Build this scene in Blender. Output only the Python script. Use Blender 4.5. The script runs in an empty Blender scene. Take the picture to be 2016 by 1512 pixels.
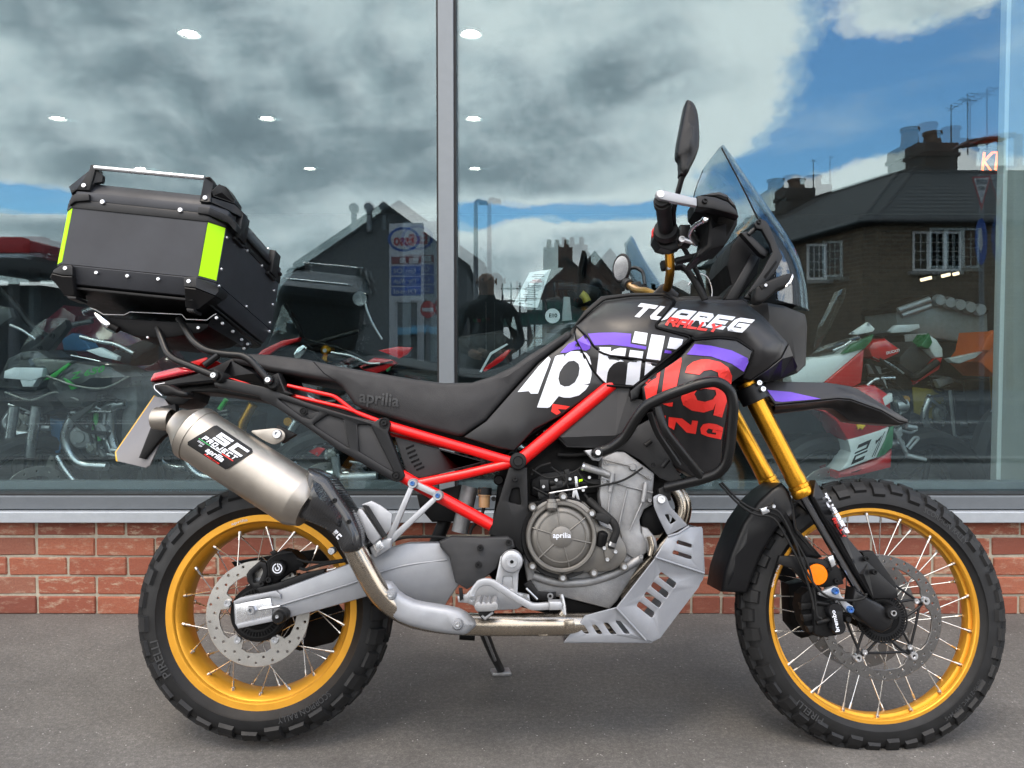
import bpy, bmesh, math, random
import numpy as np
from mathutils import Vector, Matrix, noise
from mathutils.geometry import delaunay_2d_cdt
from mathutils.bvhtree import BVHTree
random.seed(7)
S = bpy.context.scene
R = math.radians
# ------------------------------------------------------------------ camera, world, sun, exposure
F, CX, CY, PITCH, EYE = 1514.0, 1008.0, 756.0, R(2.05), 0.975
cam = bpy.data.cameras.new('camera'); cam_ob = bpy.data.objects.new('camera', cam); S.collection.objects.link(cam_ob)
cam_ob.location = (0, 0, EYE); cam_ob.rotation_euler = (math.pi/2 - PITCH, 0, 0)
cam.sensor_width = 36; cam.lens = 36*F/2016; cam.clip_start = 0.05; cam.clip_end = 3000
S.camera = cam_ob
S.view_settings.view_transform = 'Standard'; S.view_settings.look = 'None'
S.view_settings.exposure = 1.02; S.view_settings.use_white_balance = True; S.view_settings.white_balance_temperature = 7300; S.view_settings.white_balance_tint = 12; S.view_settings.gamma = 1; S.view_settings.use_curve_mapping = False
S.render.engine = 'CYCLES'
S.cycles.use_denoising = True
S.cycles.max_bounces = 14; S.cycles.transparent_max_bounces = 24; S.cycles.glossy_bounces = 6; S.cycles.diffuse_bounces = 3
S.cycles.sample_clamp_indirect = 6; S.cycles.caustics_reflective = False
WALL_Y = 2.88          # face of the brick plinth
GLASS_Y = 2.93         # plane of the shop glazing
SUN_EL, SUN_AZ = R(62), R(205)     # sun high behind the cloud over the houses

def ray(px, py):
    dx, dz = (px-CX)/F, -(py-CY)/F
    c, s = math.cos(PITCH), math.sin(PITCH)
    return Vector((dx, c + dz*s, -s + dz*c))
def W(px, py, y):                       # point of the place at distance y
    d = ray(px, py); return Vector((0, 0, EYE)) + d*(y/d.y)
def M(px, py, yv):                      # a place behind the camera that the glazing mirrors
    p = W(px, py, yv); return Vector((p.x, 2*GLASS_Y - p.y, p.z))

class NT:                                # tiny node-tree writer
    def __init__(s, nt): s.t = nt; s.n = nt.nodes; s.l = nt.links
    def add(s, typ, **kw):
        n = s.n.new(typ)
        for k, v in kw.items(): setattr(n, k, v)
        return n
    def put(s, sock, v):
        if hasattr(v, 'is_output'): s.l.new(v, sock)
        elif v is not None:
            try: sock.default_value = v
            except Exception: sock.default_value = (*v, 1) if len(v) == 3 else v
    def math(s, op, a, b=None, c=None, clamp=False):
        n = s.add('ShaderNodeMath', operation=op, use_clamp=clamp)
        s.put(n.inputs[0], a)
        if b is not None: s.put(n.inputs[1], b)
        if c is not None: s.put(n.inputs[2], c)
        return n.outputs[0]
    def noise(s, vec, scale, detail=4, rough=.5, dist=0, out=0, dim='3D'):
        n = s.add('ShaderNodeTexNoise', noise_dimensions=dim)
        if vec is not None: s.put(n.inputs['Vector'], vec)
        s.put(n.inputs['Scale'], scale); s.put(n.inputs['Detail'], detail); s.put(n.inputs['Roughness'], rough); s.put(n.inputs['Distortion'], dist)
        return n.outputs[out]
    def mix(s, f, a, b, typ='RGBA', blend='MIX'):
        n = s.add('ShaderNodeMix', data_type=typ, blend_type=blend) if typ == 'RGBA' else s.add('ShaderNodeMix', data_type=typ)
        i = {'RGBA': (0, 6, 7, 2), 'FLOAT': (0, 2, 3, 0), 'VECTOR': (0, 4, 5, 1)}[typ]
        for k, v in zip(i[:3], (f, a, b)):
            if typ == 'RGBA' and k != 0 and not hasattr(v, 'is_output') and len(v) == 3: v = (*v, 1)
            s.put(n.inputs[k], v)
        return n.outputs[i[3]]
    def ramp(s, f, stops):
        n = s.add('ShaderNodeValToRGB'); e = n.color_ramp.elements
        while len(e) < len(stops): e.new(.5)
        for k, (p, c) in enumerate(stops): e[k].position = p; e[k].color = (c, c, c, 1) if isinstance(c, (int, float)) else (*c, 1)
        s.put(n.inputs[0], f); return n.outputs[0]
    def map(s, f, a, b, c=0, d=1, clamp=True):
        n = s.add('ShaderNodeMapRange', clamp=clamp)
        for k, v in enumerate((f, a, b, c, d)): s.put(n.inputs[k], v)
        return n.outputs[0]
    def smooth(s, f, a, b):
        n = s.add('ShaderNodeMapRange', interpolation_type='SMOOTHSTEP')
        for k, v in enumerate((f, a, b, 0, 1)): s.put(n.inputs[k], v)
        return n.outputs[0]

# the sky: Nishita blue with broken cumulus
world = bpy.data.worlds.new('World'); S.world = world; world.use_nodes = True
w = NT(world.node_tree); w.n.clear()
sky = w.add('ShaderNodeTexSky', sky_type='NISHITA'); sky.sun_disc = False
sky.sun_elevation = SUN_EL; sky.sun_rotation = SUN_AZ; sky.air_density = 1.15; sky.dust_density = .15; sky.ozone_density = 3.0
tc = w.add('ShaderNodeTexCoord'); sep = w.add('ShaderNodeSeparateXYZ'); w.put(sep.inputs[0], tc.outputs['Generated'])
dx, dy, dz = sep.outputs
AZ = w.math('ARCTAN2', dx, w.math('MULTIPLY', dy, -1)); EL = w.math('ARCSINE', dz)
def blob(px, py, rx, ry, gain):          # a cloud bank (or a clear gap) centred on one direction of the sky
    d = ray(px, py); d = Vector((d.x, -d.y, d.z)).normalized()
    a0, e0 = math.atan2(d.x, -d.y), math.asin(d.z)
    u = w.math('DIVIDE', w.math('SUBTRACT', AZ, a0), rx/F); v = w.math('DIVIDE', w.math('SUBTRACT', EL, e0), ry/F)
    q = w.math('ADD', w.math('MULTIPLY', u, u), w.math('MULTIPLY', v, v))
    return w.math('MULTIPLY', w.math('EXPONENT', w.math('MULTIPLY', q, -1)), gain)
def total(items):
    t = items[0]
    for i in items[1:]: t = w.math('ADD', t, i)
    return t
flat = w.add('ShaderNodeVectorMath', operation='MULTIPLY'); w.put(flat.inputs[0], tc.outputs['Generated']); flat.inputs[1].default_value = (1, 1, 1.45)
warp = w.noise(flat.outputs[0], 4.0, 4, .5, out=1)
vw = w.add('ShaderNodeVectorMath', operation='MULTIPLY_ADD'); w.put(vw.inputs[0], warp); vw.inputs[1].default_value = (.06, .06, .06); w.put(vw.inputs[2], flat.outputs[0])
def field(v, det, ro=.60):                       # rolling cumulus: fractal noise with rounded cells at its edges
    n = w.noise(v, 3.1, det, ro); m = w.noise(v, 11.0, det-2, ro)
    puff = w.math('ABSOLUTE', w.math('SUBTRACT', m, .5))
    return w.math('ADD', w.math('MULTIPLY', w.math('SUBTRACT', n, .5), 1.35), w.math('MULTIPLY', w.math('SUBTRACT', .10, puff), .75))
up = w.add('ShaderNodeVectorMath', operation='ADD'); w.put(up.inputs[0], vw.outputs[0]); up.inputs[1].default_value = (.018, 0, .06)
fA = field(vw.outputs[0], 11, .62); fS = field(vw.outputs[0], 8, .56); fB = field(up.outputs[0], 8, .56)
n2 = w.noise(vw.outputs[0], 2.1, 5, .55)
cover = w.math('ADD', .545, total([fA, w.math('MULTIPLY', w.math('EXPONENT', w.math('MULTIPLY', w.math('MULTIPLY', EL, EL), -70)), .42), w.math('MULTIPLY', total([
    blob(420, 170, 900, 260, .62), blob(1190, 190, 330, 170, .42), blob(1400, 170, 130, 100, .26), blob(1735, 350, 170, 55, .46), blob(1600, 410, 150, 60, .3), blob(60, 442, 160, 30, .34),
    blob(1130, 530, 360, 80, .36), blob(1700, 40, 210, 50, .26), blob(1660, 165, 90, 40, .14), blob(1800, 190, 280, 115, -.46), blob(1570, 305, 130, 45, -.3), blob(1650, 120, 120, 70, -.3), blob(1400, 330, 120, 40, -.22),
    blob(760, 20, 260, 130, .35), blob(1180, 418, 300, 30, -.80), blob(935, 440, 60, 40, -.5), blob(1480, 360, 120, 40, -.35), blob(40, 392, 180, 26, -.85), blob(1570, 50, 110, 70, -.36)]), .9)]))
wv = w.add('ShaderNodeVectorMath', operation='MULTIPLY'); w.put(wv.inputs[0], vw.outputs[0]); wv.inputs[1].default_value = (1.5, 1.5, 4.0)
wisp = w.math('MULTIPLY', w.smooth(w.noise(wv.outputs[0], 3.4, 9, .66), .50, .82), .42)
cloud = w.math('MAXIMUM', w.smooth(cover, .50, .63), wisp)
thick = w.smooth(cover, .56, 1.05)
relief = w.map(w.math('SUBTRACT', fS, fB), -.15, .15, -.5, .5)
grey = total([w.math('MULTIPLY', thick, .55), blob(1160, 150, 150, 60, .36), blob(560, 330, 330, 55, .30), blob(170, 120, 260, 110, .16), blob(1010, 60, 170, 70, -.4), blob(860, 190, 200, 55, -.22), blob(1430, 150, 140, 140, -.75),
              blob(1735, 350, 190, 70, -.5), blob(1130, 520, 360, 90, -.35)])
lit = w.math('SUBTRACT', w.math('ADD', w.math('ADD', w.math('MULTIPLY', relief, .60), w.math('MULTIPLY', w.math('SUBTRACT', fA, fS), .9)), w.math('ADD', .95, w.math('MULTIPLY', w.math('SUBTRACT', n2, .5), 1.0))), w.math('MULTIPLY', grey, .72))
ccol = w.ramp(lit, [(0, (.235, .28, .315)), (.35, (.39, .445, .485)), (.7, (.79, .83, .87)), (1, (1.09, 1.09, 1.10))])
bg1 = w.add('ShaderNodeBackground'); w.put(bg1.inputs[0], w.mix(1.0, sky.outputs[0], (.95, 1.36, 1.58), blend='MULTIPLY')); bg1.inputs[1].default_value = .15
bg2 = w.add('ShaderNodeBackground'); w.put(bg2.inputs[0], ccol); bg2.inputs[1].default_value = 1.85
mx = w.add('ShaderNodeMixShader'); w.put(mx.inputs[0], w.math('MULTIPLY', cloud, .97)); w.put(mx.inputs[1], bg1.outputs[0]); w.put(mx.inputs[2], bg2.outputs[0])
wo = w.add('ShaderNodeOutputWorld'); w.put(wo.inputs[0], mx.outputs[0])
world.cycles.sampling_method = 'MANUAL'; world.cycles.sample_map_resolution = 512

sun = bpy.data.lights.new('sun', 'SUN'); sun.energy = 0.9; sun.angle = R(22); sun.color = (1, .90, .77)
sun_ob = bpy.data.objects.new('sun', sun); S.collection.objects.link(sun_ob)
# Nishita: rotation 0 puts the sun at +Y, turning clockwise seen from above
sd = Vector((math.sin(SUN_AZ)*math.cos(SUN_EL), math.cos(SUN_AZ)*math.cos(SUN_EL), math.sin(SUN_EL)))
sun_ob.rotation_euler = sd.to_track_quat('Z', 'Y').to_euler(); sun_ob.location = sd*50

# ------------------------------------------------------------------ materials
def lin(h):
    h = h.lstrip('#'); v = [int(h[i:i+2], 16)/255 for i in (0, 2, 4)]
    return tuple(x/12.92 if x <= .04045 else ((x+.055)/1.055)**2.4 for x in v)
def mat(name, col, rough=.5, metal=0, grain=0, gscale=900, spec=.5, coat=0, vary=0, vscale=6, rvar=.08, emit=None, estr=0):
    m = bpy.data.materials.new(name); m.use_nodes = True; k = NT(m.node_tree)
    b = k.n['Principled BSDF']; col = lin(col) if isinstance(col, str) else col
    t = k.add('ShaderNodeTexCoord').outputs['Object']
    v = k.noise(t, vscale*6, 5, .6)
    k.put(b.inputs['Base Color'], k.mix(k.map(v, .3, .7, 0, 1), tuple(c*(1-vary) for c in col), tuple(min(1, c*(1+vary)) for c in col)) if vary else (*col, 1))
    k.put(b.inputs['Roughness'], k.map(k.noise(t, vscale*3+4, 6, .65), .3, .7, max(.02, rough-rvar), rough+rvar) if rvar else rough)
    b.inputs['Metallic'].default_value = metal; b.inputs['Specular IOR Level'].default_value = spec
    b.inputs['Coat Weight'].default_value = coat; b.inputs['Coat Roughness'].default_value = .08
    if grain:
        bp = k.add('ShaderNodeBump'); bp.inputs['Strength'].default_value = grain; bp.inputs['Distance'].default_value = .0006
        k.put(bp.inputs['Height'], k.noise(t, gscale, 3, .6)); k.put(b.inputs['Normal'], bp.outputs[0])
    if emit: b.inputs['Emission Color'].default_value = (*emit, 1); b.inputs['Emission Strength'].default_value = estr
    return m
def dots(name, col, rough, pitch=.0042, depth=.5):            # moulded plastic with a fine diamond grid
    m = mat(name, col, rough); k = NT(m.node_tree); b = k.n['Principled BSDF']
    t = k.add('ShaderNodeTexCoord').outputs['Object']; s = k.add('ShaderNodeSeparateXYZ'); k.put(s.inputs[0], t)
    a = k.math('SINE', k.math('MULTIPLY', k.math('ADD', s.outputs[0], s.outputs[2]), 6.283/pitch*.8)); c = k.math('SINE', k.math('MULTIPLY', k.math('SUBTRACT', s.outputs[0], s.outputs[2]), 6.283/pitch*.8))
    bp = k.add('ShaderNodeBump'); bp.inputs['Strength'].default_value = depth; bp.inputs['Distance'].default_value = .0008
    k.put(bp.inputs['Height'], k.math('MULTIPLY', a, c)); k.put(b.inputs['Normal'], bp.outputs[0])
    return m
def carbon(name):
    m = mat(name, (.012, .012, .014), .32, coat=.6); k = NT(m.node_tree); b = k.n['Principled BSDF']
    t = k.add('ShaderNodeTexCoord').outputs['Object']; s = k.add('ShaderNodeSeparateXYZ'); k.put(s.inputs[0], t)
    a = k.math('SINE', k.math('MULTIPLY', k.math('ADD', k.math('MULTIPLY', s.outputs[0], .5), s.outputs[2]), 6.283/.0036))
    c = k.math('SINE', k.math('MULTIPLY', k.math('SUBTRACT', s.outputs[0], k.math('MULTIPLY', s.outputs[2], .5)), 6.283/.007))
    f = k.math('MULTIPLY', k.math('GREATER_THAN', a, 0), k.math('GREATER_THAN', c, -.6))
    k.put(b.inputs['Base Color'], k.mix(f, (.007, .007, .008), (.026, .027, .03))); k.put(b.inputs['Roughness'], k.map(f, 0, 1, .42, .25))
    return m
def brushed(name, col, rough, axis=(1, 60, 60)):
    m = mat(name, col, rough, 1.0); k = NT(m.node_tree); b = k.n['Principled BSDF']
    t = k.add('ShaderNodeTexCoord').outputs['Object']; v = k.add('ShaderNodeVectorMath', operation='MULTIPLY'); k.put(v.inputs[0], t); v.inputs[1].default_value = axis
    n = k.noise(v.outputs[0], 30, 5, .7)
    k.put(b.inputs['Roughness'], k.map(n, .3, .7, rough-.1, rough+.12))
    k.put(b.inputs['Base Color'], k.mix(k.map(k.noise(t, 14, 4, .6), .3, .7), tuple(c*.86 for c in col), tuple(min(1, c*1.08) for c in col)))
    return m
def glass(name, tint, refl, rtint=(1, 1, 1), rough=0):
    m = bpy.data.materials.new(name); m.use_nodes = True; k = NT(m.node_tree); k.n.clear()
    tr = k.add('ShaderNodeBsdfTransparent'); tr.inputs[0].default_value = (*tint, 1)
    gl = k.add('ShaderNodeBsdfGlossy'); gl.inputs['Color'].default_value = (*rtint, 1); gl.inputs['Roughness'].default_value = rough
    lw = k.add('ShaderNodeLayerWeight'); lw.inputs[0].default_value = .5
    p = k.math('POWER', lw.outputs['Facing'], 5.0)
    f = k.math('ADD', refl, k.math('MULTIPLY', p, 1-refl))
    x = k.add('ShaderNodeMixShader'); k.put(x.inputs[0], f); k.put(x.inputs[1], tr.outputs[0]); k.put(x.inputs[2], gl.outputs[0])
    o = k.add('ShaderNodeOutputMaterial'); k.put(o.inputs[0], x.outputs[0]); return m

class K: pass
K.black = mat('black plastic', (.0065, .0066, .0072), .46, spec=.26, grain=.25, vary=.1)
K.satin = mat('satin black paint', (.0065, .0067, .0078), .38, spec=.34, grain=.08, gscale=1600, vary=.08, rvar=.05)
K.tank = mat('matt graphite paint', (.0165, .016, .0172), .36, spec=.45, grain=.06, gscale=1800, vary=.06, rvar=.05)
K.tube = mat('powder coated black steel', (.005, .0052, .0058), .34, spec=.36, grain=.3, gscale=700)
K.seat = mat('seat vinyl', (.025, .0245, .026), .62, spec=.38, grain=.8, gscale=520, vary=.08)
K.rubber = mat('rubber', (.010, .0102, .0105), .66, spec=.3, grain=.5, gscale=300, vary=.25, vscale=5)
K.tyre = mat('tyre rubber', (.0092, .0094, .010), .58, spec=.36, grain=.35, gscale=420, vary=.3, vscale=4)
K.tyretext = mat('raised tyre lettering', (.030, .031, .033), .55)
K.tex = dots('dotted black plastic', (.0175, .0178, .0195), .48)
K.dark = mat('unpainted black casting', (.003, .003, .0034), .55, spec=.15, grain=.3)
K.gold = mat('gold anodised rim', (.86, .40, .045), .36, .6, grain=.15, gscale=1500, vary=.05, spec=.5)
K.fork = brushed('gold anodised fork', (.74, .335, .035), .30, (60, 60, 1))
K.red = mat('red frame paint', (.80, .006, .006), .34, coat=.25, vary=.03)
K.alloy = mat('silver painted alloy', (.40, .41, .43), .38, .55, grain=.2, gscale=1400, vary=.05)
K.arm = mat('silver grey swingarm paint', (.31, .322, .345), .42, .35, grain=.25, gscale=1600, vary=.05)
K.skid = mat('silver powder coat', (.295, .308, .335), .46, .35, grain=.5, gscale=1300, vary=.04)
K.case = mat('cast aluminium', (.31, .312, .318), .48, .6, grain=1.2, gscale=420, vary=.16)
K.bronze = mat('bronze grey engine paint', (.172, .163, .150), .42, .6, grain=.3, gscale=900, vary=.08)
K.bright = mat('machined alloy', (.72, .73, .75), .28, .9, vary=.08)
K.steel = mat('zinc steel', (.55, .56, .58), .3, .95, vary=.15)
K.chrome = mat('chrome', (.7, .71, .73), .08, 1, rvar=.03)
K.spoke = mat('stainless spokes', (.62, .60, .57), .25, 1)
K.ti = brushed('brushed titanium', (.40, .365, .325), .42, (18, 60, 60))
K.pipe = brushed('heat tinted steel', (.42, .365, .30), .24, (4, 60, 60))
K.disc = brushed('brake disc steel', (.56, .54, .51), .34, (20, 20, 20))
K.discdark = brushed('dark brake disc', (.24, .235, .23), .32, (20, 20, 20))
K.carbon = carbon('carbon fibre')
K.white = mat('white vinyl', (.76, .79, .86), .42, rvar=.03)
K.redv = mat('red vinyl', (.86, .036, .028), .42, rvar=.03)
K.purple = mat('purple vinyl', (.14, .055, .52), .42, rvar=.03)
K.grey = mat('grey rubber lettering', (.036, .037, .039), .5)
K.hivis = mat('fluorescent yellow vinyl', (.46, .95, .0), .45, rvar=.02, spec=.3)
K.case_skin = mat('black anodised sheet', (.026, .028, .034), .48, .25, grain=.15, gscale=900, vary=.25, vscale=1.2)
K.trim = mat('moulded corner plastic', (.0075, .0077, .0088), .40, spec=.34, grain=.3)
K.orange = mat('orange reflector', (.95, .20, .003), .22, coat=.6, grain=.9, gscale=300, emit=(1, .15, 0), estr=0)
K.blue = mat('blue anodised bolt', (.10, .26, .62), .25, .8)
K.redlens = mat('red lens', (.42, .012, .02), .12, coat=1)
K.redlens2 = mat('red lamp strip', (.85, .05, .08), .2, coat=.6)
K.amber = mat('brake fluid bottle', (.32, .19, .09), .18, coat=.6)
K.smoke = glass('smoked screen', (.72, .78, .82), .045, (.9, .95, 1))
K.platew = mat('number plate back', (.17, .165, .172), .4)
K.platey = mat('yellow plate face', (.75, .42, .02), .4)
K.green = mat('green stripe', (.02, .36, .10), .4)

# ------------------------------------------------------------------ mesh helpers
def link(name, me, m, par=None, loc=None):
    o = bpy.data.objects.new(name, me); S.collection.objects.link(o)
    if m is not None and me is not None and len(me.materials) == 0: me.materials.append(m)
    if par is not None: o.parent = par
    if loc is not None: o.location = loc
    return o
def mesh(vs, fs, name='mesh', smooth=True, sharp=35):
    me = bpy.data.meshes.new(name); me.from_pydata([tuple(v) for v in vs], [], fs); me.update()
    b = bmesh.new(); b.from_mesh(me); bmesh.ops.recalc_face_normals(b, faces=b.faces); b.to_mesh(me); b.free()
    if smooth:
        me.polygons.foreach_set('use_smooth', [True]*len(me.polygons)); me.set_sharp_from_angle(angle=R(sharp))
    return me
def empty(name, par=None, loc=(0, 0, 0), rot=(0, 0, 0)):
    o = bpy.data.objects.new(name, None); S.collection.objects.link(o); o.empty_display_size = .1
    o.location = loc; o.rotation_euler = rot
    if par: o.parent = par
    return o
def tag(o, label, cat, group=None):
    o['label'] = label; o['category'] = cat
    if group: o['group'] = group
    return o
def struct(o): o['kind'] = 'structure'; return o
def stuff(o): o['kind'] = 'stuff'; return o

class Frame:                             # a local frame whose x runs along the picture, y away from it, z up
    def __init__(s, mx): s.m = mx; s.i = mx.inverted(); s.o = s.i @ Vector((0, 0, EYE)); s.q = s.i.to_3x3()
    def dir(s, px, py): return s.q @ ray(px, py)
    def P(s, px, py, y):
        d = s.dir(px, py); return s.o + d*((y - s.o.y)/d.y)
class MirrorFrame(Frame):                # the same for things the glazing mirrors
    def __init__(s, mx): super().__init__(mx); s.o = s.i @ Vector((0, 2*GLASS_Y, EYE))
    def dir(s, px, py): d = ray(px, py); return s.q @ Vector((d.x, -d.y, d.z))

def fillet(pts, cr, closed=True, seg=4):
    out = []; n = len(pts)
    for i in range(n):
        p = Vector(pts[i])
        if not closed and i in (0, n-1): out.append(p); continue
        a, b = Vector(pts[i-1]), Vector(pts[(i+1) % n])
        la, lb = (a-p).length, (b-p).length
        if la < 1e-9 or lb < 1e-9: out.append(p); continue
        d = min(cr, la*.45, lb*.45); s, e = p+(a-p)*(d/la), p+(b-p)*(d/lb)
        for k in range(seg+1):
            t = k/seg; out.append(s*(1-t)**2 + p*2*t*(1-t) + e*t*t)
    return out
def catmull(pts, n=4, closed=True):
    pts = [Vector(p) for p in pts]; N = len(pts); out = []
    for i in range(N if closed else N-1):
        g = (lambda k: pts[k % N]) if closed else (lambda k: pts[max(0, min(N-1, k))])
        a, b, c, d = g(i-1), g(i), g(i+1), g(i+2)
        for k in range(n):
            t = k/n; out.append(.5*((2*b)+(c-a)*t+(2*a-5*b+4*c-d)*t*t+(3*b-a-3*c+d)*t**3))
    if not closed: out.append(pts[-1])
    return out
def area2(p): return sum(p[i-1][0]*p[i][1]-p[i][0]*p[i-1][1] for i in range(len(p)))
def inset(loop, d):                      # loop of (x,z), positive area side inwards
    n = len(loop); sgn = 1 if area2(loop) > 0 else -1; out = []
    for i in range(n):
        a, p, b = Vector(loop[i-1]), Vector(loop[i]), Vector(loop[(i+1) % n])
        u, v = (p-a), (b-p)
        if u.length < 1e-9: u = v
        if v.length < 1e-9: v = u
        u, v = u.normalized(), v.normalized(); n1, n2 = Vector((-u.y, u.x))*sgn, Vector((-v.y, v.x))*sgn
        m = n1+n2
        if m.length < .2: out.append(tuple(p+n1*d)); continue
        m.normalize(); k = min(1.7, 1/max(.3, m.dot(n1))); out.append(tuple(p+m*d*k))
    return out
def inside(pt, loops):
    c = False
    for lp in loops:
        j = len(lp)-1
        for i in range(len(lp)):
            if (lp[i][1] > pt[1]) != (lp[j][1] > pt[1]) and pt[0] < (lp[j][0]-lp[i][0])*(pt[1]-lp[i][1])/(lp[j][1]-lp[i][1])+lp[i][0]: c = not c
            j = i
    return c
def tri(loops, extra=()):                # triangulate loops (even-odd) with extra points; returns verts, faces, map of input index -> vert
    vs, es = [], []
    for lp in loops:
        s = len(vs); vs += [Vector((p[0], p[1])) for p in lp]; es += [(s+i, s+(i+1) % len(lp)) for i in range(len(lp))]
    n0 = len(vs); vs += [Vector((p[0], p[1])) for p in extra]
    ov, oe, of, orv, ore, orf = delaunay_2d_cdt(vs, es, [], 0, 1e-7)
    fs = []
    for f in of:
        c = sum((ov[i] for i in f), Vector((0, 0)))/len(f)
        if inside(c, loops): fs.append(list(f))
    return ov, fs, orv
def edge_dist(p, loops):
    best = 9
    for lp in loops:
        for i in range(len(lp)):
            a, b = Vector(lp[i-1][:2]), Vector(lp[i][:2]); ab = b-a; L = ab.length_squared
            t = max(0, min(1, (Vector(p)-a).dot(ab)/L)) if L else 0
            best = min(best, (Vector(p)-a-ab*t).length)
    return best
def plate(loops, t=.01, r=.002, inner=(), bulge=0, bw=.03, gs=0, sharp=32, rings=2):
    """loops: [outline, hole, ...] of (x, y, z) local; a solid that faces -y with a rounded rim of radius r and depth t behind its face"""
    V, Fc = [], []; flat = [[(p[0], p[2]) for p in lp] for lp in loops]
    ctrl = [(p[0], p[2], p[1]) for lp in loops for p in lp]+[(p[0], p[2], p[1]) for p in inner]
    if gs:                               # thin-plate surface through the rim and the inner heights
        q = []
        for c_ in ctrl:
            if all((c_[0]-k[0])**2+(c_[1]-k[1])**2 > 4e-5 for k in q): q.append(c_)
        q = np.array(q); n_ = len(q); d2 = ((q[:, None, :2]-q[None, :, :2])**2).sum(-1); A = np.zeros((n_+3, n_+3))
        A[:n_, :n_] = .5*d2*np.log(d2+1e-12)+np.eye(n_)*1e-5; A[:n_, n_] = A[n_, :n_] = 1; A[:n_, n_+1:] = q[:, :2]; A[n_+1:, :n_] = q[:, :2].T
        wt = np.linalg.solve(A, np.concatenate([q[:, 2], [0, 0, 0]]))
    def idw(x, z):
        if not gs: return min(ctrl, key=lambda c: (c[0]-x)**2+(c[1]-z)**2)[2]
        d2 = (q[:, 0]-x)**2+(q[:, 1]-z)**2
        return float((wt[:n_]*.5*d2*np.log(d2+1e-12)).sum()+wt[n_]+wt[n_+1]*x+wt[n_+2]*z)
    front = []
    for li, lp in enumerate(loops):
        f2 = flat[li]; n = len(lp); rows = [[(f2[i][0], lp[i][1]+t, f2[i][1]) for i in range(n)]]
        if r > 0:
            for k in range(rings+1):
                a = k/rings*math.pi/2; off = inset(f2, (1 if li == 0 else -1)*r*(1-math.cos(a)))
                rows.append([(off[i][0], lp[i][1]+r*(1-math.sin(a)), off[i][1]) for i in range(n)])
        else: rows.append([(f2[i][0], lp[i][1], f2[i][1]) for i in range(n)])
        base = len(V)
        for rw in rows: V += rw
        for k in range(len(rows)-1):
            for i in range(n):
                j = (i+1) % n; Fc.append([base+k*n+i, base+k*n+j, base+(k+1)*n+j, base+(k+1)*n+i])
        front.append((base+(len(rows)-1)*n, [(p[0], p[2], p[1]) for p in rows[-1]], base))
    fl = [[(p[0], p[1]) for p in f[1]] for f in front]
    ex = [(p[0], p[2], p[1]) for p in inner]
    if gs:
        xs = [p[0] for p in fl[0]]; zs = [p[1] for p in fl[0]]; row = 0; z = min(zs)+gs*.5
        while z < max(zs):
            x = min(xs)+gs*(.5+.5*(row % 2))
            while x < max(xs):
                if inside((x, z), fl) and edge_dist((x, z), fl) > gs*.55: ex.append((x, z, idw(x, z)))
                x += gs
            z += gs*.87; row += 1
    ov, fs, orv = tri(fl, ex)
    src = [y for f in front for (_, _, y) in f[1]]+[e[2] for e in ex]; idx = [base0+i for (base0, lst, _) in front for i in range(len(lst))]
    remap = {}
    for k, v in enumerate(ov):
        o = orv[k][0] if orv[k] else None
        if o is not None and o < len(idx): remap[k] = idx[o]
        else:
            y = src[o] if o is not None else idw(v.x, v.y)
            if bulge:
                d = min(1, edge_dist((v.x, v.y), fl)/bw); y -= bulge*(1-(1-d)**2)
            remap[k] = len(V); V.append((v.x, y, v.y))
    Fc += [[remap[i] for i in f] for f in fs]
    # back
    bl = [[(p[0], p[2]) for p in lp] for lp in loops]; ov, fs, orv = tri(bl)
    idb = [front[li][2]+i for li, lp in enumerate(loops) for i in range(len(lp))]
    rb = {k: (idb[orv[k][0]] if orv[k] else None) for k in range(len(ov))}
    for f in fs:
        if all(rb[i] is not None for i in f): Fc.append([rb[i] for i in f][::-1])
    Fc = [f for f in Fc if len(set(f)) == len(f)]
    return mesh(V, Fc, sharp=sharp)
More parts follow.
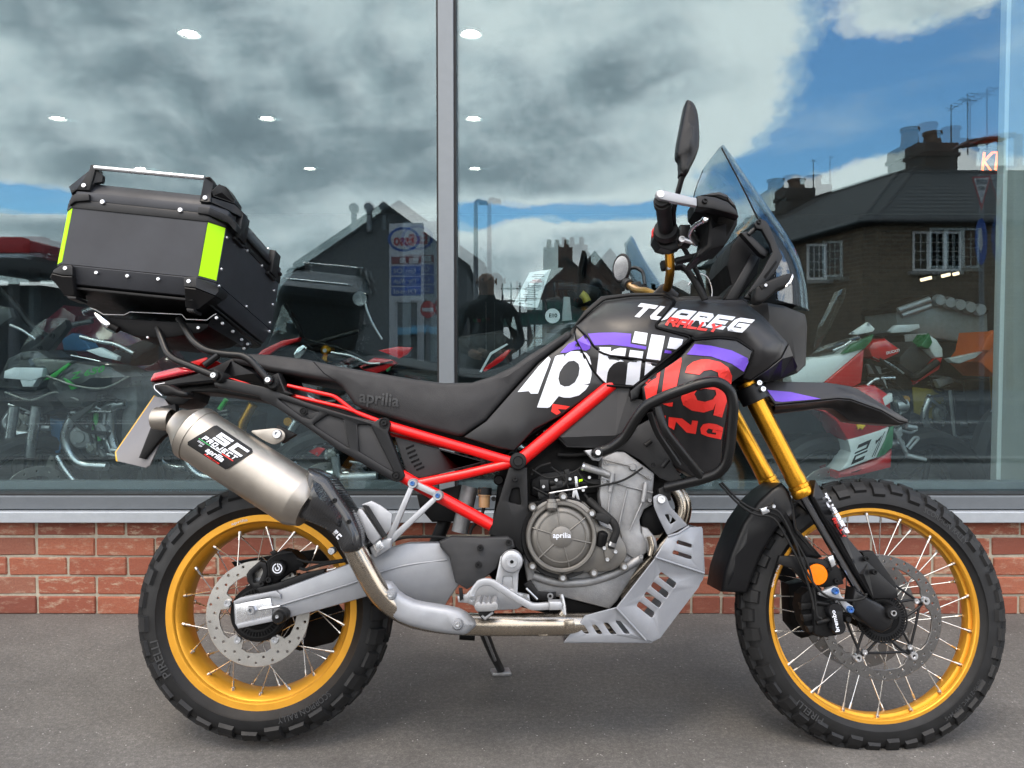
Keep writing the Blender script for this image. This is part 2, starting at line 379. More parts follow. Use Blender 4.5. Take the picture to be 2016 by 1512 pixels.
class Builder:
    """builds parts of one thing in its local frame from measured outlines"""
    def __init__(s, fr, root): s.f = fr; s.root = root; s.cache = {}
    def pts(s, L, y): return [s.f.P(p[0], p[1], p[2] if len(p) > 2 else y) for p in L]
    def pn(s, name, m, L, y, t=.01, r=.002, par=None, holes=(), inner=(), sm=0, cr=0, **kw):
        o3 = s.pts(L, y)
        if cr: o3 = fillet(o3, cr/800)
        if sm: o3 = catmull(o3, sm)
        hs = [fillet(s.pts(h, y), .004, seg=2) for h in holes]
        me = plate([o3]+hs, t, r, s.pts(inner, y), **kw)
        return link(name, me, m, par or s.root)
    def tube(s, name, m, L, r, y=0, par=None, cr=.03, seg=12, closed=False, sm=0):
        return link(name, tube_mesh(s.path(L, y, cr, sm), r, seg), m, par or s.root)
    def path(s, L, y, cr=.03, sm=0):
        p = s.pts(L, y)
        if sm: return catmull(p, sm, False)
        return fillet(p, cr, False, 5) if cr and len(p) > 2 else p
    def lathe(s, name, m, px, py, prof, y=0, seg=32, par=None):       # axis along local y through the point; prof [(radius, y)]
        c = s.f.P(px, py, y); return link(name, lathe_y(prof, seg), m, par or s.root, (c.x, 0, c.z))
    def bolt(s, px, py, y, r=.006, m=None, par=None, name='bolt', h=None):
        m = m or K.steel; h = h or r*.9; key = (round(r, 5), m.name, round(h, 5))
        if key not in s.cache:
            me = lathe_y([(0, -h*.35), (r*.45, -h*.35), (r*.5, -h), (r*.86, -h), (r, -h*.75), (r, .004)], 14); me.materials.append(m); s.cache[key] = me
        c = s.f.P(px, py, y); return link(name, s.cache[key], m, par or s.root, c)
    def decal(s, name, m, loops, on, par=None, lift=.0007, step=14, y=None):
        """vinyl of the given outline laid onto the parts in `on`"""
        dl = []
        for lp in loops:
            out = []
            for i in range(len(lp)):
                a, b = Vector(lp[i-1][:2]), Vector(lp[i][:2]); n = max(1, int((b-a).length/step))
                out += [a+(b-a)*(k/n) for k in range(1, n+1)]
            dl.append(out)
        xs = [p.x for p in dl[0]]; ys = [p.y for p in dl[0]]; ex = []; g = min(ys)+step/2
        while g < max(ys):
            h = min(xs)+step/2
            while h < max(xs):
                if inside((h, g), dl) and edge_dist((h, g), dl) > step*.4: ex.append((h, g))
                h += step
            g += step
        ov, fs, _ = tri(dl, ex)
        return s.drape(name, m, [(v.x, v.y) for v in ov], fs, on, par, lift, y)
    def drape(s, name, m, pv, fs, on, par=None, lift=.0007, y=None):
        if on and len(pv) < 4000:          # short edges, so that the vinyl follows the panel
            b = bmesh.new(); vv = [b.verts.new((p[0], p[1], 0)) for p in pv]
            for f in fs:
                try: b.faces.new([vv[i] for i in f])
                except ValueError: pass
            bmesh.ops.triangulate(b, faces=b.faces)
            for _ in range(4):
                e = [e for e in b.edges if e.calc_length() > 9]
                if not e: break
                bmesh.ops.subdivide_edges(b, edges=e, cuts=1); bmesh.ops.triangulate(b, faces=[f for f in b.faces if len(f.verts) > 3])
            b.verts.index_update(); pv = [(v.co.x, v.co.y) for v in b.verts]; fs = [[v.index for v in f.verts] for f in b.faces]; b.free()
        trees = [tree_of(o) for o in on]; V = []; last = None
        def hit(px, py):
            d = s.f.dir(px, py).normalized(); best = None
            for t in trees:
                h = t.ray_cast(s.f.o, d)
                if h[0] is not None and (best is None or h[3] < best[2]): best = (h[0], h[1], h[3])
            if best:
                n = best[1] if best[1].dot(d) < 0 else -best[1]
                return best[0]-d*lift*1.6+n*lift
        cx = sum(p[0] for p in pv)/len(pv); cy = sum(p[1] for p in pv)/len(pv)
        for px, py in pv:
            h = hit(px, py)
            if h is None and y is not None: h = s.f.P(px, py, y)
            for k in range(1, 9):
                if h is not None: break
                q = hit(px+(cx-px)*k*.03, py+(cy-py)*k*.03)
                if q is not None: h = s.f.P(px, py, q.y)
            V.append(h if h is not None else s.f.P(px, py, -.2))
        return link(name, mesh(V, fs, smooth=False), m, par or s.root)
    def text(s, name, m, txt, bl, br, tl, on, par=None, bold=0, lift=.0007, y=None, space=1.0):
        """flat lettering: bottom-left, bottom-right and top-left corners of the word in the picture"""
        pv, fs = text_flat(txt, bold, space)
        bl, br, tl = Vector(bl), Vector(br), Vector(tl)
        q = [bl+(br-bl)*u+(tl-bl)*v for u, v in pv]
        return s.drape(name, m, [(p.x, p.y) for p in q], fs, on, par, lift, y)
    def strokes(s, name, m, txt, bl, br, tl, on, w=.26, par=None, lift=.0007, y=None, gap=.28, shear=0):
        pv, fs = stroke_flat(txt, w, gap); bl, br, tl = Vector(bl), Vector(br), Vector(tl)
        q = [bl+(br-bl)*(u)+(tl-bl)*v for u, v in pv]
        return s.drape(name, m, [(p.x, p.y) for p in q], fs, on, par, lift, y)
_trees = {}
def tree_of(o):
    if o.name not in _trees: _trees[o.name] = BVHTree.FromPolygons([o.matrix_basis @ v.co for v in o.data.vertices], [list(p.vertices) for p in o.data.polygons])
    return _trees[o.name]
_txt = {}
def text_flat(txt, bold=0, space=1.0):
    key = (txt, bold, space)
    if key not in _txt:
        cu = bpy.data.curves.new('t', 'FONT'); cu.body = txt; cu.offset = bold; cu.space_character = space; cu.resolution_u = 3
        ob = bpy.data.objects.new('t', cu); S.collection.objects.link(ob); dg = bpy.context.evaluated_depsgraph_get()
        me = ob.evaluated_get(dg).to_mesh(); vs = [v.co.copy() for v in me.vertices]; fs = [list(p.vertices) for p in me.polygons]
        ob.evaluated_get(dg).to_mesh_clear(); bpy.data.objects.remove(ob); bpy.data.curves.remove(cu)
        x0, x1 = min(v.x for v in vs), max(v.x for v in vs); y0, y1 = min(v.y for v in vs), max(v.y for v in vs)
        _txt[key] = ([((v.x-x0)/(x1-x0), (v.y-y0)/(y1-y0)) for v in vs], fs)
    return _txt[key]
GLYPH = {'T': [[(0, 1), (1, 1)], [(.5, 1), (.5, 0)]], 'U': [[(0, 1), (0, .15), (.15, 0), (.85, 0), (1, .15), (1, 1)]], 'A': [[(0, 0), (0, .85), (.15, 1), (1, 1), (1, 0)], [(0, .42), (1, .42)]],
         'R': [[(0, 0), (0, 1), (.85, 1), (1, .85), (1, .5), (.3, .5)], [(.55, .5), (1, 0)]], 'E': [[(1, 1), (0, 1), (0, 0), (1, 0)], [(0, .5), (.8, .5)]], 'G': [[(1, 1), (.15, 1), (0, .85), (0, .15), (.15, 0), (1, 0), (1, .5), (.5, .5)]],
         'L': [[(0, 1), (0, 0), (1, 0)]], 'Y': [[(0, 1), (.5, .5), (1, 1)], [(.5, .5), (.5, 0)]], 'S': [[(1, 1), (0, 1), (0, .5), (1, .5), (1, 0), (0, 0)]], 'C': [[(1, 1), (0, 1), (0, 0), (1, 0)]],
         'I': [[(.5, 0), (.5, 1)]], 'N': [[(0, 0), (0, 1), (1, 0), (1, 1)]], 'K': [[(0, 0), (0, 1)], [(1, 1), (.1, .5), (1, 0)]], 'M': [[(0, 0), (0, 1), (.5, .4), (1, 1), (1, 0)]], 'P': [[(0, 0), (0, 1), (1, 1), (1, .45), (0, .45)]],
         'O': [[(0, 0), (0, 1), (1, 1), (1, 0), (0, 0)]], 'J': [[(1, 1), (1, 0), (0, 0), (0, .3)]], '2': [[(0, 1), (1, 1), (1, .5), (0, .5), (0, 0), (1, 0)]], '1': [[(.2, .8), (.5, 1), (.5, 0)]]}
def stroke_flat(txt, w=.26, gap=.28):
    V, Fc, x0 = [], [], 0.0
    for ch in txt:
        wd = .34 if ch == 'I' else .95
        for st in GLYPH.get(ch, []):
            p = [Vector((x0+w/2+(u if ch != 'I' else .17)*(wd-w if ch != 'I' else 1)-(0 if ch != 'I' else w/2), w/2+v*(1-w))) for u, v in st]
            L, Rr = [], []
            for i in range(len(p)):
                d1 = (p[i]-p[i-1]).normalized() if i else (p[1]-p[0]).normalized(); d2 = (p[i+1]-p[i]).normalized() if i < len(p)-1 else d1
                n1, n2 = Vector((-d1.y, d1.x)), Vector((-d2.y, d2.x)); mm = n1+n2; mm = mm.normalized() if mm.length > .1 else n1
                k = min(1.5, 1/max(.4, mm.dot(n1))); e = Vector((0, 0))
                if i == 0: e = -d1*w/2
                if i == len(p)-1: e = d1*w/2
                L.append(p[i]+mm*k*w/2+e); Rr.append(p[i]-mm*k*w/2+e)
            b = len(V); V += L+Rr; n = len(p)
            Fc += [[b+i, b+i+1, b+n+i+1, b+n+i] for i in range(n-1)]
        x0 += wd+gap
    X = x0-gap
    return [(v.x/X, v.y) for v in V], Fc

def tube_mesh(path, r, seg=12, caps=True):
    path = [Vector(p) for p in path]; n = len(path); rr = r if isinstance(r, (list, tuple)) else [r]*n
    if len(rr) != n: rr = [rr[0]+(rr[-1]-rr[0])*i/(n-1) for i in range(n)]
    T = [((path[min(i+1, n-1)]-path[max(i-1, 0)])).normalized() for i in range(n)]
    u = T[0].orthogonal().normalized(); V, Fc = [], []
    for i in range(n):
        u = (u-T[i]*u.dot(T[i])).normalized(); v = T[i].cross(u)
        V += [path[i]+(u*math.cos(2*math.pi*k/seg)+v*math.sin(2*math.pi*k/seg))*rr[i] for k in range(seg)]
    for i in range(n-1):
        for k in range(seg): Fc.append([i*seg+k, i*seg+(k+1) % seg, (i+1)*seg+(k+1) % seg, (i+1)*seg+k])
    if caps: Fc += [list(range(seg))[::-1], [(n-1)*seg+k for k in range(seg)]]
    return mesh(V, Fc, sharp=50)
def lathe_y(prof, seg=32, sharp=35):
    V, Fc = [], []
    for r, y in prof:
        V += [(r*math.cos(2*math.pi*k/seg), y, r*math.sin(2*math.pi*k/seg)) for k in range(seg)] if r > 1e-6 else [(0, y, 0)]
    o = 0
    for i in range(len(prof)-1):
        a, b = prof[i][0] > 1e-6, prof[i+1][0] > 1e-6; na = seg if a else 1
        for k in range(seg):
            k2 = (k+1) % seg
            if a and b: Fc.append([o+k, o+k2, o+na+k2, o+na+k])
            elif a: Fc.append([o+k, o+k2, o+na])
            elif b: Fc.append([o, o+na+k2, o+na+k])
        o += na
    return mesh(V, Fc, sharp=sharp)
def lathe_ax(p0, p1, prof, seg=32, sharp=35, flat=1.0):   # prof [(t metres along p0->p1, radius)]
    p0, p1 = Vector(p0), Vector(p1); z = (p1-p0).normalized(); me = lathe_y([(r, t) for t, r in prof], seg, sharp)
    u = Vector((0, 1, 0)); u = (u-z*u.dot(z)).normalized() if abs(z.y) < .99 else z.orthogonal().normalized(); v = z.cross(u)
    me.transform(Matrix((( v.x, z.x, u.x*flat, p0.x), (v.y, z.y, u.y*flat, p0.y), (v.z, z.z, u.z*flat, p0.z), (0, 0, 0, 1))))
    return me
def box(x0, x1, y0, y1, z0, z1, bev=0):
    b = bmesh.new(); bmesh.ops.create_cube(b, size=1)
    for v in b.verts: v.co = Vector(((x0+x1)/2+v.co.x*(x1-x0), (y0+y1)/2+v.co.y*(y1-y0), (z0+z1)/2+v.co.z*(z1-z0)))
    if bev: bmesh.ops.bevel(b, geom=list(b.edges), offset=bev, segments=2, affect='EDGES', profile=.5)
    me = bpy.data.meshes.new('box'); b.to_mesh(me); b.free()
    return me
def circle(cx, cz, r, n=40, y=0, a0=0): return [Vector((cx+r*math.cos(a0+2*math.pi*k/n), y, cz+r*math.sin(a0+2*math.pi*k/n))) for k in range(n)]
def circ_px(cx, cy, rx, ry=None, n=24): ry = ry or rx; return [(cx+rx*math.cos(2*math.pi*k/n), cy+ry*math.sin(2*math.pi*k/n)) for k in range(n)]
def join(meshes):
    b = bmesh.new()
    for m in meshes: b.from_mesh(m)
    me = bpy.data.meshes.new('joined'); b.to_mesh(me); b.free(); return me
# ------------------------------------------------------------------ setting: forecourt, plinth, shop front, showroom
def asphalt():
    m = mat('asphalt', (.1, .1, .1), .85); k = NT(m.node_tree); b = k.n['Principled BSDF']
    t = k.add('ShaderNodeTexCoord').outputs['Object']
    a = k.math('ADD', k.math('MULTIPLY', k.noise(t, 75, 5, .8), .55), k.math('MULTIPLY', k.noise(t, 230, 3, .8), .45)); big = k.noise(t, 1.3, 6, .6); mid = k.noise(t, 9, 5, .6)
    base = k.ramp(a, [(0, (.030, .028, .027)), (.38, (.080, .075, .070)), (.52, (.125, .118, .110)), (.64, (.215, .203, .188)), (1, (.44, .42, .39))])
    sh = k.math('ADD', k.map(big, .3, .7, .74, 1.18), k.map(mid, .3, .7, -.12, .12))
    v = k.add('ShaderNodeVectorMath', operation='SCALE'); k.put(v.inputs[0], base); k.put(v.inputs['Scale'], sh)
    vo = k.add('ShaderNodeTexVoronoi'); k.put(vo.inputs['Vector'], t); vo.inputs['Scale'].default_value = 70
    fl = k.math('MULTIPLY', k.math('LESS_THAN', vo.outputs['Distance'], .14), k.math('GREATER_THAN', k.noise(t, 45, 1), .60))
    k.put(b.inputs['Base Color'], k.mix(fl, v.outputs[0], (.42, .41, .39)))
    bp = k.add('ShaderNodeBump'); bp.inputs['Strength'].default_value = .9; bp.inputs['Distance'].default_value = .003
    k.put(bp.inputs['Height'], k.noise(t, 130, 6, .7)); k.put(b.inputs['Normal'], bp.outputs[0])
    k.put(b.inputs['Roughness'], k.map(mid, .3, .7, .72, .92)); return m
K.asphalt = asphalt()
g = link('ground', mesh([(-900, -900, 0), (900, -900, 0), (900, 900, 0), (-900, 900, 0)], [(0, 1, 2, 3)]), K.asphalt); struct(g)

K.road = mat('dark road surface', (.030, .0295, .029), .8, grain=1, gscale=130, vary=.25, vscale=1.5)
K.kerb = mat('concrete kerb', (.20, .195, .185), .85, vary=.15, grain=.5, gscale=90); K.paint = mat('worn white road paint', (.55, .55, .52), .7, vary=.2, vscale=20)
struct(link('road', box(-120, 120, -9.6, -1.3, -.02, .004), K.road)); struct(link('kerb', box(-120, 120, -1.3, -1.16, -.02, .045, .01), K.kerb)); struct(link('kerb', box(-120, 120, -9.75, -9.6, -.02, .11, .01), K.kerb))
K.flags = mat('far pavement', (.075, .073, .07), .85, vary=.2, vscale=1); struct(link('pavement', box(-120, 120, -14, -9.75, -.02, .10), K.flags))
for i in range(-8, 9): struct(link('road_marking', box(i*6-1, i*6+1, -5.5, -5.4, .002, .008), K.paint))
def brickmat():
    m = mat('red facing brick', (.4, .12, .07), .85); k = NT(m.node_tree); b = k.n['Principled BSDF']
    t = k.add('ShaderNodeTexCoord').outputs['Object']; rnd = k.add('ShaderNodeObjectInfo').outputs['Random']
    base = k.ramp(rnd, [(0, (.19, .055, .036)), (.3, (.32, .092, .052)), (.6, (.39, .125, .07)), (.85, (.27, .10, .065)), (1, (.42, .20, .125))])
    off = k.add('ShaderNodeVectorMath', operation='ADD'); k.put(off.inputs[0], t); cb = k.add('ShaderNodeCombineXYZ'); k.put(cb.inputs[0], k.math('MULTIPLY', rnd, 97)); k.put(cb.inputs[2], k.math('MULTIPLY', rnd, 41)); k.put(off.inputs[1], cb.outputs[0])
    st = k.add('ShaderNodeVectorMath', operation='MULTIPLY'); k.put(st.inputs[0], off.outputs[0]); st.inputs[1].default_value = (1, 1, 2.6)
    drag = k.noise(st.outputs[0], 16, 6, .7); fine = k.noise(off.outputs[0], 160, 4, .7)
    c1 = k.mix(k.map(fine, .35, .7, 0, .55), base, (.16, .05, .035))
    smear = k.math('MULTIPLY', k.smooth(drag, .50, .66), k.map(k.math('FRACT', k.math('MULTIPLY', rnd, 7.3)), .1, 1, .08, 1))
    k.put(b.inputs['Base Color'], k.mix(smear, c1, (.47, .36, .26)))
    bp = k.add('ShaderNodeBump'); bp.inputs['Strength'].default_value = .8; bp.inputs['Distance'].default_value = .003
    k.put(bp.inputs['Height'], k.math('ADD', k.math('MULTIPLY', drag, .8), k.math('MULTIPLY', fine, .5))); k.put(b.inputs['Normal'], bp.outputs[0]); return m
K.brick = brickmat()
K.mortar = mat('lime mortar', (.38, .345, .275), .9, grain=1, gscale=220, vary=.2, vscale=8)
SILL_Z = .357
plinth = link('brick_wall', box(-3.3, 3.3, WALL_Y+.006, WALL_Y+.25, -.05, SILL_Z-.004), K.mortar)
tag(plinth, 'low red brick wall with pale mortar joints under the shop window', 'wall')
def brick_mesh(L, H):
    b = bmesh.new(); b.from_mesh(box(-L/2, L/2, 0, .05, -H/2, H/2))
    bmesh.ops.bevel(b, geom=[e for e in b.edges if min(v.co.y for v in e.verts) < .01], offset=.004, segments=1, affect='EDGES')
    for v in b.verts:
        v.co += Vector((random.uniform(-1, 1), random.uniform(-1, 1), random.uniform(-1, 1)))*.0011
    me = bpy.data.meshes.new('brick'); b.to_mesh(me); b.free(); me.materials.append(K.brick); return me
full = [brick_mesh(.2165, .0665) for _ in range(4)]; half = [brick_mesh(.1045, .0665) for _ in range(3)]
fullt = [brick_mesh(.2165, .0515) for _ in range(3)]; halft = [brick_mesh(.1045, .0515) for _ in range(2)]
for c in range(5):
    z = .0335+c*.0745; x = -3.28 + (.1125 if c % 2 else 0) + .02
    top = c == 4
    if top: z = SILL_Z-.004-.027
    while x < 3.15:
        hd = random.random() < .12; L = .1045 if hd else .2165
        o = link('brick', random.choice((halft if hd else fullt) if top else (half if hd else full)), K.brick, plinth, (x+L/2, WALL_Y+random.uniform(-.002, .003), z+random.uniform(-.0012, .0012)))
        o.rotation_euler = (random.uniform(-.012, .012), random.uniform(-.006, .006), random.uniform(-.012, .012)); x += L+.0085+random.uniform(-.001, .002)

K.alu = mat('grey powder coated aluminium', (.20, .222, .24), .42, .15, grain=.1, gscale=1200, vary=.03)
K.alu2 = mat('pale anodised sill', (.40, .435, .47), .40, .2, vary=.05)
K.alud = mat('mid grey frame rail', (.135, .152, .168), .42, .15, vary=.04)
K.gasket = mat('window gasket', (.012, .012, .013), .6)
wf = tag(empty('shop_window', None, (0, GLASS_Y, 0)), 'tall grey framed shop window reflecting cloudy sky and houses', 'window')
def wpart(name, m, x0, x1, y0, y1, z0, z1, bev=.002): return link(name, box(x0, x1, y0-GLASS_Y, y1-GLASS_Y, z0, z1, bev), m, wf)
zs0, zs1, zs2 = SILL_Z, .398, .452
wpart('window_sill', K.alu2, -3.3, 3.3, 2.835, 3.0, zs0, zs1, .003)
wpart('frame_rail', K.alud, -3.3, 3.3, 2.862, 2.99, zs1+.004, zs2, .003)
wpart('gasket', K.gasket, -3.3, 3.3, 2.880, 2.99, zs2, zs2+.006, 0)
wpart('frame_bead', K.alu, -3.3, 3.3, 2.978, 3.03, zs2+.006, .488, .002)
ZT = 4.3
MX0, MX1 = W(863.5, 500, 2.86).x, W(893.5, 500, 2.86).x
wpart('mullion', K.alu, MX0, MX1, 2.86, 2.995, zs2+.001, ZT)
for gx in (MX0-.004, MX1+.004): wpart('gasket', K.gasket, gx-.004, gx+.004, 2.875, 2.985, zs2+.007, ZT, 0)
wpart('mullion', K.alu, 2.16, 2.22, 2.86, 2.995, zs2+.001, ZT); wpart('mullion', K.alu, -2.52, -2.46, 2.86, 2.995, zs2+.001, ZT)
wpart('frame_rail', K.alud, -3.3, 3.3, 2.862, 2.99, ZT+.001, ZT+.1)
K.glass = glass('shop glass', (.915, .955, .955), .058, (.80, .95, 1.04))
for (x0, x1, name) in ((-2.46, MX0-.008, 'glass_pane'), (MX1+.008, 2.16, 'glass_pane'), (2.22, 3.3, 'glass_pane'), (-3.3, -2.52, 'glass_pane')):
    for k, (dy, an) in enumerate(((0, .30), (.026, -.30))):
        xm = (x0+x1)/2; p = link(name, box(x0-xm, x1-xm, -.003, .003, zs2+.008, ZT), K.glass, wf, (xm, dy, 0)); p.rotation_euler = (R(.05 if k else -.05), 0, R(an))

K.shopwall = mat('dark showroom wall', (.075, .085, .095), .7, vary=.1)
K.shopfloor = mat('grey showroom floor tile', (.105, .11, .112), .35, vary=.12, vscale=1)
K.ceiling = mat('showroom ceiling tile', (.20, .22, .24), .8)
K.plaster = mat('pale plaster', (.27, .285, .27), .7, vary=.06, vscale=3, grain=.3, gscale=60)
K.cladding = mat('grey fascia cladding', (.12, .13, .14), .5)
fl = link('showroom_floor', box(-6.5, 6.5, 3.13, 9.4, -.02, .03), K.shopfloor); struct(fl)
ce = link('showroom_ceiling', box(-6.5, 6.5, 3.72, 9.4, 2.70, 2.76), K.ceiling); struct(ce)
K.ctile = mat('ceiling tile seams', (.22, .24, .26), .85)
bw = link('showroom_wall', box(-6.5, 6.5, 9.4, 9.6, -.02, 5.6), K.shopwall); struct(bw)
for nm, a, b in (('showroom_side_wall', -6.7, -6.5), ('showroom_side_wall', 6.5, 6.7)):
    o = link(nm, box(a, b, 2.9, 9.6, -.02, 5.6), K.shopwall); struct(o)
o = link('shop_roof', box(-6.9, 6.9, 2.75, 9.8, 5.6, 5.8), K.cladding); struct(o)
o = link('shop_fascia', box(-6.7, 6.7, 2.87, 3.06, ZT+.1, 5.6), K.cladding); tag(o, 'grey cladding fascia above the shop window', 'fascia')
for a, b in ((-6.7, -3.3), (3.3, 6.7)):
    o = link('shop_pier', box(a, b, 2.86, 3.12, 0, ZT+.1), K.cladding); struct(o)
# pale pillar just behind the right-hand glass
px0 = W(1975, 500, 3.10).x
pil = empty('pillar', None, (px0, 3.1, 0)); tag(pil, 'pale plastered pillar inside the glass at the right edge', 'pillar')
link('plaster_face', box(0, .5, 0, .05, .03, 2.70, .004), K.plaster, pil)
link('corner_bead', box(-.014, .004, -.012, .03, .03, 2.70, .003), mat('corner bead', (.6, .64, .63), .5), pil)
# ceiling downlights that show through the glass
K.lamp = mat('lit downlight', (.8, .8, .8), .4, emit=(1, .97, .92), estr=30); K.lamprim = mat('white lamp rim', (.75, .75, .75), .4)
dl = []
for (r0, xs) in ((4.16, (-.22-1.5, -.22)), (5.62, (-3.28, -1.77, -.28)), (7.1, (-3.4, -1.85, -.34))):
    for i, x in enumerate(xs): dl.append((x, r0))
rim = lathe_y([(0, .004), (.038, .004), (.058, -.006), (.064, .0), (.064, .02), (0, .02)], 24); lens = lathe_y([(0, -.001), (.036, -.001), (.036, .006), (0, .006)], 24)
rows = {4.16: 'row nearest the glass', 5.62: 'second row from the glass', 7.1: 'third row from the glass', 8.5: 'row at the back of the showroom'}
for x, y in dl:
    e = empty('ceiling_light', None, (x, y, 2.694)); e.rotation_euler = (R(90), 0, 0)
    xs = sorted(q[0] for q in dl if q[1] == y); k = xs.index(x); pos = ('left' if k == 0 else 'right') if len(xs) == 2 else ('left', 'middle', 'right')[k]
    tag(e, f'round lit ceiling light, {pos} one of the {rows[y]}', 'ceiling light', 'round lights in the showroom ceiling')
    link('lamp_rim', rim, K.lamprim, e); link('lamp_lens', lens, K.lamp, e)
K.strip = mat('lit strip lamp', (.9, .8, .7), .4, emit=(1, .78, .55), estr=1.4)
for (px, py, lab) in ((1823, 549, 'short warm strip light over the silver luggage box, left one'), (1862, 542, 'short warm strip light over the silver luggage box, middle one'), (1882, 539, 'short warm strip light over the silver luggage box, right one')):
    p = W(px, py, 8.6); e = empty('strip_light', None, p); L = {1823: .055, 1862: .04, 1882: .025}[px]
    link('lamp_tube', box(-L, L, -.03, .03, -.018, .018, .008), K.strip, e); link('lamp_housing', box(-L-.01, L+.01, -.03, .03, .019, .05), K.dark, e); e.rotation_euler = (0, R(-14), 0)
    tag(e, lab, 'strip light', 'strip lights at the back')
# ------------------------------------------------------------------ the adventure motorcycle
LEAN, BY = R(9), 1.91
bm_ = Matrix.Translation((0, BY, 0)) @ Matrix.Rotation(-LEAN, 4, 'X')
BF = Frame(bm_)
bike = tag(empty('adventure_motorcycle', None, (0, BY, 0), (-LEAN, 0, 0)), 'black adventure motorcycle with gold rims, red frame and black top box', 'motorcycle')
B = Builder(BF, bike); pn, tube, bolt, lathe = B.pn, B.tube, B.bolt, B.lathe

# ---- wheels
def tyre_mesh(Ro, wd, n, shoulder, hh):
    """carcass plus moulded tread blocks; Ro outer radius over the blocks, wd section width"""
    Rb = Ro-hh; Ri = shoulder['rim']
    prof = [(Ri-.006, wd*.30), (Ri+.004, wd*.37), (Ri+.022, wd*.46), (Rb-.052, wd*.5), (Rb-.034, wd*.485), (Rb-.018, wd*.42), (Rb-.006, wd*.27), (Rb, 0)]
    prof = [(r, -y) for r, y in prof]+[(r, y) for r, y in prof[::-1][1:]]
    base = lathe_y(prof, 96, sharp=50)
    def at(s):                            # s: -1..1 across the tread -> radius, y of the carcass
        a = abs(s); y = wd*(.5*a if a < .93 else .465+(a-.93)*.12/.07*.1)
        pts = [(0, Rb), (.27, Rb-.006), (.42, Rb-.018), (.485, Rb-.034), (.5, Rb-.052)]; u = a*.5
        for (u0, r0), (u1, r1) in zip(pts, pts[1:]):
            if u <= u1: return r0+(r1-r0)*(u-u0)/(u1-u0), math.copysign(u*wd, s)
        return Rb-.052, math.copysign(.5*wd, s)
    V, Fc = [], []
    def block(th, s0, s1, d0, d1, h):
        b = len(V); ss = [s0+(s1-s0)*k/3 for k in range(4)]
        for k, s in enumerate(ss):
            f = k/3; dth = d0+(d1-d0)*f; r, y = at(s); edge = .86
            nx = 1-.75*max(0, (abs(s)-.5)*2)
            for (q, hgt) in ((-1, 0), (-edge, 1), (edge, 1), (1, 0)):
                hh2 = h*hgt if k not in (0, 3) or hgt == 0 else h*.93; rr = r-.003+(hh2+.003*hgt)*max(.55, nx); yy = y+math.copysign((1-nx)*hh2*.8, s)
                a = th+q*dth; V.append((rr*math.cos(a), yy, rr*math.sin(a)))
        for k in range(3):
            for q in range(3): Fc.append([b+k*4+q, b+k*4+q+1, b+k*4+q+5, b+k*4+q+4])
        Fc.append([b, b+1, b+2, b+3]); Fc.append([b+12, b+13, b+14, b+15])
    step = 2*math.pi/n
    for i in range(n):
        th = i*step
        for sg in (-1, 1):
            o = 0 if sg < 0 else step*.5
            big = (i % 2 == 0)
            block(th+o, sg*.58, sg*(.96 if big else .88), step*.37, step*.35, hh)
            block(th+o+step*.42, sg*.20, sg*.54, step*.36, step*.40, hh)
        block(th+step*.2, -.15, .15, step*.38, step*.38, hh)
    tm = mesh(V, Fc, smooth=False)
    return join([base, tm])
def rim_mesh(ro, hw, ri):
    p = [(ro-.010, hw-.004), (ro, hw-.001), (ro+.001, hw+.001), (ro-.001, hw+.003), (ro-.021, hw+.003), (ro-.024, hw), (ro-.026, hw-.006), (ri+.010, hw-.014), (ri+.002, hw*.45), (ri, hw*.25), (ri, 0)]
    p = [(r, -y) for r, y in p]+[(r, y) for r, y in p[::-1][1:]]
    return lathe_y(p, 96, sharp=28)
def wheel(cx, cz, name, ro, hw, ri, Ro, wd, nblk, hub_r, hub_w, nsp, hh, hubm):
    w_ = empty(name, bike, (cx, 0, cz))
    rm = rim_mesh(ro, hw, ri); link('rim', rm, K.gold, w_)
    t = tyre_mesh(Ro, wd, nblk, {'rim': ro-.012}, hh); link('tyre', t, K.tyre, w_)
    hp = [(0, -hub_w-.012), (.018, -hub_w-.012), (.018, -hub_w-.002), (hub_r*.9, -hub_w), (hub_r, -hub_w+.003), (hub_r, -hub_w+.010), (hub_r*.62, -hub_w*.5), (hub_r*.62, hub_w*.5), (hub_r, hub_w-.01), (hub_r, hub_w-.003), (hub_r*.9, hub_w), (.018, hub_w), (.018, hub_w+.012), (0, hub_w+.012)]
    link('hub', lathe_y(hp, 40), hubm, w_)
    sm = {}
    for k in range(nsp):
        side = -1 if k % 2 == 0 else 1; tw = (1 if (k//2) % 2 == 0 else -1)*1.05
        key = (side, tw > 0)
        if key not in sm:
            a = Vector((hub_r*.95*math.sin(tw), side*(hub_w-.006), hub_r*.95*math.cos(tw))); e = Vector((0, side*hw*.62, ri+.004)); d = (e-a).normalized()
            sm[key] = join([tube_mesh([a, e], .0014, 6), tube_mesh([e-d*.018, e-d*.001], .0028, 6), tube_mesh([e-d*.003, e+d*.004], .0052, 8)]); sm[key].materials.append(K.spoke)
            sm[key].polygons.foreach_set('use_smooth', [True]*len(sm[key].polygons))
        o = link('spoke', sm[key], K.spoke, w_); o.rotation_euler = (0, 2*math.pi*(k+.25*(k % 2))/nsp, 0)
    return w_
rc = BF.P(514.5, 1203.5, -.055); fc = BF.P(1720.5, 1209.5, -.03)
RW = wheel(rc.x, rc.z, 'rear_wheel', .2445, .054, .200, .3245, .148, 31, .072, .058, 36, .014, K.dark)
FW = wheel(fc.x, fc.z, 'front_wheel', .2800, .029, .247, .3445, .096, 42, .046, .045, 36, .0125, K.dark)
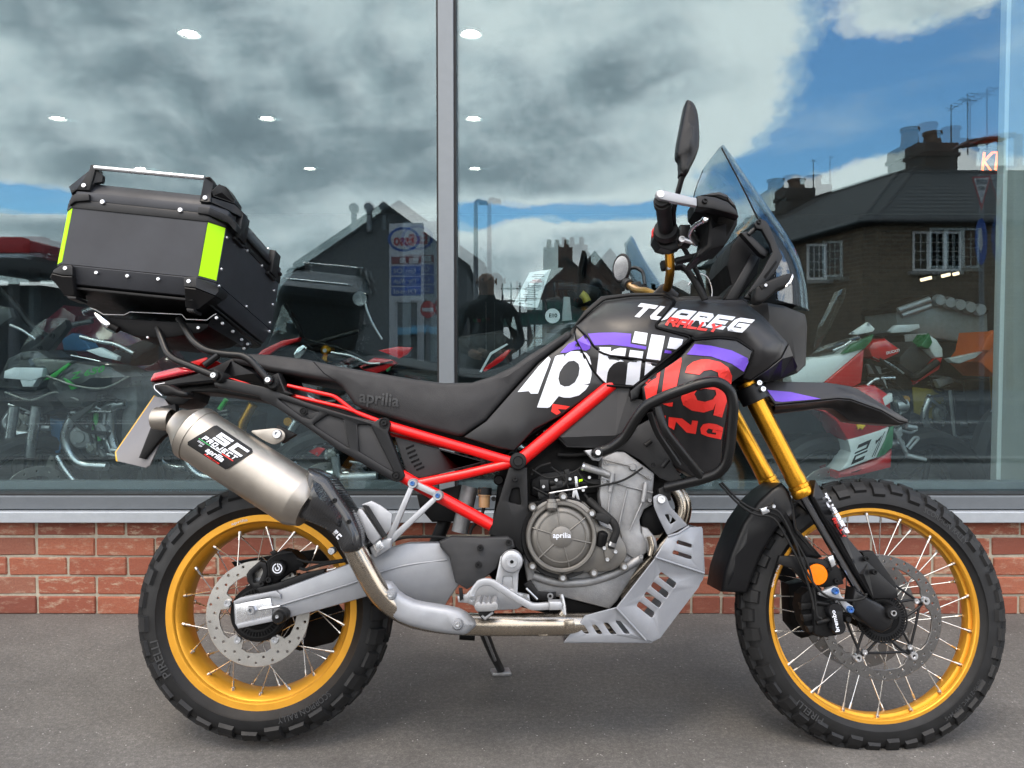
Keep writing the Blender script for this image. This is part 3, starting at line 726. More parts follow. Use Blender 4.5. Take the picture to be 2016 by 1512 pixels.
def arc_text(par, txt, r0, r1, a_mid, y, m, name='tyre_lettering', bold=.01, flip=1):
    pv, fs = text_flat(txt, bold); n = len(txt)*.62*(r1-r0)/((r0+r1)/2)
    V = []
    for u, v in pv:
        a = a_mid-(u-.5)*n*1.1; r = r0+v*(r1-r0); V.append((r*math.cos(a), y, r*math.sin(a)))
    return link(name, mesh(V, fs, smooth=False), m, par)
arc_text(RW, 'PIRELLI', .256, .276, R(205), -.0752, K.tyretext); arc_text(RW, 'SCORPION RALLY', .256, .271, R(-62), -.0752, K.tyretext)
arc_text(FW, 'SCORPION RALLY', .289, .303, R(50), -.0492, K.tyretext); arc_text(FW, 'PIRELLI', .288, .304, R(232), -.0492, K.tyretext); arc_text(FW, '90/90-21 M/C 54V M+S', .288, .298, R(-45), -.0492, K.tyretext)
arc_text(RW, 'aprilia', .2255, .2345, R(106), -.0577, K.white, 'rim_lettering'); arc_text(FW, 'aprilia racing', .2615, .2695, R(157), -.0327, K.white, 'rim_lettering')

# ---- brake discs
def disc(par, ro, ri, y, nh, tabs, m, name='brake_disc', a0=0, tr=None, th=.005):
    hs = []
    for ring, rr in ((0, ri+(ro-ri)*.32), (1, ri+(ro-ri)*.72)):
        for k in range(nh):
            a = 2*math.pi*(k+.5*ring)/nh; hs.append(circle(rr*math.cos(a), rr*math.sin(a), .0034, 7, y))
    inn = []
    for k in range(tabs):
        a = a0+2*math.pi*k/tabs; d = math.pi/tabs
        for (q, r) in ((-d, ri), (-d*.62, ri), (-d*.36, ri-.004), (-d*.26, tr), (d*.26, tr), (d*.36, ri-.004), (d*.62, ri)): inn.append(Vector((r*math.cos(a+q), y, r*math.sin(a+q))))
    return link(name, plate([circle(0, 0, ro, 72, y), inn]+hs, th, .0006, rings=1), m, par)
disc(RW, .128, .096, -.083, 18, 5, K.disc, a0=R(18), tr=.072)
for k in range(5):
    a = R(18)+2*math.pi*k/5; o = link('bolt', lathe_y([(0, -.003), (.004, -.003), (.0045, -.006), (.0085, -.006), (.0095, -.002), (.0095, .004)], 14), K.steel, RW, (.078*math.cos(a), -.084, .078*math.sin(a)))
def toothed(par, r0, r1, y, n, m, name='abs_ring'):
    hs = []
    for k in range(n):
        a = 2*math.pi*k/n; h = []
        for (q, r) in ((-.3, r0+.006), (.3, r0+.006), (.3, r1-.004), (-.3, r1-.004)): h.append(Vector((r*math.cos(a+q*2*math.pi/n), y, r*math.sin(a+q*2*math.pi/n))))
        hs.append(h)
    return link(name, plate([circle(0, 0, r1, 48, y), circle(0, 0, r0, 36, y)]+hs, .003, .0003, rings=1), m, par)
link('hub_shell', lathe_y([(0, -.079), (.068, -.079), (.070, -.077), (.070, -.05), (0, -.05)], 40), K.dark, RW); toothed(RW, .040, .061, -.0815, 44, K.black)
disc(FW, .1525, .128, -.066, 26, 5, K.discdark, a0=R(20), tr=.118); disc(FW, .1525, .122, .062, 20, 5, K.discdark, a0=R(20), tr=.108)
def carrier(par, y, m):
    pc = lambda r, a: Vector((r*math.cos(a), y, r*math.sin(a))); T = []
    for k in range(5):
        a, d = R(20)+2*math.pi*k/5, 2*math.pi/5
        for q in (-.42, .42): T.append(tube_mesh([pc(.052, a+q), pc(.088, a+q*.36), pc(.108, a+q*.12)], .0034, 8))
        T.append(tube_mesh([pc(.109, a), pc(.097, a+.12), pc(.086, a+d*.5), pc(.097, a+d-.12), pc(.109, a+d)], .0032, 8)); T.append(tube_mesh([pc(.100, a)+Vector((0, .002, 0)), pc(.119, a)+Vector((0, .002, 0))], [.007, .0085], 10))
    T.append(plate([circle(0, 0, .058, 40, y), circle(0, 0, .045, 40, y)], .004, .0005, rings=1))
    return link('disc_carrier', join(T), m, par)
carrier(FW, -.070, K.satin)
bob = lathe_y([(0, -.004), (.004, -.004), (.0046, -.008), (.0085, -.008), (.0105, -.005), (.0105, .004)], 16); bo2 = lathe_y([(0, -.003), (.003, -.003), (.0034, -.006), (.006, -.006), (.007, -.003), (.007, .004)], 12)
for k in range(5):
    a = R(20)+2*math.pi*k/5; link('bobbin', bob, K.bright, FW, (.117*math.cos(a), -.071, .117*math.sin(a))); link('bolt', bo2, K.bright, FW, (.096*math.cos(a+.07), -.071, .096*math.sin(a+.07)))
toothed(FW, .040, .062, -.078, 48, K.satin); link('hub_shell', lathe_y([(0, -.077), (.056, -.077), (.058, -.05), (0, -.05)], 36), K.dark, FW)

# ---- dark mass between the panels: engine block, airbox, battery box
pn('engine_block', K.dark, [(985, 905), (1190, 800), (1330, 900), (1300, 1010), (1280, 1090), (1215, 1190), (1100, 1215), (1000, 1190), (955, 1120), (975, 990)], -.075, .15, .01)
pn('airbox', K.black, [(760, 848), (985, 900), (1180, 770), (1130, 690), (905, 845), (740, 800), (700, 806)], -.07, .14, .01)
pn('inner_fairing', K.dark, [(1150, 655), (1210, 595), (1500, 600), (1540, 700), (1460, 760), (1430, 930), (1330, 930), (1210, 860), (1230, 760)], -.09, .18, .01)
pn('battery_box', K.black, [(820, 975), (905, 955), (917, 1000), (900, 1027), (850, 1028), (826, 1000)], -.02, .10, .006)
pn('tail_tray', K.black, [(365, 770), (420, 752), (560, 775), (760, 830), (755, 848), (600, 815), (510, 788), (430, 775)], -.06, .12, .006)

# ---- rear suspension and swingarm
pn('chain_guard', K.dark, [(455, 1107), (560, 1090), (690, 1075), (690, 1098), (560, 1115), (470, 1128)], .07, .03, .003)
pn('chain_guide', K.dark, [(612, 1205), (660, 1190), (690, 1230), (655, 1265), (590, 1282), (570, 1275), (600, 1255)], .06, .03, .003)
sp = link('sprocket', plate([[Vector(((.092+(.006 if k % 2 else 0))*math.cos(2*math.pi*k/88), .075, (.092+(.006 if k % 2 else 0))*math.sin(2*math.pi*k/88))) for k in range(88)], circle(0, 0, .06, 40, .075)], .006, .0005), K.dark, RW)
far = pn('swingarm_far_leg', K.arm, [(490, 1190), (640, 1150), (760, 1090), (860, 1085), (880, 1140), (740, 1170), (600, 1205), (500, 1222)], .095, .04, .006)
sw = pn('swingarm', K.arm, [(459, 1185), (470, 1179), (543, 1164, -.142), (638, 1129, -.15), (700, 1105, -.15), (756, 1082, -.145), (802, 1070, -.14), (864, 1069, -.135), (905, 1082, -.13), (905, 1150, -.13), (886, 1176, -.12), (868, 1203, -.11), (826, 1198, -.11), (800, 1172, -.14), (767, 1160, -.148), (714, 1177, -.15), (611, 1206, -.145), (558, 1219, -.142), (468, 1237), (462, 1229)], -.14, .05, .004, inner=[(560, 1190, -.145), (640, 1163, -.154), (700, 1145, -.156), (780, 1120, -.154), (850, 1108, -.145)], sharp=24)
B.tube('swingarm_ridge', K.arm, [(549, 1192, -.1455), (640, 1165, -.1555), (702, 1146, -.158), (745, 1127, -.157), (800, 1112, -.152), (880, 1102, -.137)], .0022, par=sw, cr=.05)
pn('axle_block', K.bright, [(463, 1188), (532, 1177), (537, 1198), (535, 1214), (466, 1230)], -.146, .01, .0012, par=sw)
pn('slot_rail', K.arm, [(459, 1184), (472, 1177), (543, 1163), (552, 1170), (553, 1180), (546, 1176), (530, 1175), (462, 1190)], -.152, .012, .002, par=sw)
pn('slot_rail', K.arm, [(465, 1230), (535, 1213), (552, 1212), (558, 1219), (468, 1238)], -.152, .012, .002, par=sw)
lathe('axle_nut', K.steel, 495, 1201, [(0, -.146), (.005, -.146), (.005, -.160), (.0095, -.160), (.0118, -.157), (.0118, -.14)], -.152, 6, par=sw)
B.tube('chain_adjuster', K.steel, [(510, 1200), (537, 1196), (552, 1193)], .0035, -.153, par=sw, cr=0)
lathe('axle_slider', K.black, 550, 1214, [(0, -.195), (.004, -.195), (.0045, -.199), (.013, -.198), (.016, -.192), (.016, -.185), (.012, -.183), (.012, -.178), (.016, -.176), (.0165, -.150), (.012, -.14)], -.185, 24)
bolt(546, 1214, -.199, .0045, K.steel)
tube('shock_absorber', K.case, [(925, 958), (905, 1048)], .0215, -.045, seg=20); tube('shock_body', K.black, [(900, 965, .02), (850, 1090, .02)], .018)
lathe('shock_knob', K.dark, 982, 945, [(0, -.11), (.010, -.11), (.013, -.105), (.013, -.09)], -.105, 20)
tube('brake_fluid_hose', K.rubber, [(953, 998), (947, 1020), (928, 1040), (925, 1052)], .0042, -.10)
res = lathe_ax(BF.P(953, 999, -.10), BF.P(954, 958, -.10), [(0, 0), (0, .014), (.028, .0145), (.0285, .0172), (.044, .0172), (.046, .014), (.05, .004), (.05, 0)], 20)
link('brake_fluid_reservoir', res, K.amber, bike); tube('reservoir_cap', K.black, [(953.8, 974), (954.4, 960)], .0176, -.10, seg=20)
bolt(972, 982, -.10, .006, K.black)
tube('swingarm_hose', K.rubber, [(760, 1072), (790, 1058), (860, 1056), (900, 1062)], .0035, -.11); tube('swingarm_hose', K.rubber, [(690, 1100), (640, 1108), (600, 1106), (585, 1100)], .0035, -.115)

# ---- engine
pn('crankcase', K.case, [(1030, 1100), (1050, 1040), (1150, 1010), (1260, 1030), (1275, 1060), (1268, 1100), (1215, 1185), (1200, 1200), (1105, 1176), (1060, 1176), (1040, 1160)], -.125, .16, .008, inner=[(1110, 1160, -.13), (1180, 1150, -.13)])
pn('oil_sump', K.dark, [(1060, 1170), (1225, 1178), (1220, 1220), (1090, 1218)], -.10, .18, .006)
tube('crankcase_ridge', K.case, [(1050, 1133), (1100, 1149), (1160, 1146), (1215, 1128), (1262, 1098)], .011, -.128, cr=.05)
cyl = pn('cylinder_head', K.case, [(1184, 901), (1214, 888), (1230, 889), (1289, 932), (1286, 969), (1284, 994), (1268, 1004), (1260, 1023), (1262, 1047), (1274, 1067), (1274, 1088), (1254, 1104), (1232, 1090), (1222, 1052), (1218, 1036), (1184, 1004), (1180, 975), (1183, 944)], -.135, .17, .006, inner=[(1215, 930, -.142), (1250, 960, -.142), (1232, 1010, -.142), (1245, 1070, -.139)])
for L in ([(1202, 968), (1197, 1008)], [(1235, 962), (1219, 1032)], [(1264, 990), (1240, 1044)], [(1185, 941), (1235, 958), (1285, 970)], [(1190, 905), (1240, 917), (1280, 945)]): tube('casting_rib', K.case, L, .0022, -.144, par=cyl, cr=0, seg=8)
for L in ([(1207, 932), (1201, 968)], [(1272, 950), (1266, 988)]): tube('stud_boss', K.case, L, .0058, -.147, par=cyl, cr=0, seg=14)
lathe('casting_boss', K.case, 1246, 919.5, [(0, -.148), (.0075, -.148), (.009, -.145), (.009, -.13)], -.145, 20, par=cyl)
tube('coolant_stub', K.case, [(1147, 918), (1187, 930), (1200, 936)], [.0095, .0095], -.135, cr=0, seg=18); tube('stub_lip', K.bright, [(1146, 917.5), (1150, 919)], .0108, -.135, seg=18)
pn('side_case', K.bronze, [(1040, 1050), (1050, 1003), (1080, 982), (1140, 984), (1168, 1006), (1182, 1032), (1213, 1047), (1230, 1068), (1235, 1088), (1228, 1108), (1205, 1124), (1162, 1128), (1130, 1128), (1105, 1134), (1065, 1120), (1042, 1088)], -.158, .05, .008, sm=3, inner=[(1200, 1090, -.166), (1180, 1085, -.164)])
cc = BF.P(1105.6, 1057, -.18)
def clutch():
    e = link('clutch_cover', lathe_y([(0, -.183), (.0225, -.183), (.0245, -.1815), (.0265, -.1815), (.0275, -.1795), (.058, -.1795), (.071, -.172), (.0735, -.170), (.0735, -.178), (.076, -.1805), (.0815, -.1805), (.084, -.177), (.085, -.150)], 64, sharp=40), K.bronze, bike, (cc.x, 0, cc.z))
    for r_ in (.0262, .0590): link('cover_ring', lathe_y([(r_-.0016, -.178), (r_-.0012, -.1815), (r_+.0012, -.1815), (r_+.0016, -.178)], 48), K.bronze, e)
    for k, a in enumerate((98, 38, -12, -76, -137, 163)):
        c, s_ = math.cos(R(a)), math.sin(R(a)); r = tube_mesh([(c*.024, -.180, s_*.024), (c*.058, -.180, s_*.058), (c*.075, -.174, s_*.075)], .0020, 8); link('cover_rib', r, K.bronze, e)
    return e
clu = clutch()
fr0 = lambda: None
B.drape('cover_lettering', K.white, [(1088.5+u*35.5, 1062.5-v*14) for u, v in text_flat('aprilia', .012)[0]], text_flat('aprilia', .012)[1], [link('tmp', lathe_y([(0, -.183), (.03, -.183), (.03, -.17)], 24), None, None, (cc.x, 0, cc.z))], par=clu)
bpy.data.objects.remove(bpy.data.objects['tmp']); bpy.data.objects['cover_lettering'].location = (-cc.x, 0, -cc.z)
for px, py in ((1049, 999), (1109, 978), (1165, 1011), (1048.5, 1115), (1108, 1138), (1169, 1128), (1229, 1116)): lathe('bolt_boss', K.bronze, px, py, [(0, -.168), (.0085, -.168), (.0095, -.165), (.011, -.14)], -.16, 18); bolt(px, py, -.169, .0062, K.steel)
lathe_o = link('oil_filler', lathe_ax(BF.P(1086, 1006, -.19), BF.P(1086, 972, -.185), [(0, 0), (0, .010), (.006, .0145), (.018, .0145), (.02, .0115), (.027, .0115), (.027, .0075), (.042, .0075), (.042, 0)], 20), K.bronze, bike)
tube('filler_cap', K.black, [(1086, 984), (1086, 972)], .0082, -.187, seg=16); tube('filler_ring', K.steel, [(1086, 990), (1086, 984)], .0108, -.187, seg=16)
hz = [(1160, 985, -.13), (1176, 1000, -.15), (1192, 1014, -.17), (1208, 1028, -.178), (1215, 1045, -.178), (1208, 1062, -.176), (1203, 1078, -.170)]
tube('coolant_hose', K.rubber, hz, .0092, cr=.03); tube('hose_clip', K.steel, [(1207, 1067, -.176), (1204, 1074, -.174)], .0102, seg=18); pn('hose_guard', K.rubber, [(1176, 1010), (1190, 1010), (1205, 1020), (1198, 1034), (1172, 1022)], -.187, .016, .004)
pn('hose_flange', K.bronze, [(1186, 1072), (1200, 1066), (1214, 1082), (1214, 1090), (1200, 1106), (1192, 1104)], -.172, .014, .003)
for px, py in ((1189.5, 1079), (1211.5, 1086), (1195.5, 1101.5)): bolt(px, py, -.173, .0048, K.steel)
oc = link('oil_plug', lathe_ax(BF.P(1182, 1074, -.165), BF.P(1189, 1043, -.175), [(0, 0), (0, .0125), (.030, .0125), (.033, .011), (.036, .006), (.036, 0)], 20), K.dark, bike)
lathe('alternator_cover', K.dark, 1290, 1024, [(0, -.12), (.020, -.12), (.034, -.115), (.038, -.105), (.038, -.06)], -.115, 30)
pn('water_pump', K.case, [(1262, 1036), (1276, 1040), (1292, 1060), (1296, 1080), (1284, 1096), (1274, 1086), (1264, 1060)], -.13, .03, .006); tube('pump_pipe', K.pipe, [(1278, 1056), (1284, 1076), (1280, 1094)], .007, -.15)
# throttle body, injectors and loom behind the red tube
pn('throttle_body', K.black, [(1045, 945), (1070, 930), (1130, 925), (1180, 945), (1180, 970), (1120, 975), (1075, 985), (1045, 975)], -.085, .05, .006)
pn('connector', K.satin, [(1062, 944), (1080, 944), (1081, 968), (1064, 968)], -.128, .03, .002); pn('connector', K.satin, [(1058, 968), (1078, 970), (1080, 982), (1060, 984)], -.12, .03, .002)
tube('fuel_rail', K.rubber, [(1082, 950), (1130, 952), (1183, 948)], .0075, -.12); tube('fuel_hose', K.rubber, [(1085, 962), (1110, 956), (1118, 945), (1112, 936)], .006, -.125)
tube('throttle_cable', K.rubber, [(1155, 960, -.135), (1190, 955, -.155), (1230, 944, -.155), (1265, 921, -.14)], .0026, sm=5); tube('cable_ferrule', K.steel, [(1139, 962), (1156, 959)], .0036, -.135); tube('cable_end', K.steel, [(1082, 971), (1105, 967), (1139, 962)], .0024, -.135, cr=0)
pn('cable_bracket', K.alloy, [(1125, 988), (1128, 966), (1136, 964), (1143, 990), (1139, 992), (1133, 974), (1129, 988)], -.15, .004, .001)
tube('hose', K.rubber, [(1098, 895), (1130, 896), (1165, 892)], .0055, -.10); tube('hose', K.rubber, [(1046, 935), (1060, 918), (1084, 912)], .003, -.12)
for Lc, rr in (([(1048, 925), (1075, 940), (1100, 938), (1128, 930), (1150, 915)], .0022), ([(1050, 960), (1080, 975), (1100, 985), (1130, 980)], .0026), ([(1085, 920), (1105, 935), (1118, 958), (1122, 985)], .0022), ([(1135, 925), (1150, 945), (1170, 952), (1186, 950)], .0030), ([(1040, 990), (1062, 988), (1090, 978), (1135, 972)], .0020), ([(1150, 972), (1160, 985), (1172, 992), (1180, 1004)], .0035)): tube('engine_wire', K.rubber, [(x, y, -.128) for x, y in Lc], rr, sm=4, seg=8)
for px, py in ((1095, 945), (1122, 943), (1148, 965), (1070, 958), (1160, 940)): bolt(px, py, -.134, .0042, K.steel)
pn('injector', K.black, [(1110, 925), (1120, 922), (1126, 944), (1116, 947)], -.13, .02, .003); pn('yellow_plug', K.hivis, [(1140, 944), (1147, 943), (1147, 947), (1140, 949)], -.137, .006, .001); pn('sensor_plug', K.satin, [(1092, 948), (1106, 945), (1110, 958), (1095, 962)], -.131, .02, .003)
for px, py in ((1192, 912), (1280, 940), (1279, 985), (1190, 948), (1262, 1096), (1228, 1092)): bolt(px, py, -.146, .0048, K.case)
pn('loom_clip', K.bright, [(1131, 938), (1136, 938), (1139, 958), (1133, 959)], -.135, .005, .001)
# headers, collector, link pipe
tube('exhaust_header', K.pipe, [(1308, 950), (1332, 968), (1344, 1000), (1330, 1040), (1290, 1090), (1240, 1140), (1205, 1185), (1185, 1222)], .0165, -.06, cr=.09, seg=18); tube('exhaust_header', K.pipe, [(1330, 960), (1352, 990), (1345, 1030), (1300, 1090), (1230, 1170), (1200, 1215)], .0165, .02, cr=.09, seg=18)
lp = [(691, 1068, -.225), (718, 1120, -.218), (740, 1160, -.205), (770, 1192, -.19), (810, 1214, -.175), (870, 1226, -.165), (960, 1230, -.160), (1130, 1229, -.150), (1200, 1227, -.12)]
tube('link_pipe', K.pipe, lp, .0262, cr=.06, seg=24); 
pn('pipe_clamp', K.pipe, [(1112, 1222), (1130, 1221), (1134, 1238), (1114, 1240)], -.186, .01, .002); tube('pipe_seam', K.pipe, [(1060, 1250), (1078, 1250)], .003, -.166); tube('oxygen_sensor', K.steel, [(1110, 1210), (1109, 1192), (1105, 1170)], [.008, .0055], -.155, cr=0, seg=12); tube('sensor_seat', K.pipe, [(1106, 1213), (1110, 1208)], .012, -.155)
hs = pn('heat_shield', K.arm, [(719, 1152), (742, 1147), (768, 1148), (783, 1166), (814, 1184), (857, 1192), (903, 1201), (926, 1216), (937, 1232), (926, 1244), (911, 1253), (857, 1247), (803, 1234), (768, 1217), (742, 1195), (729, 1174)], -.212, .03, .018, rings=4, sm=2, inner=[(760, 1180, -.219), (820, 1212, -.219), (890, 1226, -.219)], sharp=60)
for px, py in ((769, 1171), (901, 1229)): lathe('shield_boss', K.arm, px, py, [(0, -.2195), (.010, -.2195), (.0135, -.214), (.014, -.205)], -.215, 20, par=hs); bolt(px, py, -.2205, .006, K.bright, par=hs)
# silencer
a0, a1 = BF.P(379, 850, -.205), BF.P(590, 984, -.235); L = (a1-a0).length; ax = (a1-a0)/L
sil = empty('silencer', bike)
link('silencer_body', lathe_ax(a0, a1, [(0, .058), (.001, .0655), (L*.99, .0655), (L, .0655), (L+.03, .052), (L+.03, 0)], 48, 30), K.ti, sil)
link('end_cap', lathe_ax(a0-ax*.048, a0, [(-.002, .028), (0, .0335), (.008, .036), (.047, .0640), (.0485, .0660)], 48, 25), K.ti, sil)
link('silencer_band', lathe_ax(a0+ax*.004, a1, [(0, .0654), (0, .0672), (.018, .0672), (.018, .0654)], 48), K.ti, sil)
o0, o1 = BF.P(338, 826, -.197), BF.P(307, 824, -.190); oa = (o1-o0).normalized(); oL = (o1-o0).length
link('tail_pipe', lathe_ax(o0, o1, [(0, .024), (.004, .0265), (oL*.5, .0272), (oL-.001, .0275), (oL, .0272), (oL, .0255), (oL*.4, .0245), (oL*.3, 0)], 36, 40), K.ti, sil)
sil_body = bpy.data.objects['silencer_body']
for px, py in ((382, 818), (352, 862)): bolt(px, py, -.262 if py > 840 else -.252, .0048, K.bright, par=sil)
lab = B.decal('maker_plate', K.black, [[(421, 839), (427, 838), (496, 884), (498, 890), (449, 923), (444, 924), (370, 876), (370, 870)]], [sil_body], par=sil, lift=.0012)
def plate_map(u, v): # u along the plate's long side, v across it upwards
    o, e, t = Vector((370, 874)), Vector((446, 924)), Vector((423, 839)); return tuple(o+(e-o)*u+(t-o)*v)
def ptext(txt, u0, u1, v0, v1, m, kind='s', **kw):
    f = B.strokes if kind == 's' else B.text
    return f('plate_lettering', m, txt, plate_map(u0, v0), plate_map(u1, v0), plate_map(u0, v1), [sil_body], par=sil, lift=.0022, **kw)
ptext('SC', .22, .95, .60, .93, K.white, w=.25, gap=.22); ptext('PROJECT', .08, .92, .40, .56, K.white, w=.24); ptext('aprilia', .36, .80, .06, .31, K.white, 't', bold=.03)
ptext('RACING', .42, .80, .005, .055, K.redv, w=.22); ptext('DESIGNED', .05, .26, .255, .31, K.white, w=.2); ptext('FOR', .14, .24, .16, .215, K.white, w=.2)
for q, m in ((.04, K.green), (.34, K.white), (.64, K.redv)): B.decal('plate_stripe', m, [[plate_map(q, .345), plate_map(q+.29, .345), plate_map(q+.29, .375), plate_map(q, .375)]], [sil_body], par=sil, lift=.0022)
pn('silencer_bracket', K.ti, [(490, 848), (540, 843), (553, 845), (562, 854), (559, 866), (540, 877), (517, 866)], -.215, .006, .0012, cr=10, par=sil); bolt(547, 855, -.216, .011, K.bright, par=sil); pn('hanger', K.black, [(545, 836), (582, 855), (556, 872), (540, 866)], -.19, .02, .002)
cs = pn('carbon_cover', K.carbon, [(603, 921), (626, 930), (644, 941), (660, 965), (690, 1010), (707, 1046), (712, 1076), (703, 1086), (676, 1092), (666, 1083), (656, 1052), (622, 1036), (580, 1018), (590, 985)], -.278, .11, .020, rings=4, inner=[(640, 990, -.300), (610, 972, -.302), (665, 1030, -.292), (685, 1070, -.280)], sharp=45, gs=.014)
B.strokes('carbon_lettering', K.white, 'SC', (654, 1050), (666, 1063), (662, 1042), [cs], w=.3, lift=.0008, par=cs)
for px, py in ((659, 985), (687, 1027)): bolt(px, py, -.281, .005, K.black, par=cs)
# ---- red trellis frame
rf = empty('frame', bike)
for nm, Lp, r in (('frame_tube', [(748, 832), (770, 840), (1010, 910)], .0125), ('frame_tube', [(1010, 911), (912, 934), (818, 953)], .0118), ('frame_tube', [(780, 930), (812, 949), (968, 1034)], .0150), ('frame_tube', [(1012, 918), (1031, 901), (1205, 757)], .0168),
              ('subframe_tube', [(566, 759), (659, 780), (700, 812), (745, 830)], .0048), ('subframe_tube', [(575, 779), (679, 803), (748, 829)], .0048)):
    tube(nm, K.red, Lp, r, -.135, par=rf, cr=.012, seg=18)
for nm, Lp, r in (('frame_tube', [(770, 850), (1000, 905)], .0125), ('frame_tube', [(1031, 901), (1205, 757)], .0168)): tube(nm, K.red, Lp, r, .12, par=rf, cr=0)
lathe('pivot_cap', K.black, 1020, 907.5, [(0, -.166), (.0105, -.166), (.0115, -.168), (.0125, -.166), (.019, -.165), (.0205, -.163), (.021, -.13)], -.166, 36)
pn('frame_plate', K.black, [(1002, 920), (1038, 920), (1040, 1000), (1050, 1018), (1034, 1060), (1030, 1092), (1000, 1066), (962, 1052), (982, 985)], -.150, .05, .004, holes=[[(1008, 962), (1022, 960), (1026, 994), (1001, 988)]], inner=[(1010, 1020, -.156)]); pn('frame_recess', K.dark, [(1000, 950), (1032, 950), (1032, 1004), (994, 1000)], -.138, .02, .002)
bolt(1014, 943, -.152, .0065, K.black)
lathe('clutch_surround', K.black, 1105.6, 1057, [(.086, -.145), (.088, -.155), (.096, -.157), (.099, -.150), (.1, -.11), (.086, -.11)], -.15, 60)
tex1 = pn('pivot_cover', K.tex, [(864, 1066), (888, 1056), (950, 1058), (1000, 1056), (1011, 1064), (1014, 1078), (1006, 1082), (988, 1094), (977, 1120), (950, 1142), (919, 1161), (896, 1147), (884, 1097), (866, 1077)], -.165, .035, .006, inner=[(930, 1112, -.171), (946, 1082, -.169), (905, 1105, -.166)], sharp=20)
for px, py in ((945.6, 1078.5), (941.7, 1112), (1001.7, 1068)): bolt(px, py, -.173 if px < 1000 else -.168, .0075, K.black)
# ---- side panels under the seat
tri_ = pn('side_panel', K.tex, [(776, 859), (959, 909), (832, 941), (820, 941), (800, 930)], -.128, .02, .003, cr=6)
for i, (px, py) in enumerate(((806.5, 879), (809.5, 888.5), (813, 897), (817, 906), (822, 914), (827, 921))): pn('vent_slot', K.dark, [(px-8, py+2.5), (px+8, py-4.5), (px+9, py-.5), (px-7, py+6.5)], -.1292, .004, .0004, par=tri_)
sf = pn('tail_side_panel', K.satin, [(420, 753), (448, 746), (518, 761), (561, 776), (600, 791), (734, 832), (748, 823), (762, 823), (769, 834), (764, 852), (797, 936), (792, 945), (780, 949), (769, 945), (665, 885), (596, 836), (540, 800), (515, 787), (508, 780), (438, 766), (422, 760)], -.158, .03, .0035,
        holes=[[(547, 785), (598, 801), (628, 811), (612, 826), (594, 820)], [(645, 816), (676, 826), (687, 882), (616, 836)], [(703, 836), (729, 836), (776, 930), (706, 888)]])
pn('textured_insert', K.tex, [(540, 785), (600, 797), (740, 830), (786, 936), (700, 900), (610, 842), (590, 826)], -.151, .008, .001, par=sf)
pn('insert_tab', K.satin, [(603, 818), (626, 810), (640, 815), (618, 834)], -.156, .006, .001, par=sf); pn('insert_bar', K.satin, [(676, 826), (703, 836), (707, 889), (687, 882)], -.1575, .006, .001, par=sf)
for px, py, r in ((756.5, 833, .0098), (780.5, 937, .0092), (597.8, 810, .0068)): lathe('bolt_seat', K.black, px, py, [(0, -.1585), (r, -.1585), (r*1.12, -.161), (r*1.35, -.161), (r*1.4, -.156)], -.158, 24, par=sf); bolt(px, py, -.1595, r*.72, K.black, par=sf)
# passenger footrest hanger
fh = empty('footrest_hanger', bike); y0 = -.185
def arm(p, q, wp, wq, y, m, t=.012, name='hanger_arm'):
    p, q = Vector(p), Vector(q); n = (q-p).normalized(); n = Vector((-n.y, n.x)); return pn(name, m, [tuple(p+n*wp), tuple(q+n*wq), tuple(q-n*wq), tuple(p-n*wp)], y, t, .003, par=fh)
arm((812, 953), (764, 1066), 5, 6.5, y0, K.alloy); arm((861, 977), (762, 1070), 5, 7, y0, K.alloy); arm((812, 951), (862, 975), 6.5, 6.5, y0+.008, K.alloy)
for px, py in ((812, 951.7), (861.7, 975.6)): lathe('hanger_eye', K.alloy, px, py, [(0, y0-.004), (.0065, y0-.004), (.0068, y0-.0025), (.0105, y0-.003), (.0118, y0), (.012, y0+.04)], y0, 28, par=fh); bolt(px, py, y0-.003, .0058, K.blue, par=fh)
pn('heel_guard', K.alloy, [(712, 993), (731, 986), (749, 995), (772, 1012), (770, 1040), (756, 1058), (745, 1050), (716, 1000)], y0+.004, .006, .002, par=fh); pn('footrest', K.alloy, [(701, 1012), (706, 1000), (714, 1003), (752, 1058), (733, 1072), (723, 1060)], y0-.03, .06, .005, par=fh); pn('footrest_rubber', K.rubber, [(713, 995), (720, 997), (757, 1056), (752, 1060)], y0-.034, .05, .002, par=fh)
pn('hanger_foot', K.alloy, [(727, 1078), (756, 1060), (772, 1060), (768, 1080), (739, 1098), (733, 1094)], y0-.01, .02, .004, par=fh)
pn('footrest_joint', K.bright, [(733, 1071), (748, 1062), (757, 1078), (742, 1091)], y0-.016, .02, .002, par=fh)
# rider footrest, brake pedal
fb = empty('footrest_bracket', bike)
pn('bracket_body', K.alloy, [(985, 1096), (1000, 1085), (1018, 1086), (1031, 1103), (1021, 1129), (1019, 1167), (1042, 1172), (1044, 1184), (1018, 1200), (962, 1203), (935, 1194), (920, 1188), (902, 1186), (900, 1174), (918, 1170), (935, 1150), (974, 1150)], -.172, .014, .003, par=fb, holes=[[(990, 1135), (1009, 1135), (1010, 1160), (988, 1158)]])
pn('bracket_recess', K.alloy, [(985, 1128), (1014, 1128), (1014, 1166), (982, 1164)], -.166, .006, .001, par=fb)
lathe('pivot_bolt', K.alloy, 1007.6, 1106, [(0, -.186), (.004, -.186), (.0045, -.189), (.0125, -.189), (.0128, -.186), (.0185, -.186), (.0245, -.183), (.0265, -.178), (.027, -.16)], -.186, 40, par=fb)
lathe('bolt_hole', K.dark, 1007.6, 1106, [(0, -.1895), (.0042, -.1895), (.0042, -.186)], -.189, 16, par=fb)
ctr = [(928, 1186), (929, 1172), (934, 1160), (943, 1150), (955, 1146), (968, 1148), (982, 1156), (1010, 1174), (1040, 1191), (1052, 1195), (1076, 1194), (1106, 1192)]
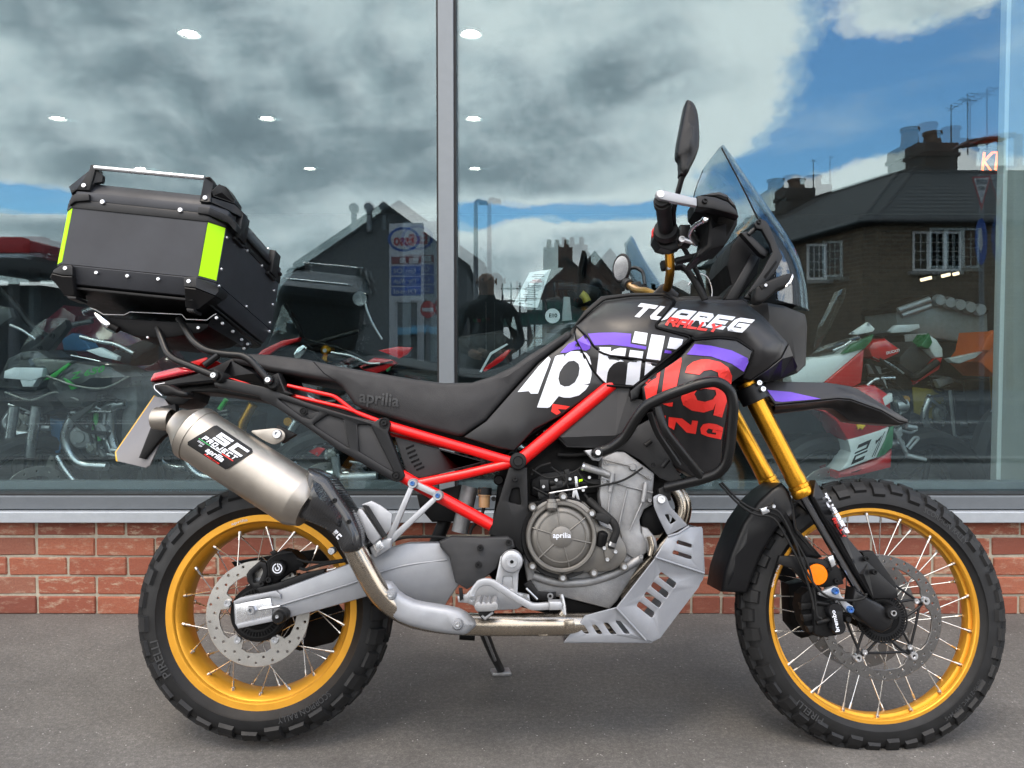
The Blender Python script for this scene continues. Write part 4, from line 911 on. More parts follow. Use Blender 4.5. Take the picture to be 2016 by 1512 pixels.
ctr = catmull([Vector(p) for p in ctr], 3, False); up, dn = [], []
for i, p in enumerate(ctr):
    d = (ctr[min(i+1, len(ctr)-1)]-ctr[max(i-1, 0)]).normalized(); n = Vector((-d.y, d.x)); wd = 7.2 if i > 8 else 6; up.append(tuple(p+n*wd)); dn.append(tuple(p-n*wd))
pn('brake_pedal', K.alloy, up+dn[::-1], -.212, .012, .003, par=fb); pn('pedal_tip', K.alloy, [(1080, 1184), (1104, 1184), (1108, 1190), (1107, 1201), (1082, 1202)], -.228, .03, .004, par=fb)
lathe('pedal_pivot', K.steel, 929.5, 1180, [(0, -.216), (.004, -.216), (.0045, -.222), (.008, -.222), (.0085, -.21)], -.22, 20, par=fb)
pn('foot_peg', K.case, [(933, 1194), (936, 1187), (943, 1183), (947, 1189), (951, 1183.5), (957, 1188.5), (962, 1184), (966, 1189), (972, 1184), (977, 1184), (980, 1190), (981, 1200), (970, 1204), (940, 1205), (936, 1201)], -.285, .085, .003, par=fb); pn('peg_body', K.black, [(941, 1203), (972, 1202), (973, 1208), (957, 1222), (950, 1220), (942, 1211)], -.270, .08, .003, par=fb); pn('peg_rib', K.case, [(947, 1214), (955, 1222), (972, 1208), (969, 1204), (955, 1215), (950, 1211)], -.276, .01, .002, par=fb)
bolt(1033, 1176, -.174, .007, K.steel, par=fb); bolt(1083, 1173, -.13, .008, K.steel, par=fb); pn('link_rod', K.black, [(903, 1158), (910, 1158), (912, 1180), (905, 1184)], -.178, .008, .002, par=fb); pn('brake_switch', K.black, [(1030, 1150), (1045, 1142), (1060, 1165), (1095, 1166), (1095, 1182), (1050, 1182)], -.135, .02, .003, par=fb); tube('brake_rod', K.steel, [(1036, 1158), (1058, 1180)], .003, -.15, par=fb)
# skid plate
sk = empty('skid_plate', bike)
pn('plate_bracket', K.skid, [(1286, 978, -.165), (1300, 972, -.165), (1312, 978, -.165), (1320, 998, -.16), (1354, 1034, -.14), (1314, 1054, -.15), (1298, 1022, -.16), (1288, 998, -.165)], -.16, .005, .0012, par=sk, holes=[[(1308, 1012.5, -.158), (1318, 1012.5, -.156), (1332, 1025.5, -.15), (1320, 1032.5, -.152)]], cr=4)
pn('plate_upper', K.skid, [(1314, 1058, -.152), (1330, 1052, -.148), (1357, 1038, -.132), (1382, 1037, -.115), (1386, 1128, -.118), (1290, 1097, -.168)], -.15, .005, .0015, par=sk, holes=[[(1334, 1063, -.148), (1362, 1072, -.134), (1362, 1079, -.134), (1331, 1070, -.15)], [(1326, 1083, -.154), (1362, 1095, -.134), (1361, 1102, -.134), (1323, 1090, -.155)]])
sh = [[(1301+dx_, 1125.5+dy_, -.15), (1332+dx_, 1148+dy_, -.142), (1326.5+dx_, 1159+dy_, -.144), (1295.5+dx_, 1135+dy_, -.152)] for dx_, dy_ in ((0, 0), (-14.4, 19.3), (-28.4, 38.8), (-42.6, 58.2))]
pn('plate_middle', K.skid, [(1290, 1098, -.168), (1386, 1129, -.118), (1383, 1140, -.114), (1376, 1156, -.116), (1300, 1256, -.132), (1284, 1263, -.140), (1271, 1260, -.146), (1213, 1197, -.172)], -.15, .005, .0015, par=sk, holes=sh)
ls = [[(1147.5, 1235), (1153, 1235), (1160.5, 1248), (1151, 1248), (1145, 1240)], [(1164.5, 1230), (1173.5, 1230), (1187, 1248.8), (1176.5, 1248.8)], [(1187, 1226), (1197, 1226), (1214.7, 1249), (1203, 1249)], [(1211, 1222), (1221, 1222), (1241, 1248), (1230, 1248)]]
pn('plate_lower', K.skid, [(1213, 1196, -.171), (1152, 1212, -.172), (1110, 1264, -.165), (1282, 1265, -.139), (1270, 1259.5, -.146)], -.16, .005, .0012, par=sk, holes=[[(x, y, -.168+.02*(x-1150)/120*.6) for x, y in h] for h in ls])
for Lp in ([(1290, 1097, -.17), (1386, 1128.5, -.12)], [(1213, 1196.5, -.174), (1240, 1226, -.162), (1271, 1260, -.148)], [(1315, 1056, -.153), (1335, 1050, -.147), (1356, 1036, -.136)]): tube('weld_seam', K.skid, Lp, .0028, par=sk, cr=0, seg=8)
pn('plate_front', K.skid, [(1384, 1040, -.112), (1388, 1128, -.114), (1384, 1142, -.112), (1300, 1257, -.130), (1284, 1264.5, -.138), (1276, 1262, -.130), (1290, 1250, -.125), (1370, 1140, -.108), (1376, 1128, -.108), (1373, 1042, -.108)], -.11, .23, .002, par=sk)
pn('plate_floor', K.skid, [(1112, 1262), (1284, 1262), (1284, 1266), (1110, 1266)], -.135, .27, .001, par=sk)
bolt(1301, 983, -.168, .0105, K.bright, par=sk)
# crash bars
cb = empty('crash_bars', bike)
bar = [(1177, 890, -.195), (1200, 884, -.20), (1228, 864, -.215), (1258, 815, -.25), (1272, 798, -.26), (1311, 779, -.275), (1378, 755, -.29), (1412, 750, -.292), (1438, 768, -.29), (1444, 797, -.285), (1437, 880, -.262), (1430, 914, -.25), (1412, 933, -.235), (1380, 944, -.215), (1312, 960, -.165)]
tube('crash_bar', K.tube, bar, .0125, par=cb, cr=.03, seg=18); tube('crash_brace', K.tube, [(1294, 802, -.26), (1300, 822, -.262), (1310, 850, -.262), (1385, 944, -.216)], .0105, par=cb, cr=.03, seg=16); tube('crash_brace', K.tube, [(1280, 812, -.21), (1292, 850, -.2), (1336, 916, -.18)], .008, par=cb, cr=.03)
fb2 = []
for p in bar: q = BF.P(*p); fb2.append(Vector((q.x, -q.y, q.z)))
link('crash_bar', tube_mesh(fillet(fb2, .03, False), .0125, 12), K.tube, cb)
lathe('bar_end', K.tube, 1177, 891, [(0, -.207), (.0075, -.207), (.008, -.21), (.0115, -.209), (.0125, -.205), (.0125, -.15)], -.207, 24, par=cb); bolt(1177, 891, -.2085, .007, K.bright, par=cb)
pn('bar_lug', K.alloy, [(1150, 887), (1180, 883), (1188, 897), (1180, 908), (1168, 906)], -.16, .02, .003, par=cb)
pn('bar_lug', K.tube, [(1296, 962), (1318, 952), (1322, 985), (1300, 990)], -.15, .02, .003, par=cb)
# ---- seat and bodywork
seat = pn('seat', K.seat, [(455, 694, -.10), (486, 695, -.11), (528, 697, -.115), (600, 706, -.125), (660, 719), (746, 734), (818, 746), (873, 753), (929, 752), (973, 738), (1012, 719), (1040, 699, -.13), (1080, 675, -.12), (1119, 650, -.115), (1125, 655, -.12), (1126, 663, -.125), (1108, 676, -.13), (1059, 712), (1010, 765), (957, 826), (913, 856), (905, 858), (896, 857), (818, 837), (707, 802), (695, 794), (672, 761), (659, 752), (568, 736), (528, 729, -.13), (470, 716, -.12), (455, 708, -.11)], -.140, .24, .013, rings=4, inner=[(860, 800, -.149), (780, 775, -.148), (930, 800, -.149), (700, 755, -.146), (1000, 740, -.146), (1060, 695, -.134), (600, 722, -.137)], sharp=60, gs=.022)
tube('seat_seam', K.dark, [(617, 712, -.1475), (638, 735, -.1525), (664, 752, -.1475)], .0012, par=seat, cr=0, seg=6)
pv, fs = text_flat('aprilia', .02, .95)
B.text('seat_lettering', K.grey, 'aprilia', (706, 799), (784, 809), (709, 767), [seat], par=seat, bold=.02, lift=.0012)
fl_ = pn('side_fairing_rear', K.tank, [(1126, 661, -.125), (1131, 652, -.13), (1134, 670), (1152, 704), (1166, 728), (1193, 757), (1180, 764), (1104, 818), (1052, 845), (1012, 888), (980, 881), (913, 860), (957, 829), (1012, 767), (1061, 714), (1110, 678)], -.140, .04, .004, inner=[(1090, 760, -.150), (1000, 850, -.148)], sharp=60, gs=.02)
tk = pn('fuel_tank_cover', K.tank, [(1130, 640, -.125), (1152, 622, -.115), (1189, 592, -.10), (1243, 585, -.10), (1308, 584, -.105), (1328, 593, -.12), (1311, 616, -.165), (1291, 638, -.180), (1293, 646, -.183), (1360, 662, -.19), (1364, 669, -.19), (1297, 716, -.19), (1274, 711, -.19), (1235, 704, -.186), (1202, 700, -.18), (1186, 693, -.172), (1170, 681, -.162), (1152, 658, -.145), (1134, 642, -.13)], -.17, .06, .0035, inner=[(1190, 630, -.150), (1250, 605, -.142), (1300, 598, -.135), (1240, 650, -.180), (1290, 690, -.195)], sharp=60, gs=.016)
mid = pn('side_fairing_middle', K.tank, [(1132, 641, -.125), (1151, 660, -.14), (1169, 683, -.155), (1186, 695.5, -.165), (1201, 702.5, -.172), (1235, 707, -.178), (1274, 713.5, -.182), (1296, 719, -.183), (1262, 753, -.165), (1248, 761, -.158), (1194, 757.5, -.148), (1167, 728, -.142), (1153, 704, -.142), (1135, 670, -.14), (1131, 651, -.13)], -.16, .05, .0035, inner=[(1200, 730, -.164)], sharp=60, gs=.016)
uf = pn('upper_fairing', K.tank, [(1330, 594, -.12), (1355, 590, -.12), (1462, 589.5, -.12), (1474, 600, -.13), (1503, 622, -.15), (1552, 675, -.165), (1538, 704, -.185), (1513, 724, -.188), (1478, 748, -.172), (1462, 744, -.172), (1467, 733, -.19), (1484, 690, -.21), (1450, 667, -.20), (1415, 663.5, -.20), (1367, 667, -.19), (1361, 660.5, -.19), (1294, 644.5, -.182), (1292, 638, -.18), (1312, 616, -.165)], -.18, .06, .0035,
        inner=[(1335, 640, -.195), (1400, 655, -.205), (1455, 655, -.212), (1500, 690, -.215), (1470, 620, -.18), (1400, 615, -.17)], sharp=60, gs=.014)
lf = pn('lower_fairing_facet', K.tank, [(1553.5, 677, -.163), (1562, 700, -.155), (1571, 721, -.13), (1566, 729, -.115), (1538, 745, -.10), (1513, 752, -.09), (1481, 752, -.11), (1479, 749, -.170), (1514, 725, -.186), (1539, 705, -.183)], -.16, .05, .002, sharp=12)
la = pn('lower_side_fairing', K.tank, [(1368, 671, -.20), (1415, 667, -.21), (1450, 670, -.21), (1482, 691, -.215), (1466, 735, -.21), (1440, 753, -.205), (1433, 800, -.20), (1423, 865, -.18), (1420, 922, -.165), (1362, 938, -.16), (1326, 915, -.155), (1300, 812, -.175), (1272, 795, -.185), (1266, 761, -.19), (1298, 732, -.2), (1341, 702, -.205)], -.20, .05, .004, inner=[(1400, 735, -.245), (1350, 790, -.24), (1430, 730, -.235), (1380, 830, -.215), (1345, 740, -.235)], sharp=60, gs=.016)
pn('headlight_cowl', K.satin, [(1470, 598, -.10), (1512, 594, -.115), (1545, 600, -.105), (1588, 618, -.07), (1592, 640, -.065), (1589, 718, -.06), (1572, 734, -.075), (1520, 752, -.09), (1490, 740, -.10)], -.10, .19, .010, inner=[(1560, 660, -.085), (1515, 625, -.115)], sharp=14)
pn('headlight_lower', K.black, [(1440, 745), (1480, 752), (1515, 752), (1566, 732), (1572, 724), (1545, 700), (1480, 720)], -.085, .17, .006)
tr_ = pn('tank_trim', K.black, [(1120, 655, -.10), (1150, 612, -.09), (1184, 582, -.07), (1240, 576, -.065), (1310, 575.5, -.065), (1340, 587, -.08), (1470, 588, -.09), (1476, 600, -.1), (1400, 640, -.12), (1365, 680, -.15), (1270, 760, -.13), (1190, 760, -.12), (1140, 690, -.12)], -.10, .16, .006)
pn('tank_far_side', K.tank, [(1130, 640), (1190, 592), (1300, 582), (1460, 592), (1540, 680), (1480, 745), (1250, 760), (1160, 720)], .12, .06, .006)
pn('dash_hump', K.black, [(1330, 590, -.06), (1345, 583, -.06), (1470, 583, -.06), (1476, 594, -.06)], -.06, .12, .002)
pn('gap_filler', K.satin, [(1240, 770), (1262, 752), (1300, 726), (1292, 745), (1264, 762), (1258, 782), (1243, 788)], -.172, .05, .005)
kp = pn('knee_panel', K.tex, [(1093, 857, -.135), (1216, 762, -.145), (1243, 762, -.15), (1238, 780, -.155), (1266, 787, -.16), (1276, 808, -.16), (1254, 838, -.155), (1216, 874, -.145), (1180, 882, -.14), (1117, 881, -.135)], -.145, .04, .003, inner=[(1212, 857, -.158), (1105, 861, -.148)], sharp=10)
rs = pn('radiator_shroud', K.tex, [(1180, 884, -.138), (1216, 876, -.145), (1256, 838, -.155), (1300, 813, -.165), (1326, 916, -.15), (1345, 946, -.14), (1325, 952, -.138), (1300, 942, -.138), (1262, 906, -.140), (1230, 888, -.138)], -.15, .03, .003, inner=[(1285, 890, -.158)]); bolt(1286, 916, -.162, .006, K.black, par=rs)
for L_ in ([(1270, 877), (1282, 868)], [(1303, 920), (1316, 905)]): tube('shroud_peg', K.black, L_, .006, -.172, par=rs, cr=0)
# lettering and colours on the bodywork
body = [tk, mid, fl_, la, uf]
def vin(m, *loops, name='vinyl'): return B.decal(name, m, loops, body)
T_ = lambda L: [(1100+x/6.3, 560+y/6.3) for x, y in L]
vin(K.purple, T_([(360, 612), (500, 600), (700, 596), (900, 612), (890, 735), (1090, 772), (1080, 808), (850, 770), (640, 748), (445, 755)]))
vin(K.purple, T_([(232, 690), (330, 622), (425, 765), (385, 800), (340, 822), (295, 812)])); vin(K.purple, T_([(20, 848), (120, 738), (205, 700), (280, 800), (180, 815), (90, 848)]))
vin(K.purple, T_([(1318, 812), (1460, 835), (1430, 862), (1308, 850)]))
vin(K.purple, [(1358, 691), (1368, 677.5), (1400, 681), (1440, 690), (1476, 707), (1464, 732), (1440, 716), (1400, 702), (1352, 698)])
W_ = K.white
vin(W_, T_([(945, 582), (1102, 605), (1080, 745), (908, 718)])); vin(W_, T_([(1150, 620), (1318, 642), (1258, 942), (1085, 920)])); vin(W_, T_([(1378, 656), (1542, 682), (1525, 748), (1460, 805), (1345, 790)]))
vin(W_, T_([(1078, 955), (1245, 976), (1062, 1132)])); vin(W_, T_([(885, 812), (1050, 832), (1036, 918), (868, 895)])); vin(W_, T_([(862, 930), (1028, 945), (1000, 1190), (925, 1248), (830, 1240)]))
vin(W_, T_([(505, 778), (648, 782), (645, 838), (690, 806), (760, 786), (838, 792), (822, 888), (740, 880), (640, 870), (560, 842), (498, 812)]))
vin(W_, T_([(500, 852), (560, 880), (640, 895), (740, 908), (810, 922), (806, 955), (740, 956), (680, 985), (630, 1040), (608, 1090), (590, 1224), (540, 1180), (470, 1100)]))
p_out = [(78, 905), (86, 868), (150, 832), (230, 828), (290, 836), (350, 960), (405, 1075), (405, 1130), (385, 1225), (350, 1235), (300, 1240), (372, 1250), (330, 1310), (250, 1375), (140, 1405), (60, 1402), (0, 1385), (-110, 1520), (-140, 1530), (-270, 1525), (-145, 1180), (-45, 900), (-20, 882), (60, 868)]
p_hole = [(60, 1010), (120, 955), (190, 945), (245, 985), (258, 1040), (245, 1130), (200, 1215), (130, 1262), (70, 1268), (15, 1240), (-5, 1170), (10, 1090)]
vin(W_, T_(p_out), T_(p_hole)); vin(W_, T_([(305, 838), (345, 850), (385, 900), (405, 985), (402, 1000), (380, 968), (340, 890)]))
vin(W_, [(1024, 766), (1060, 722), (1080, 702), (1084, 707), (1079, 722), (1069, 748), (1059, 775), (1045, 775), (1041, 770), (1019, 772)])
R_ = K.redv
vin(R_, T_([(1058, 1230), (1110, 1175), (1262, 1085), (1205, 1415), (1100, 1465), (1082, 1400)])); vin(R_, T_([(1322, 1042), (1430, 970), (1520, 905), (1525, 960), (1455, 1310), (1275, 1380)])); vin(R_, T_([(1290, 1480), (1420, 1460), (1412, 1512), (1370, 1512)]))
vin(R_, [(1349, 734), (1353, 722), (1364, 713), (1380, 708), (1396, 708), (1418, 713), (1434, 724), (1441, 740), (1440, 752), (1433, 782), (1421, 822), (1404, 817), (1409, 793), (1404, 806), (1385, 812), (1362, 808), (1345, 797), (1341, 784), (1346, 766), (1360, 752), (1380, 746), (1407, 748), (1415, 745), (1413, 733), (1400, 728), (1386, 730), (1377, 738)], [(1367, 776), (1372, 768), (1388, 765), (1408, 768), (1410, 776), (1403, 786), (1388, 791), (1373, 788)])
C_ = lambda L: [(1200+x/5.6, 720+y/5.6) for x, y in L]
vin(R_, C_([(655, 565), (800, 580), (900, 655), (912, 602), (975, 608), (950, 752), (850, 735), (735, 615), (712, 708), (650, 668)]), name='fairing_lettering'); vin(R_, C_([(600, 548), (622, 552), (615, 640), (600, 600)]), name='fairing_lettering')
vin(R_, C_([(1250, 680), (1246, 725), (1180, 715), (1090, 690), (1065, 720), (1080, 745), (1170, 760), (1175, 740), (1130, 733), (1136, 705), (1246, 722), (1228, 812), (1080, 780), (1010, 750), (1000, 690), (1030, 645), (1090, 632), (1180, 645)]), name='fairing_lettering')
vin(R_, C_([(470, 630), (500, 632), (498, 668), (475, 664)]), name='fairing_lettering'); vin(R_, [(1088, 795), (1122, 800), (1114, 806), (1098, 805), (1104, 812), (1096, 817), (1085, 810)], name='fairing_lettering')
B.strokes('model_lettering', K.white, 'TUAREG', (1237, 622), (1461, 655), (1262, 597), body, w=.27, gap=.1)
B.strokes('model_lettering', K.redv, 'RALLY', (1309, 640), (1411, 655), (1320, 625), body, w=.26, gap=.08, lift=.0016)
for L_ in ([(1131, 655, -.128), (1133, 641, -.126), (1153, 620, -.117), (1189, 589.5, -.104), (1243, 582, -.102), (1308, 581, -.106), (1331, 592, -.122), (1311, 617, -.168), (1291.5, 639, -.182), (1294, 645.5, -.184), (1362, 664.5, -.193), (1330, 692, -.195), (1297, 718.5, -.19), (1249, 762, -.160), (1194, 759, -.150)],
           [(1362, 664.5, -.193), (1367, 669, -.195), (1415, 665, -.204), (1450, 668.5, -.205), (1483.5, 691, -.212), (1467, 734, -.20)]): tube('panel_gap_seal', K.dark, L_, .0030, par=tr_, cr=.012, seg=8)
tg = [[(1329, 594), (1311, 616), (1290, 638), (1293, 646), (1362, 662)]]
# ---- front end
fk = empty('front_fork', bike)
def leg(y, top, cl, bot, ax_, par):
    a, b = BF.P(*top, y), BF.P(*bot, y); L = (b-a).length; d = (b-a)/L
    link('fork_tube', lathe_ax(a, b, [(0, 0), (0, .021), (.003, .0228), (L*.28, .0232), (L*.80, .0232), (L*.86, .0245), (L*.90, .0238), (L*.905, .0258), (L*.93, .0262), (L*.935, .0245), (L*.95, .0265), (L*.985, .0268), (L, .0245), (L, 0)], 36, 30), K.fork, par)
    c = BF.P(*cl, y); link('fork_clamp', lathe_ax(c-d*.022, c+d*.022, [(0, .0225), (0, .034), (.002, .0355), (.042, .0355), (.044, .034), (.044, .0225)], 36), K.satin, par)
    e = BF.P(*ax_, y); link('fork_stanchion', lathe_ax(b, e, [(-.01, .0135), ((e-b).length, .0135)], 28), K.chromed, par)
K.chromed = mat('dark chrome stanchion', (.26, .27, .29), .12, 1, rvar=.03)
leg(-.105, (1467, 751), (1481, 775), (1583, 976), (1702, 1180), fk); leg(.105, (1400, 740), (1424, 790), (1521, 963), (1608, 1150), fk)
for px, py in ((1494, 754), (1501.5, 766)): bolt(px, py, -.142, .0072, K.bright, par=fk)
pn('triple_clamp', K.satin, [(1425, 745), (1490, 750), (1500, 775), (1440, 790)], -.09, .18, .006, par=fk)
ff = pn('fork_foot', K.satin, [(1683, 1158), (1712, 1176), (1737, 1190), (1752, 1203), (1763, 1220), (1756, 1238), (1739, 1247), (1724, 1243), (1709, 1231), (1690, 1216), (1678, 1205), (1680, 1180)], -.128, .05, .010, par=fk, rings=4, inner=[(1722, 1215, -.133)], sharp=50)
lathe('axle_end', K.black, 1758.8, 1207, [(0, -.139), (.0035, -.139), (.004, -.143), (.007, -.143), (.0075, -.139), (.014, -.139), (.0155, -.136), (.0155, -.09)], -.139, 28, par=fk); lathe('axle_bolt', K.bright, 1758.8, 1207, [(.004, -.1395), (.0042, -.1435), (.0068, -.1435), (.0070, -.1395)], -.14, 20, par=fk)
fg = pn('fork_guard', K.satin, [(1606, 945, -.125), (1622, 972, -.13), (1667, 1055, -.13), (1710, 1107, -.128), (1769, 1164, -.12), (1764, 1178, -.12), (1718, 1179, -.13), (1689, 1132, -.137), (1622, 1019, -.137), (1600, 978, -.135)], -.13, .04, .004, inner=[(1650, 1050, -.143), (1700, 1130, -.143)], sharp=18, par=fk)
pn('guard_flare', K.black, [(1697, 1087), (1720, 1085), (1764, 1148), (1769, 1176), (1730, 1178)], -.110, .03, .003, par=fk)
for px, py in ((1705, 1100), (1721, 1126)): bolt(px, py, -.134, .0065, K.black, par=fk)
B.strokes('guard_lettering', K.white, 'TUAREG', (1617, 976), (1663, 1054), (1627, 970), [fg], w=.30, gap=.12, par=fk); B.strokes('guard_lettering', K.redv, 'RALLY', (1637, 1022), (1660, 1060), (1643, 1018), [fg], w=.28, gap=.1, par=fk, lift=.0014)
hug = pn('front_mudguard', K.satin, [(1421, 1166, -.055), (1428, 1125, -.06), (1439, 1091, -.065), (1464, 1030, -.075), (1493, 988, -.08), (1520, 963, -.085), (1541, 950, -.085), (1556, 965, -.09), (1566, 998, -.09), (1571, 1040, -.09), (1623, 1098, -.09), (1600, 1104, -.088), (1585, 1098, -.088), (1564, 1062, -.085), (1545, 1022, -.085), (1526, 1050, -.08), (1500, 1096, -.075), (1482, 1140, -.065), (1472, 1169, -.055)], -.08, .15, .012, rings=3, inner=[(1520, 1000, -.095), (1470, 1070, -.083), (1445, 1130, -.07), (1560, 1040, -.097)], sharp=40)
pn('mudguard_bracket', K.black, [(1535, 1094), (1592, 1097), (1640, 1105), (1655, 1122), (1662, 1150), (1625, 1157), (1590, 1152), (1560, 1120), (1530, 1110)], -.112, .012, .003)
pn('bracket_tab', K.bright, [(1630, 1097), (1640, 1093), (1646, 1112), (1638, 1117)], -.12, .004, .001)
for px, py in ((1633, 1121), (1646, 1144)): bolt(px, py, -.114, .0062, K.black)
rfl = lathe('reflector', K.orange, 1609, 1131, [(0, -.131), (.0245, -.1305), (.0265, -.128), (.0265, -.118), (0, -.118)], -.13, 40); lathe('reflector_rim', K.black, 1609, 1131, [(.0262, -.131), (.0275, -.129), (.0275, -.116), (.0262, -.116)], -.13, 40)
# front calipers
def caliper(s, px0=0):
    pass
cal = empty('front_caliper', bike)
pn('caliper_fins', K.black, [(1577, 1188), (1604, 1186), (1604, 1198), (1578, 1201)], -.104, .02, .002, par=cal); pn('caliper_fins', K.black, [(1580, 1210), (1604, 1208), (1604, 1221), (1583, 1224)], -.104, .02, .002, par=cal); pn('caliper_fins', K.black, [(1588, 1233), (1606, 1231), (1606, 1243), (1594, 1246)], -.104, .02, .002, par=cal)
pn('caliper_body', K.dark, [(1578, 1172), (1592, 1160), (1612, 1162), (1640, 1180), (1655, 1195), (1660, 1240), (1650, 1252), (1620, 1256), (1596, 1250), (1582, 1228), (1574, 1196)], -.095, .05, .008, par=cal)
pn('caliper_bridge', K.black, [(1600, 1185), (1645, 1182), (1650, 1200), (1640, 1215), (1650, 1245), (1630, 1256), (1604, 1250)], -.112, .03, .006, par=cal)
for px, py, r in ((1645.7, 1203, .0185), (1651.6, 1235, .0175)): lathe('piston_cap', K.satin, px, py, [(0, -.136), (r*.9, -.136), (r, -.133), (r, -.10)], -.135, 32, par=cal)
capo = pn('cap_bridge', K.satin, [(1635, 1205), (1658, 1203), (1662, 1233), (1641, 1236)], -.1362, .03, .001, par=cal)
caps = [o for o in cal.children if o.name.startswith('piston_cap')]
pv, fs = text_flat('brembo', .02)
o_, e_, t_ = Vector((1653.5, 1243)), Vector((1644, 1201)), Vector((1645, 1244.5))
link('caliper_lettering', mesh([BF.P(*(o_+(e_-o_)*u+(t_-o_)*v), -.1366) for u, v in pv], fs, smooth=False), K.white, cal)
pn('caliper_mount', K.alloy, [(1612, 1168), (1630, 1160), (1643, 1154), (1652, 1158), (1656, 1172), (1668, 1186), (1680, 1194), (1680, 1206), (1668, 1206), (1650, 1180), (1630, 1178), (1613, 1172)], -.132, .01, .002, par=cal)
for px, py in ((1643.7, 1163.4), (1673, 1199.7)): bolt(px, py, -.133, .0085, K.blue, par=cal)
lathe('bleed_boss', K.black, 1669, 1219, [(0, -.125), (.006, -.125), (.009, -.12), (.010, -.10)], -.12, 16, par=cal)
for L_ in ([(1607, 1226), (1640, 1219)], [(1606, 1186), (1634, 1190)]): tube('caliper_pin', K.black, L_, .0062, -.118, par=cal, cr=0)
pn('far_caliper', K.dark, [(1552, 1150), (1600, 1140), (1620, 1160), (1615, 1250), (1580, 1258), (1556, 1230)], .06, .06, .008, par=cal); pn('sensor_bracket', K.black, [(1528, 1112), (1560, 1106), (1570, 1140), (1545, 1147), (1528, 1138)], .05, .02, .004, par=cal)
# hoses down the fork
for k, pth in enumerate(([(1421, 950), (1455, 985), (1490, 1005), (1530, 1015), (1560, 1055), (1590, 1110), (1603, 1165), (1608, 1210), (1618, 1218)], [(1416, 952), (1452, 990), (1485, 1012), (1522, 1020), (1548, 1058), (1580, 1120), (1598, 1175), (1602, 1200)], [(1510, 1000), (1535, 1010), (1562, 1060), (1590, 1130), (1625, 1172), (1670, 1182), (1700, 1178), (1706, 1168)])):
    tube('brake_hose', K.rubber, [(x, y, -.13-.004*k) for x, y in pth], .0029, sm=5, seg=10)
pn('hose_clamp', K.steel, [(1497, 1002), (1512, 997), (1516, 1008), (1502, 1014)], -.138, .008, .0015); pn('hose_plate', K.satin, [(1510, 998), (1526, 990), (1528, 1002), (1514, 1010)], -.12, .01, .002)
bolt(1523, 997, -.122, .0045, K.bright)
# high beak
bk = pn('beak_mudguard', K.tank, [(1507, 752, -.085), (1526, 751, -.085), (1630, 753, -.078), (1674, 760, -.07), (1690, 766, -.066), (1788, 826, -.020), (1788, 832, -.020), (1770, 829, -.034), (1735, 808, -.066), (1674, 786, -.098), (1649, 784.5, -.104), (1526, 797, -.115), (1505, 768, -.112)], -.08, .05, .0025, sharp=60, gs=.014)
pn('beak_underside', K.tank, [(1526, 798, -.114), (1649, 785.5, -.103), (1674, 787, -.097), (1735, 809, -.065), (1770, 830, -.033), (1787, 833, -.019), (1770, 837, -.018), (1700, 832.5, -.03), (1672, 828.5, -.036), (1661, 818.5, -.042), (1640, 804.5, -.052), (1619, 802.5, -.06), (1524, 814, -.07), (1513, 790, -.10)], -.08, .05, .002, sharp=60, gs=.014)
B.decal('beak_stripe', K.purple, [[(1510, 768), (1557, 772), (1616, 785.5), (1540, 791.5), (1526, 790)]], [bk], par=bk)
# screen, stays, instruments
def loft(name, m, rows, par, th=.003, nu=12):
    """rows of (near, centre, far) pixel+depth triples joined into one curved sheet with thickness"""
    G = []
    for a, c, b in rows:
        a, c, b = BF.P(*a), BF.P(*c), BF.P(*b); q = c*2-(a+b)*.5
        G.append([a*(1-t)**2+q*2*t*(1-t)+b*t*t for t in (k/nu for k in range(nu+1))])
    G = [[p for p in r] for r in zip(*[catmull(list(col), 4, False) for col in zip(*G)])]
    n, k = len(G), len(G[0]); V = [p for r in G for p in r]; Fc = [[i*k+j, i*k+j+1, (i+1)*k+j+1, (i+1)*k+j] for i in range(n-1) for j in range(k-1)]
    me = bpy.data.meshes.new(name); me.from_pydata([tuple(v) for v in V], [], Fc); b = bmesh.new(); b.from_mesh(me); bmesh.ops.recalc_face_normals(b, faces=b.faces)
    bmesh.ops.solidify(b, geom=list(b.faces), thickness=th); b.to_mesh(me); b.free(); me.polygons.foreach_set('use_smooth', [True]*len(me.polygons)); me.set_sharp_from_angle(angle=R(50))
    return link(name, me, m, par)
scr = loft('windscreen', K.smoke, [((1422, 293, -.075), (1419, 289, 0), (1384, 335, .10)), ((1452, 350, -.12), (1470, 370, 0), (1364, 395, .14)), ((1482, 410, -.14), (1507, 420, 0), (1374, 440, .16)), ((1508, 465, -.15), (1552, 484, 0), (1400, 480, .17)), ((1524, 520, -.15), (1577, 545, .01), (1420, 530, .17)), ((1530, 590, -.15), (1586, 612, .02), (1430, 590, .17))], bike)
tube('screen_rim', K.dark, [(1421, 292, -.077), (1452, 350, -.122), (1482, 410, -.142), (1508, 465, -.152), (1524, 520, -.152), (1530, 590, -.152)], .0022, sm=4, seg=8)
tube('screen_rim', K.dark, [(1384, 335, .10), (1364, 395, .14), (1374, 440, .16), (1400, 480, .17), (1420, 530, .17)], .0014, sm=4, seg=8)
st = pn('screen_stay', K.satin, [(1485, 441), (1490, 433), (1498, 430), (1508, 434), (1514, 442), (1528, 476), (1542, 506), (1530, 530), (1480, 591), (1466, 585), (1500, 535), (1521, 496), (1516, 480), (1500, 452), (1490, 450)], -.165, .012, .003); bolt(1494, 437, -.167, .006, K.black, par=st); bolt(1478, 578, -.167, .006, K.black, par=st)
pn('stay_slot', K.dark, [(1503, 545), (1528, 512), (1530, 517), (1507, 549)], -.1655, .004, .0005, par=st); tube('stay_link', K.satin, [(1490, 447), (1473, 462)], .006, -.15, par=st, cr=0)
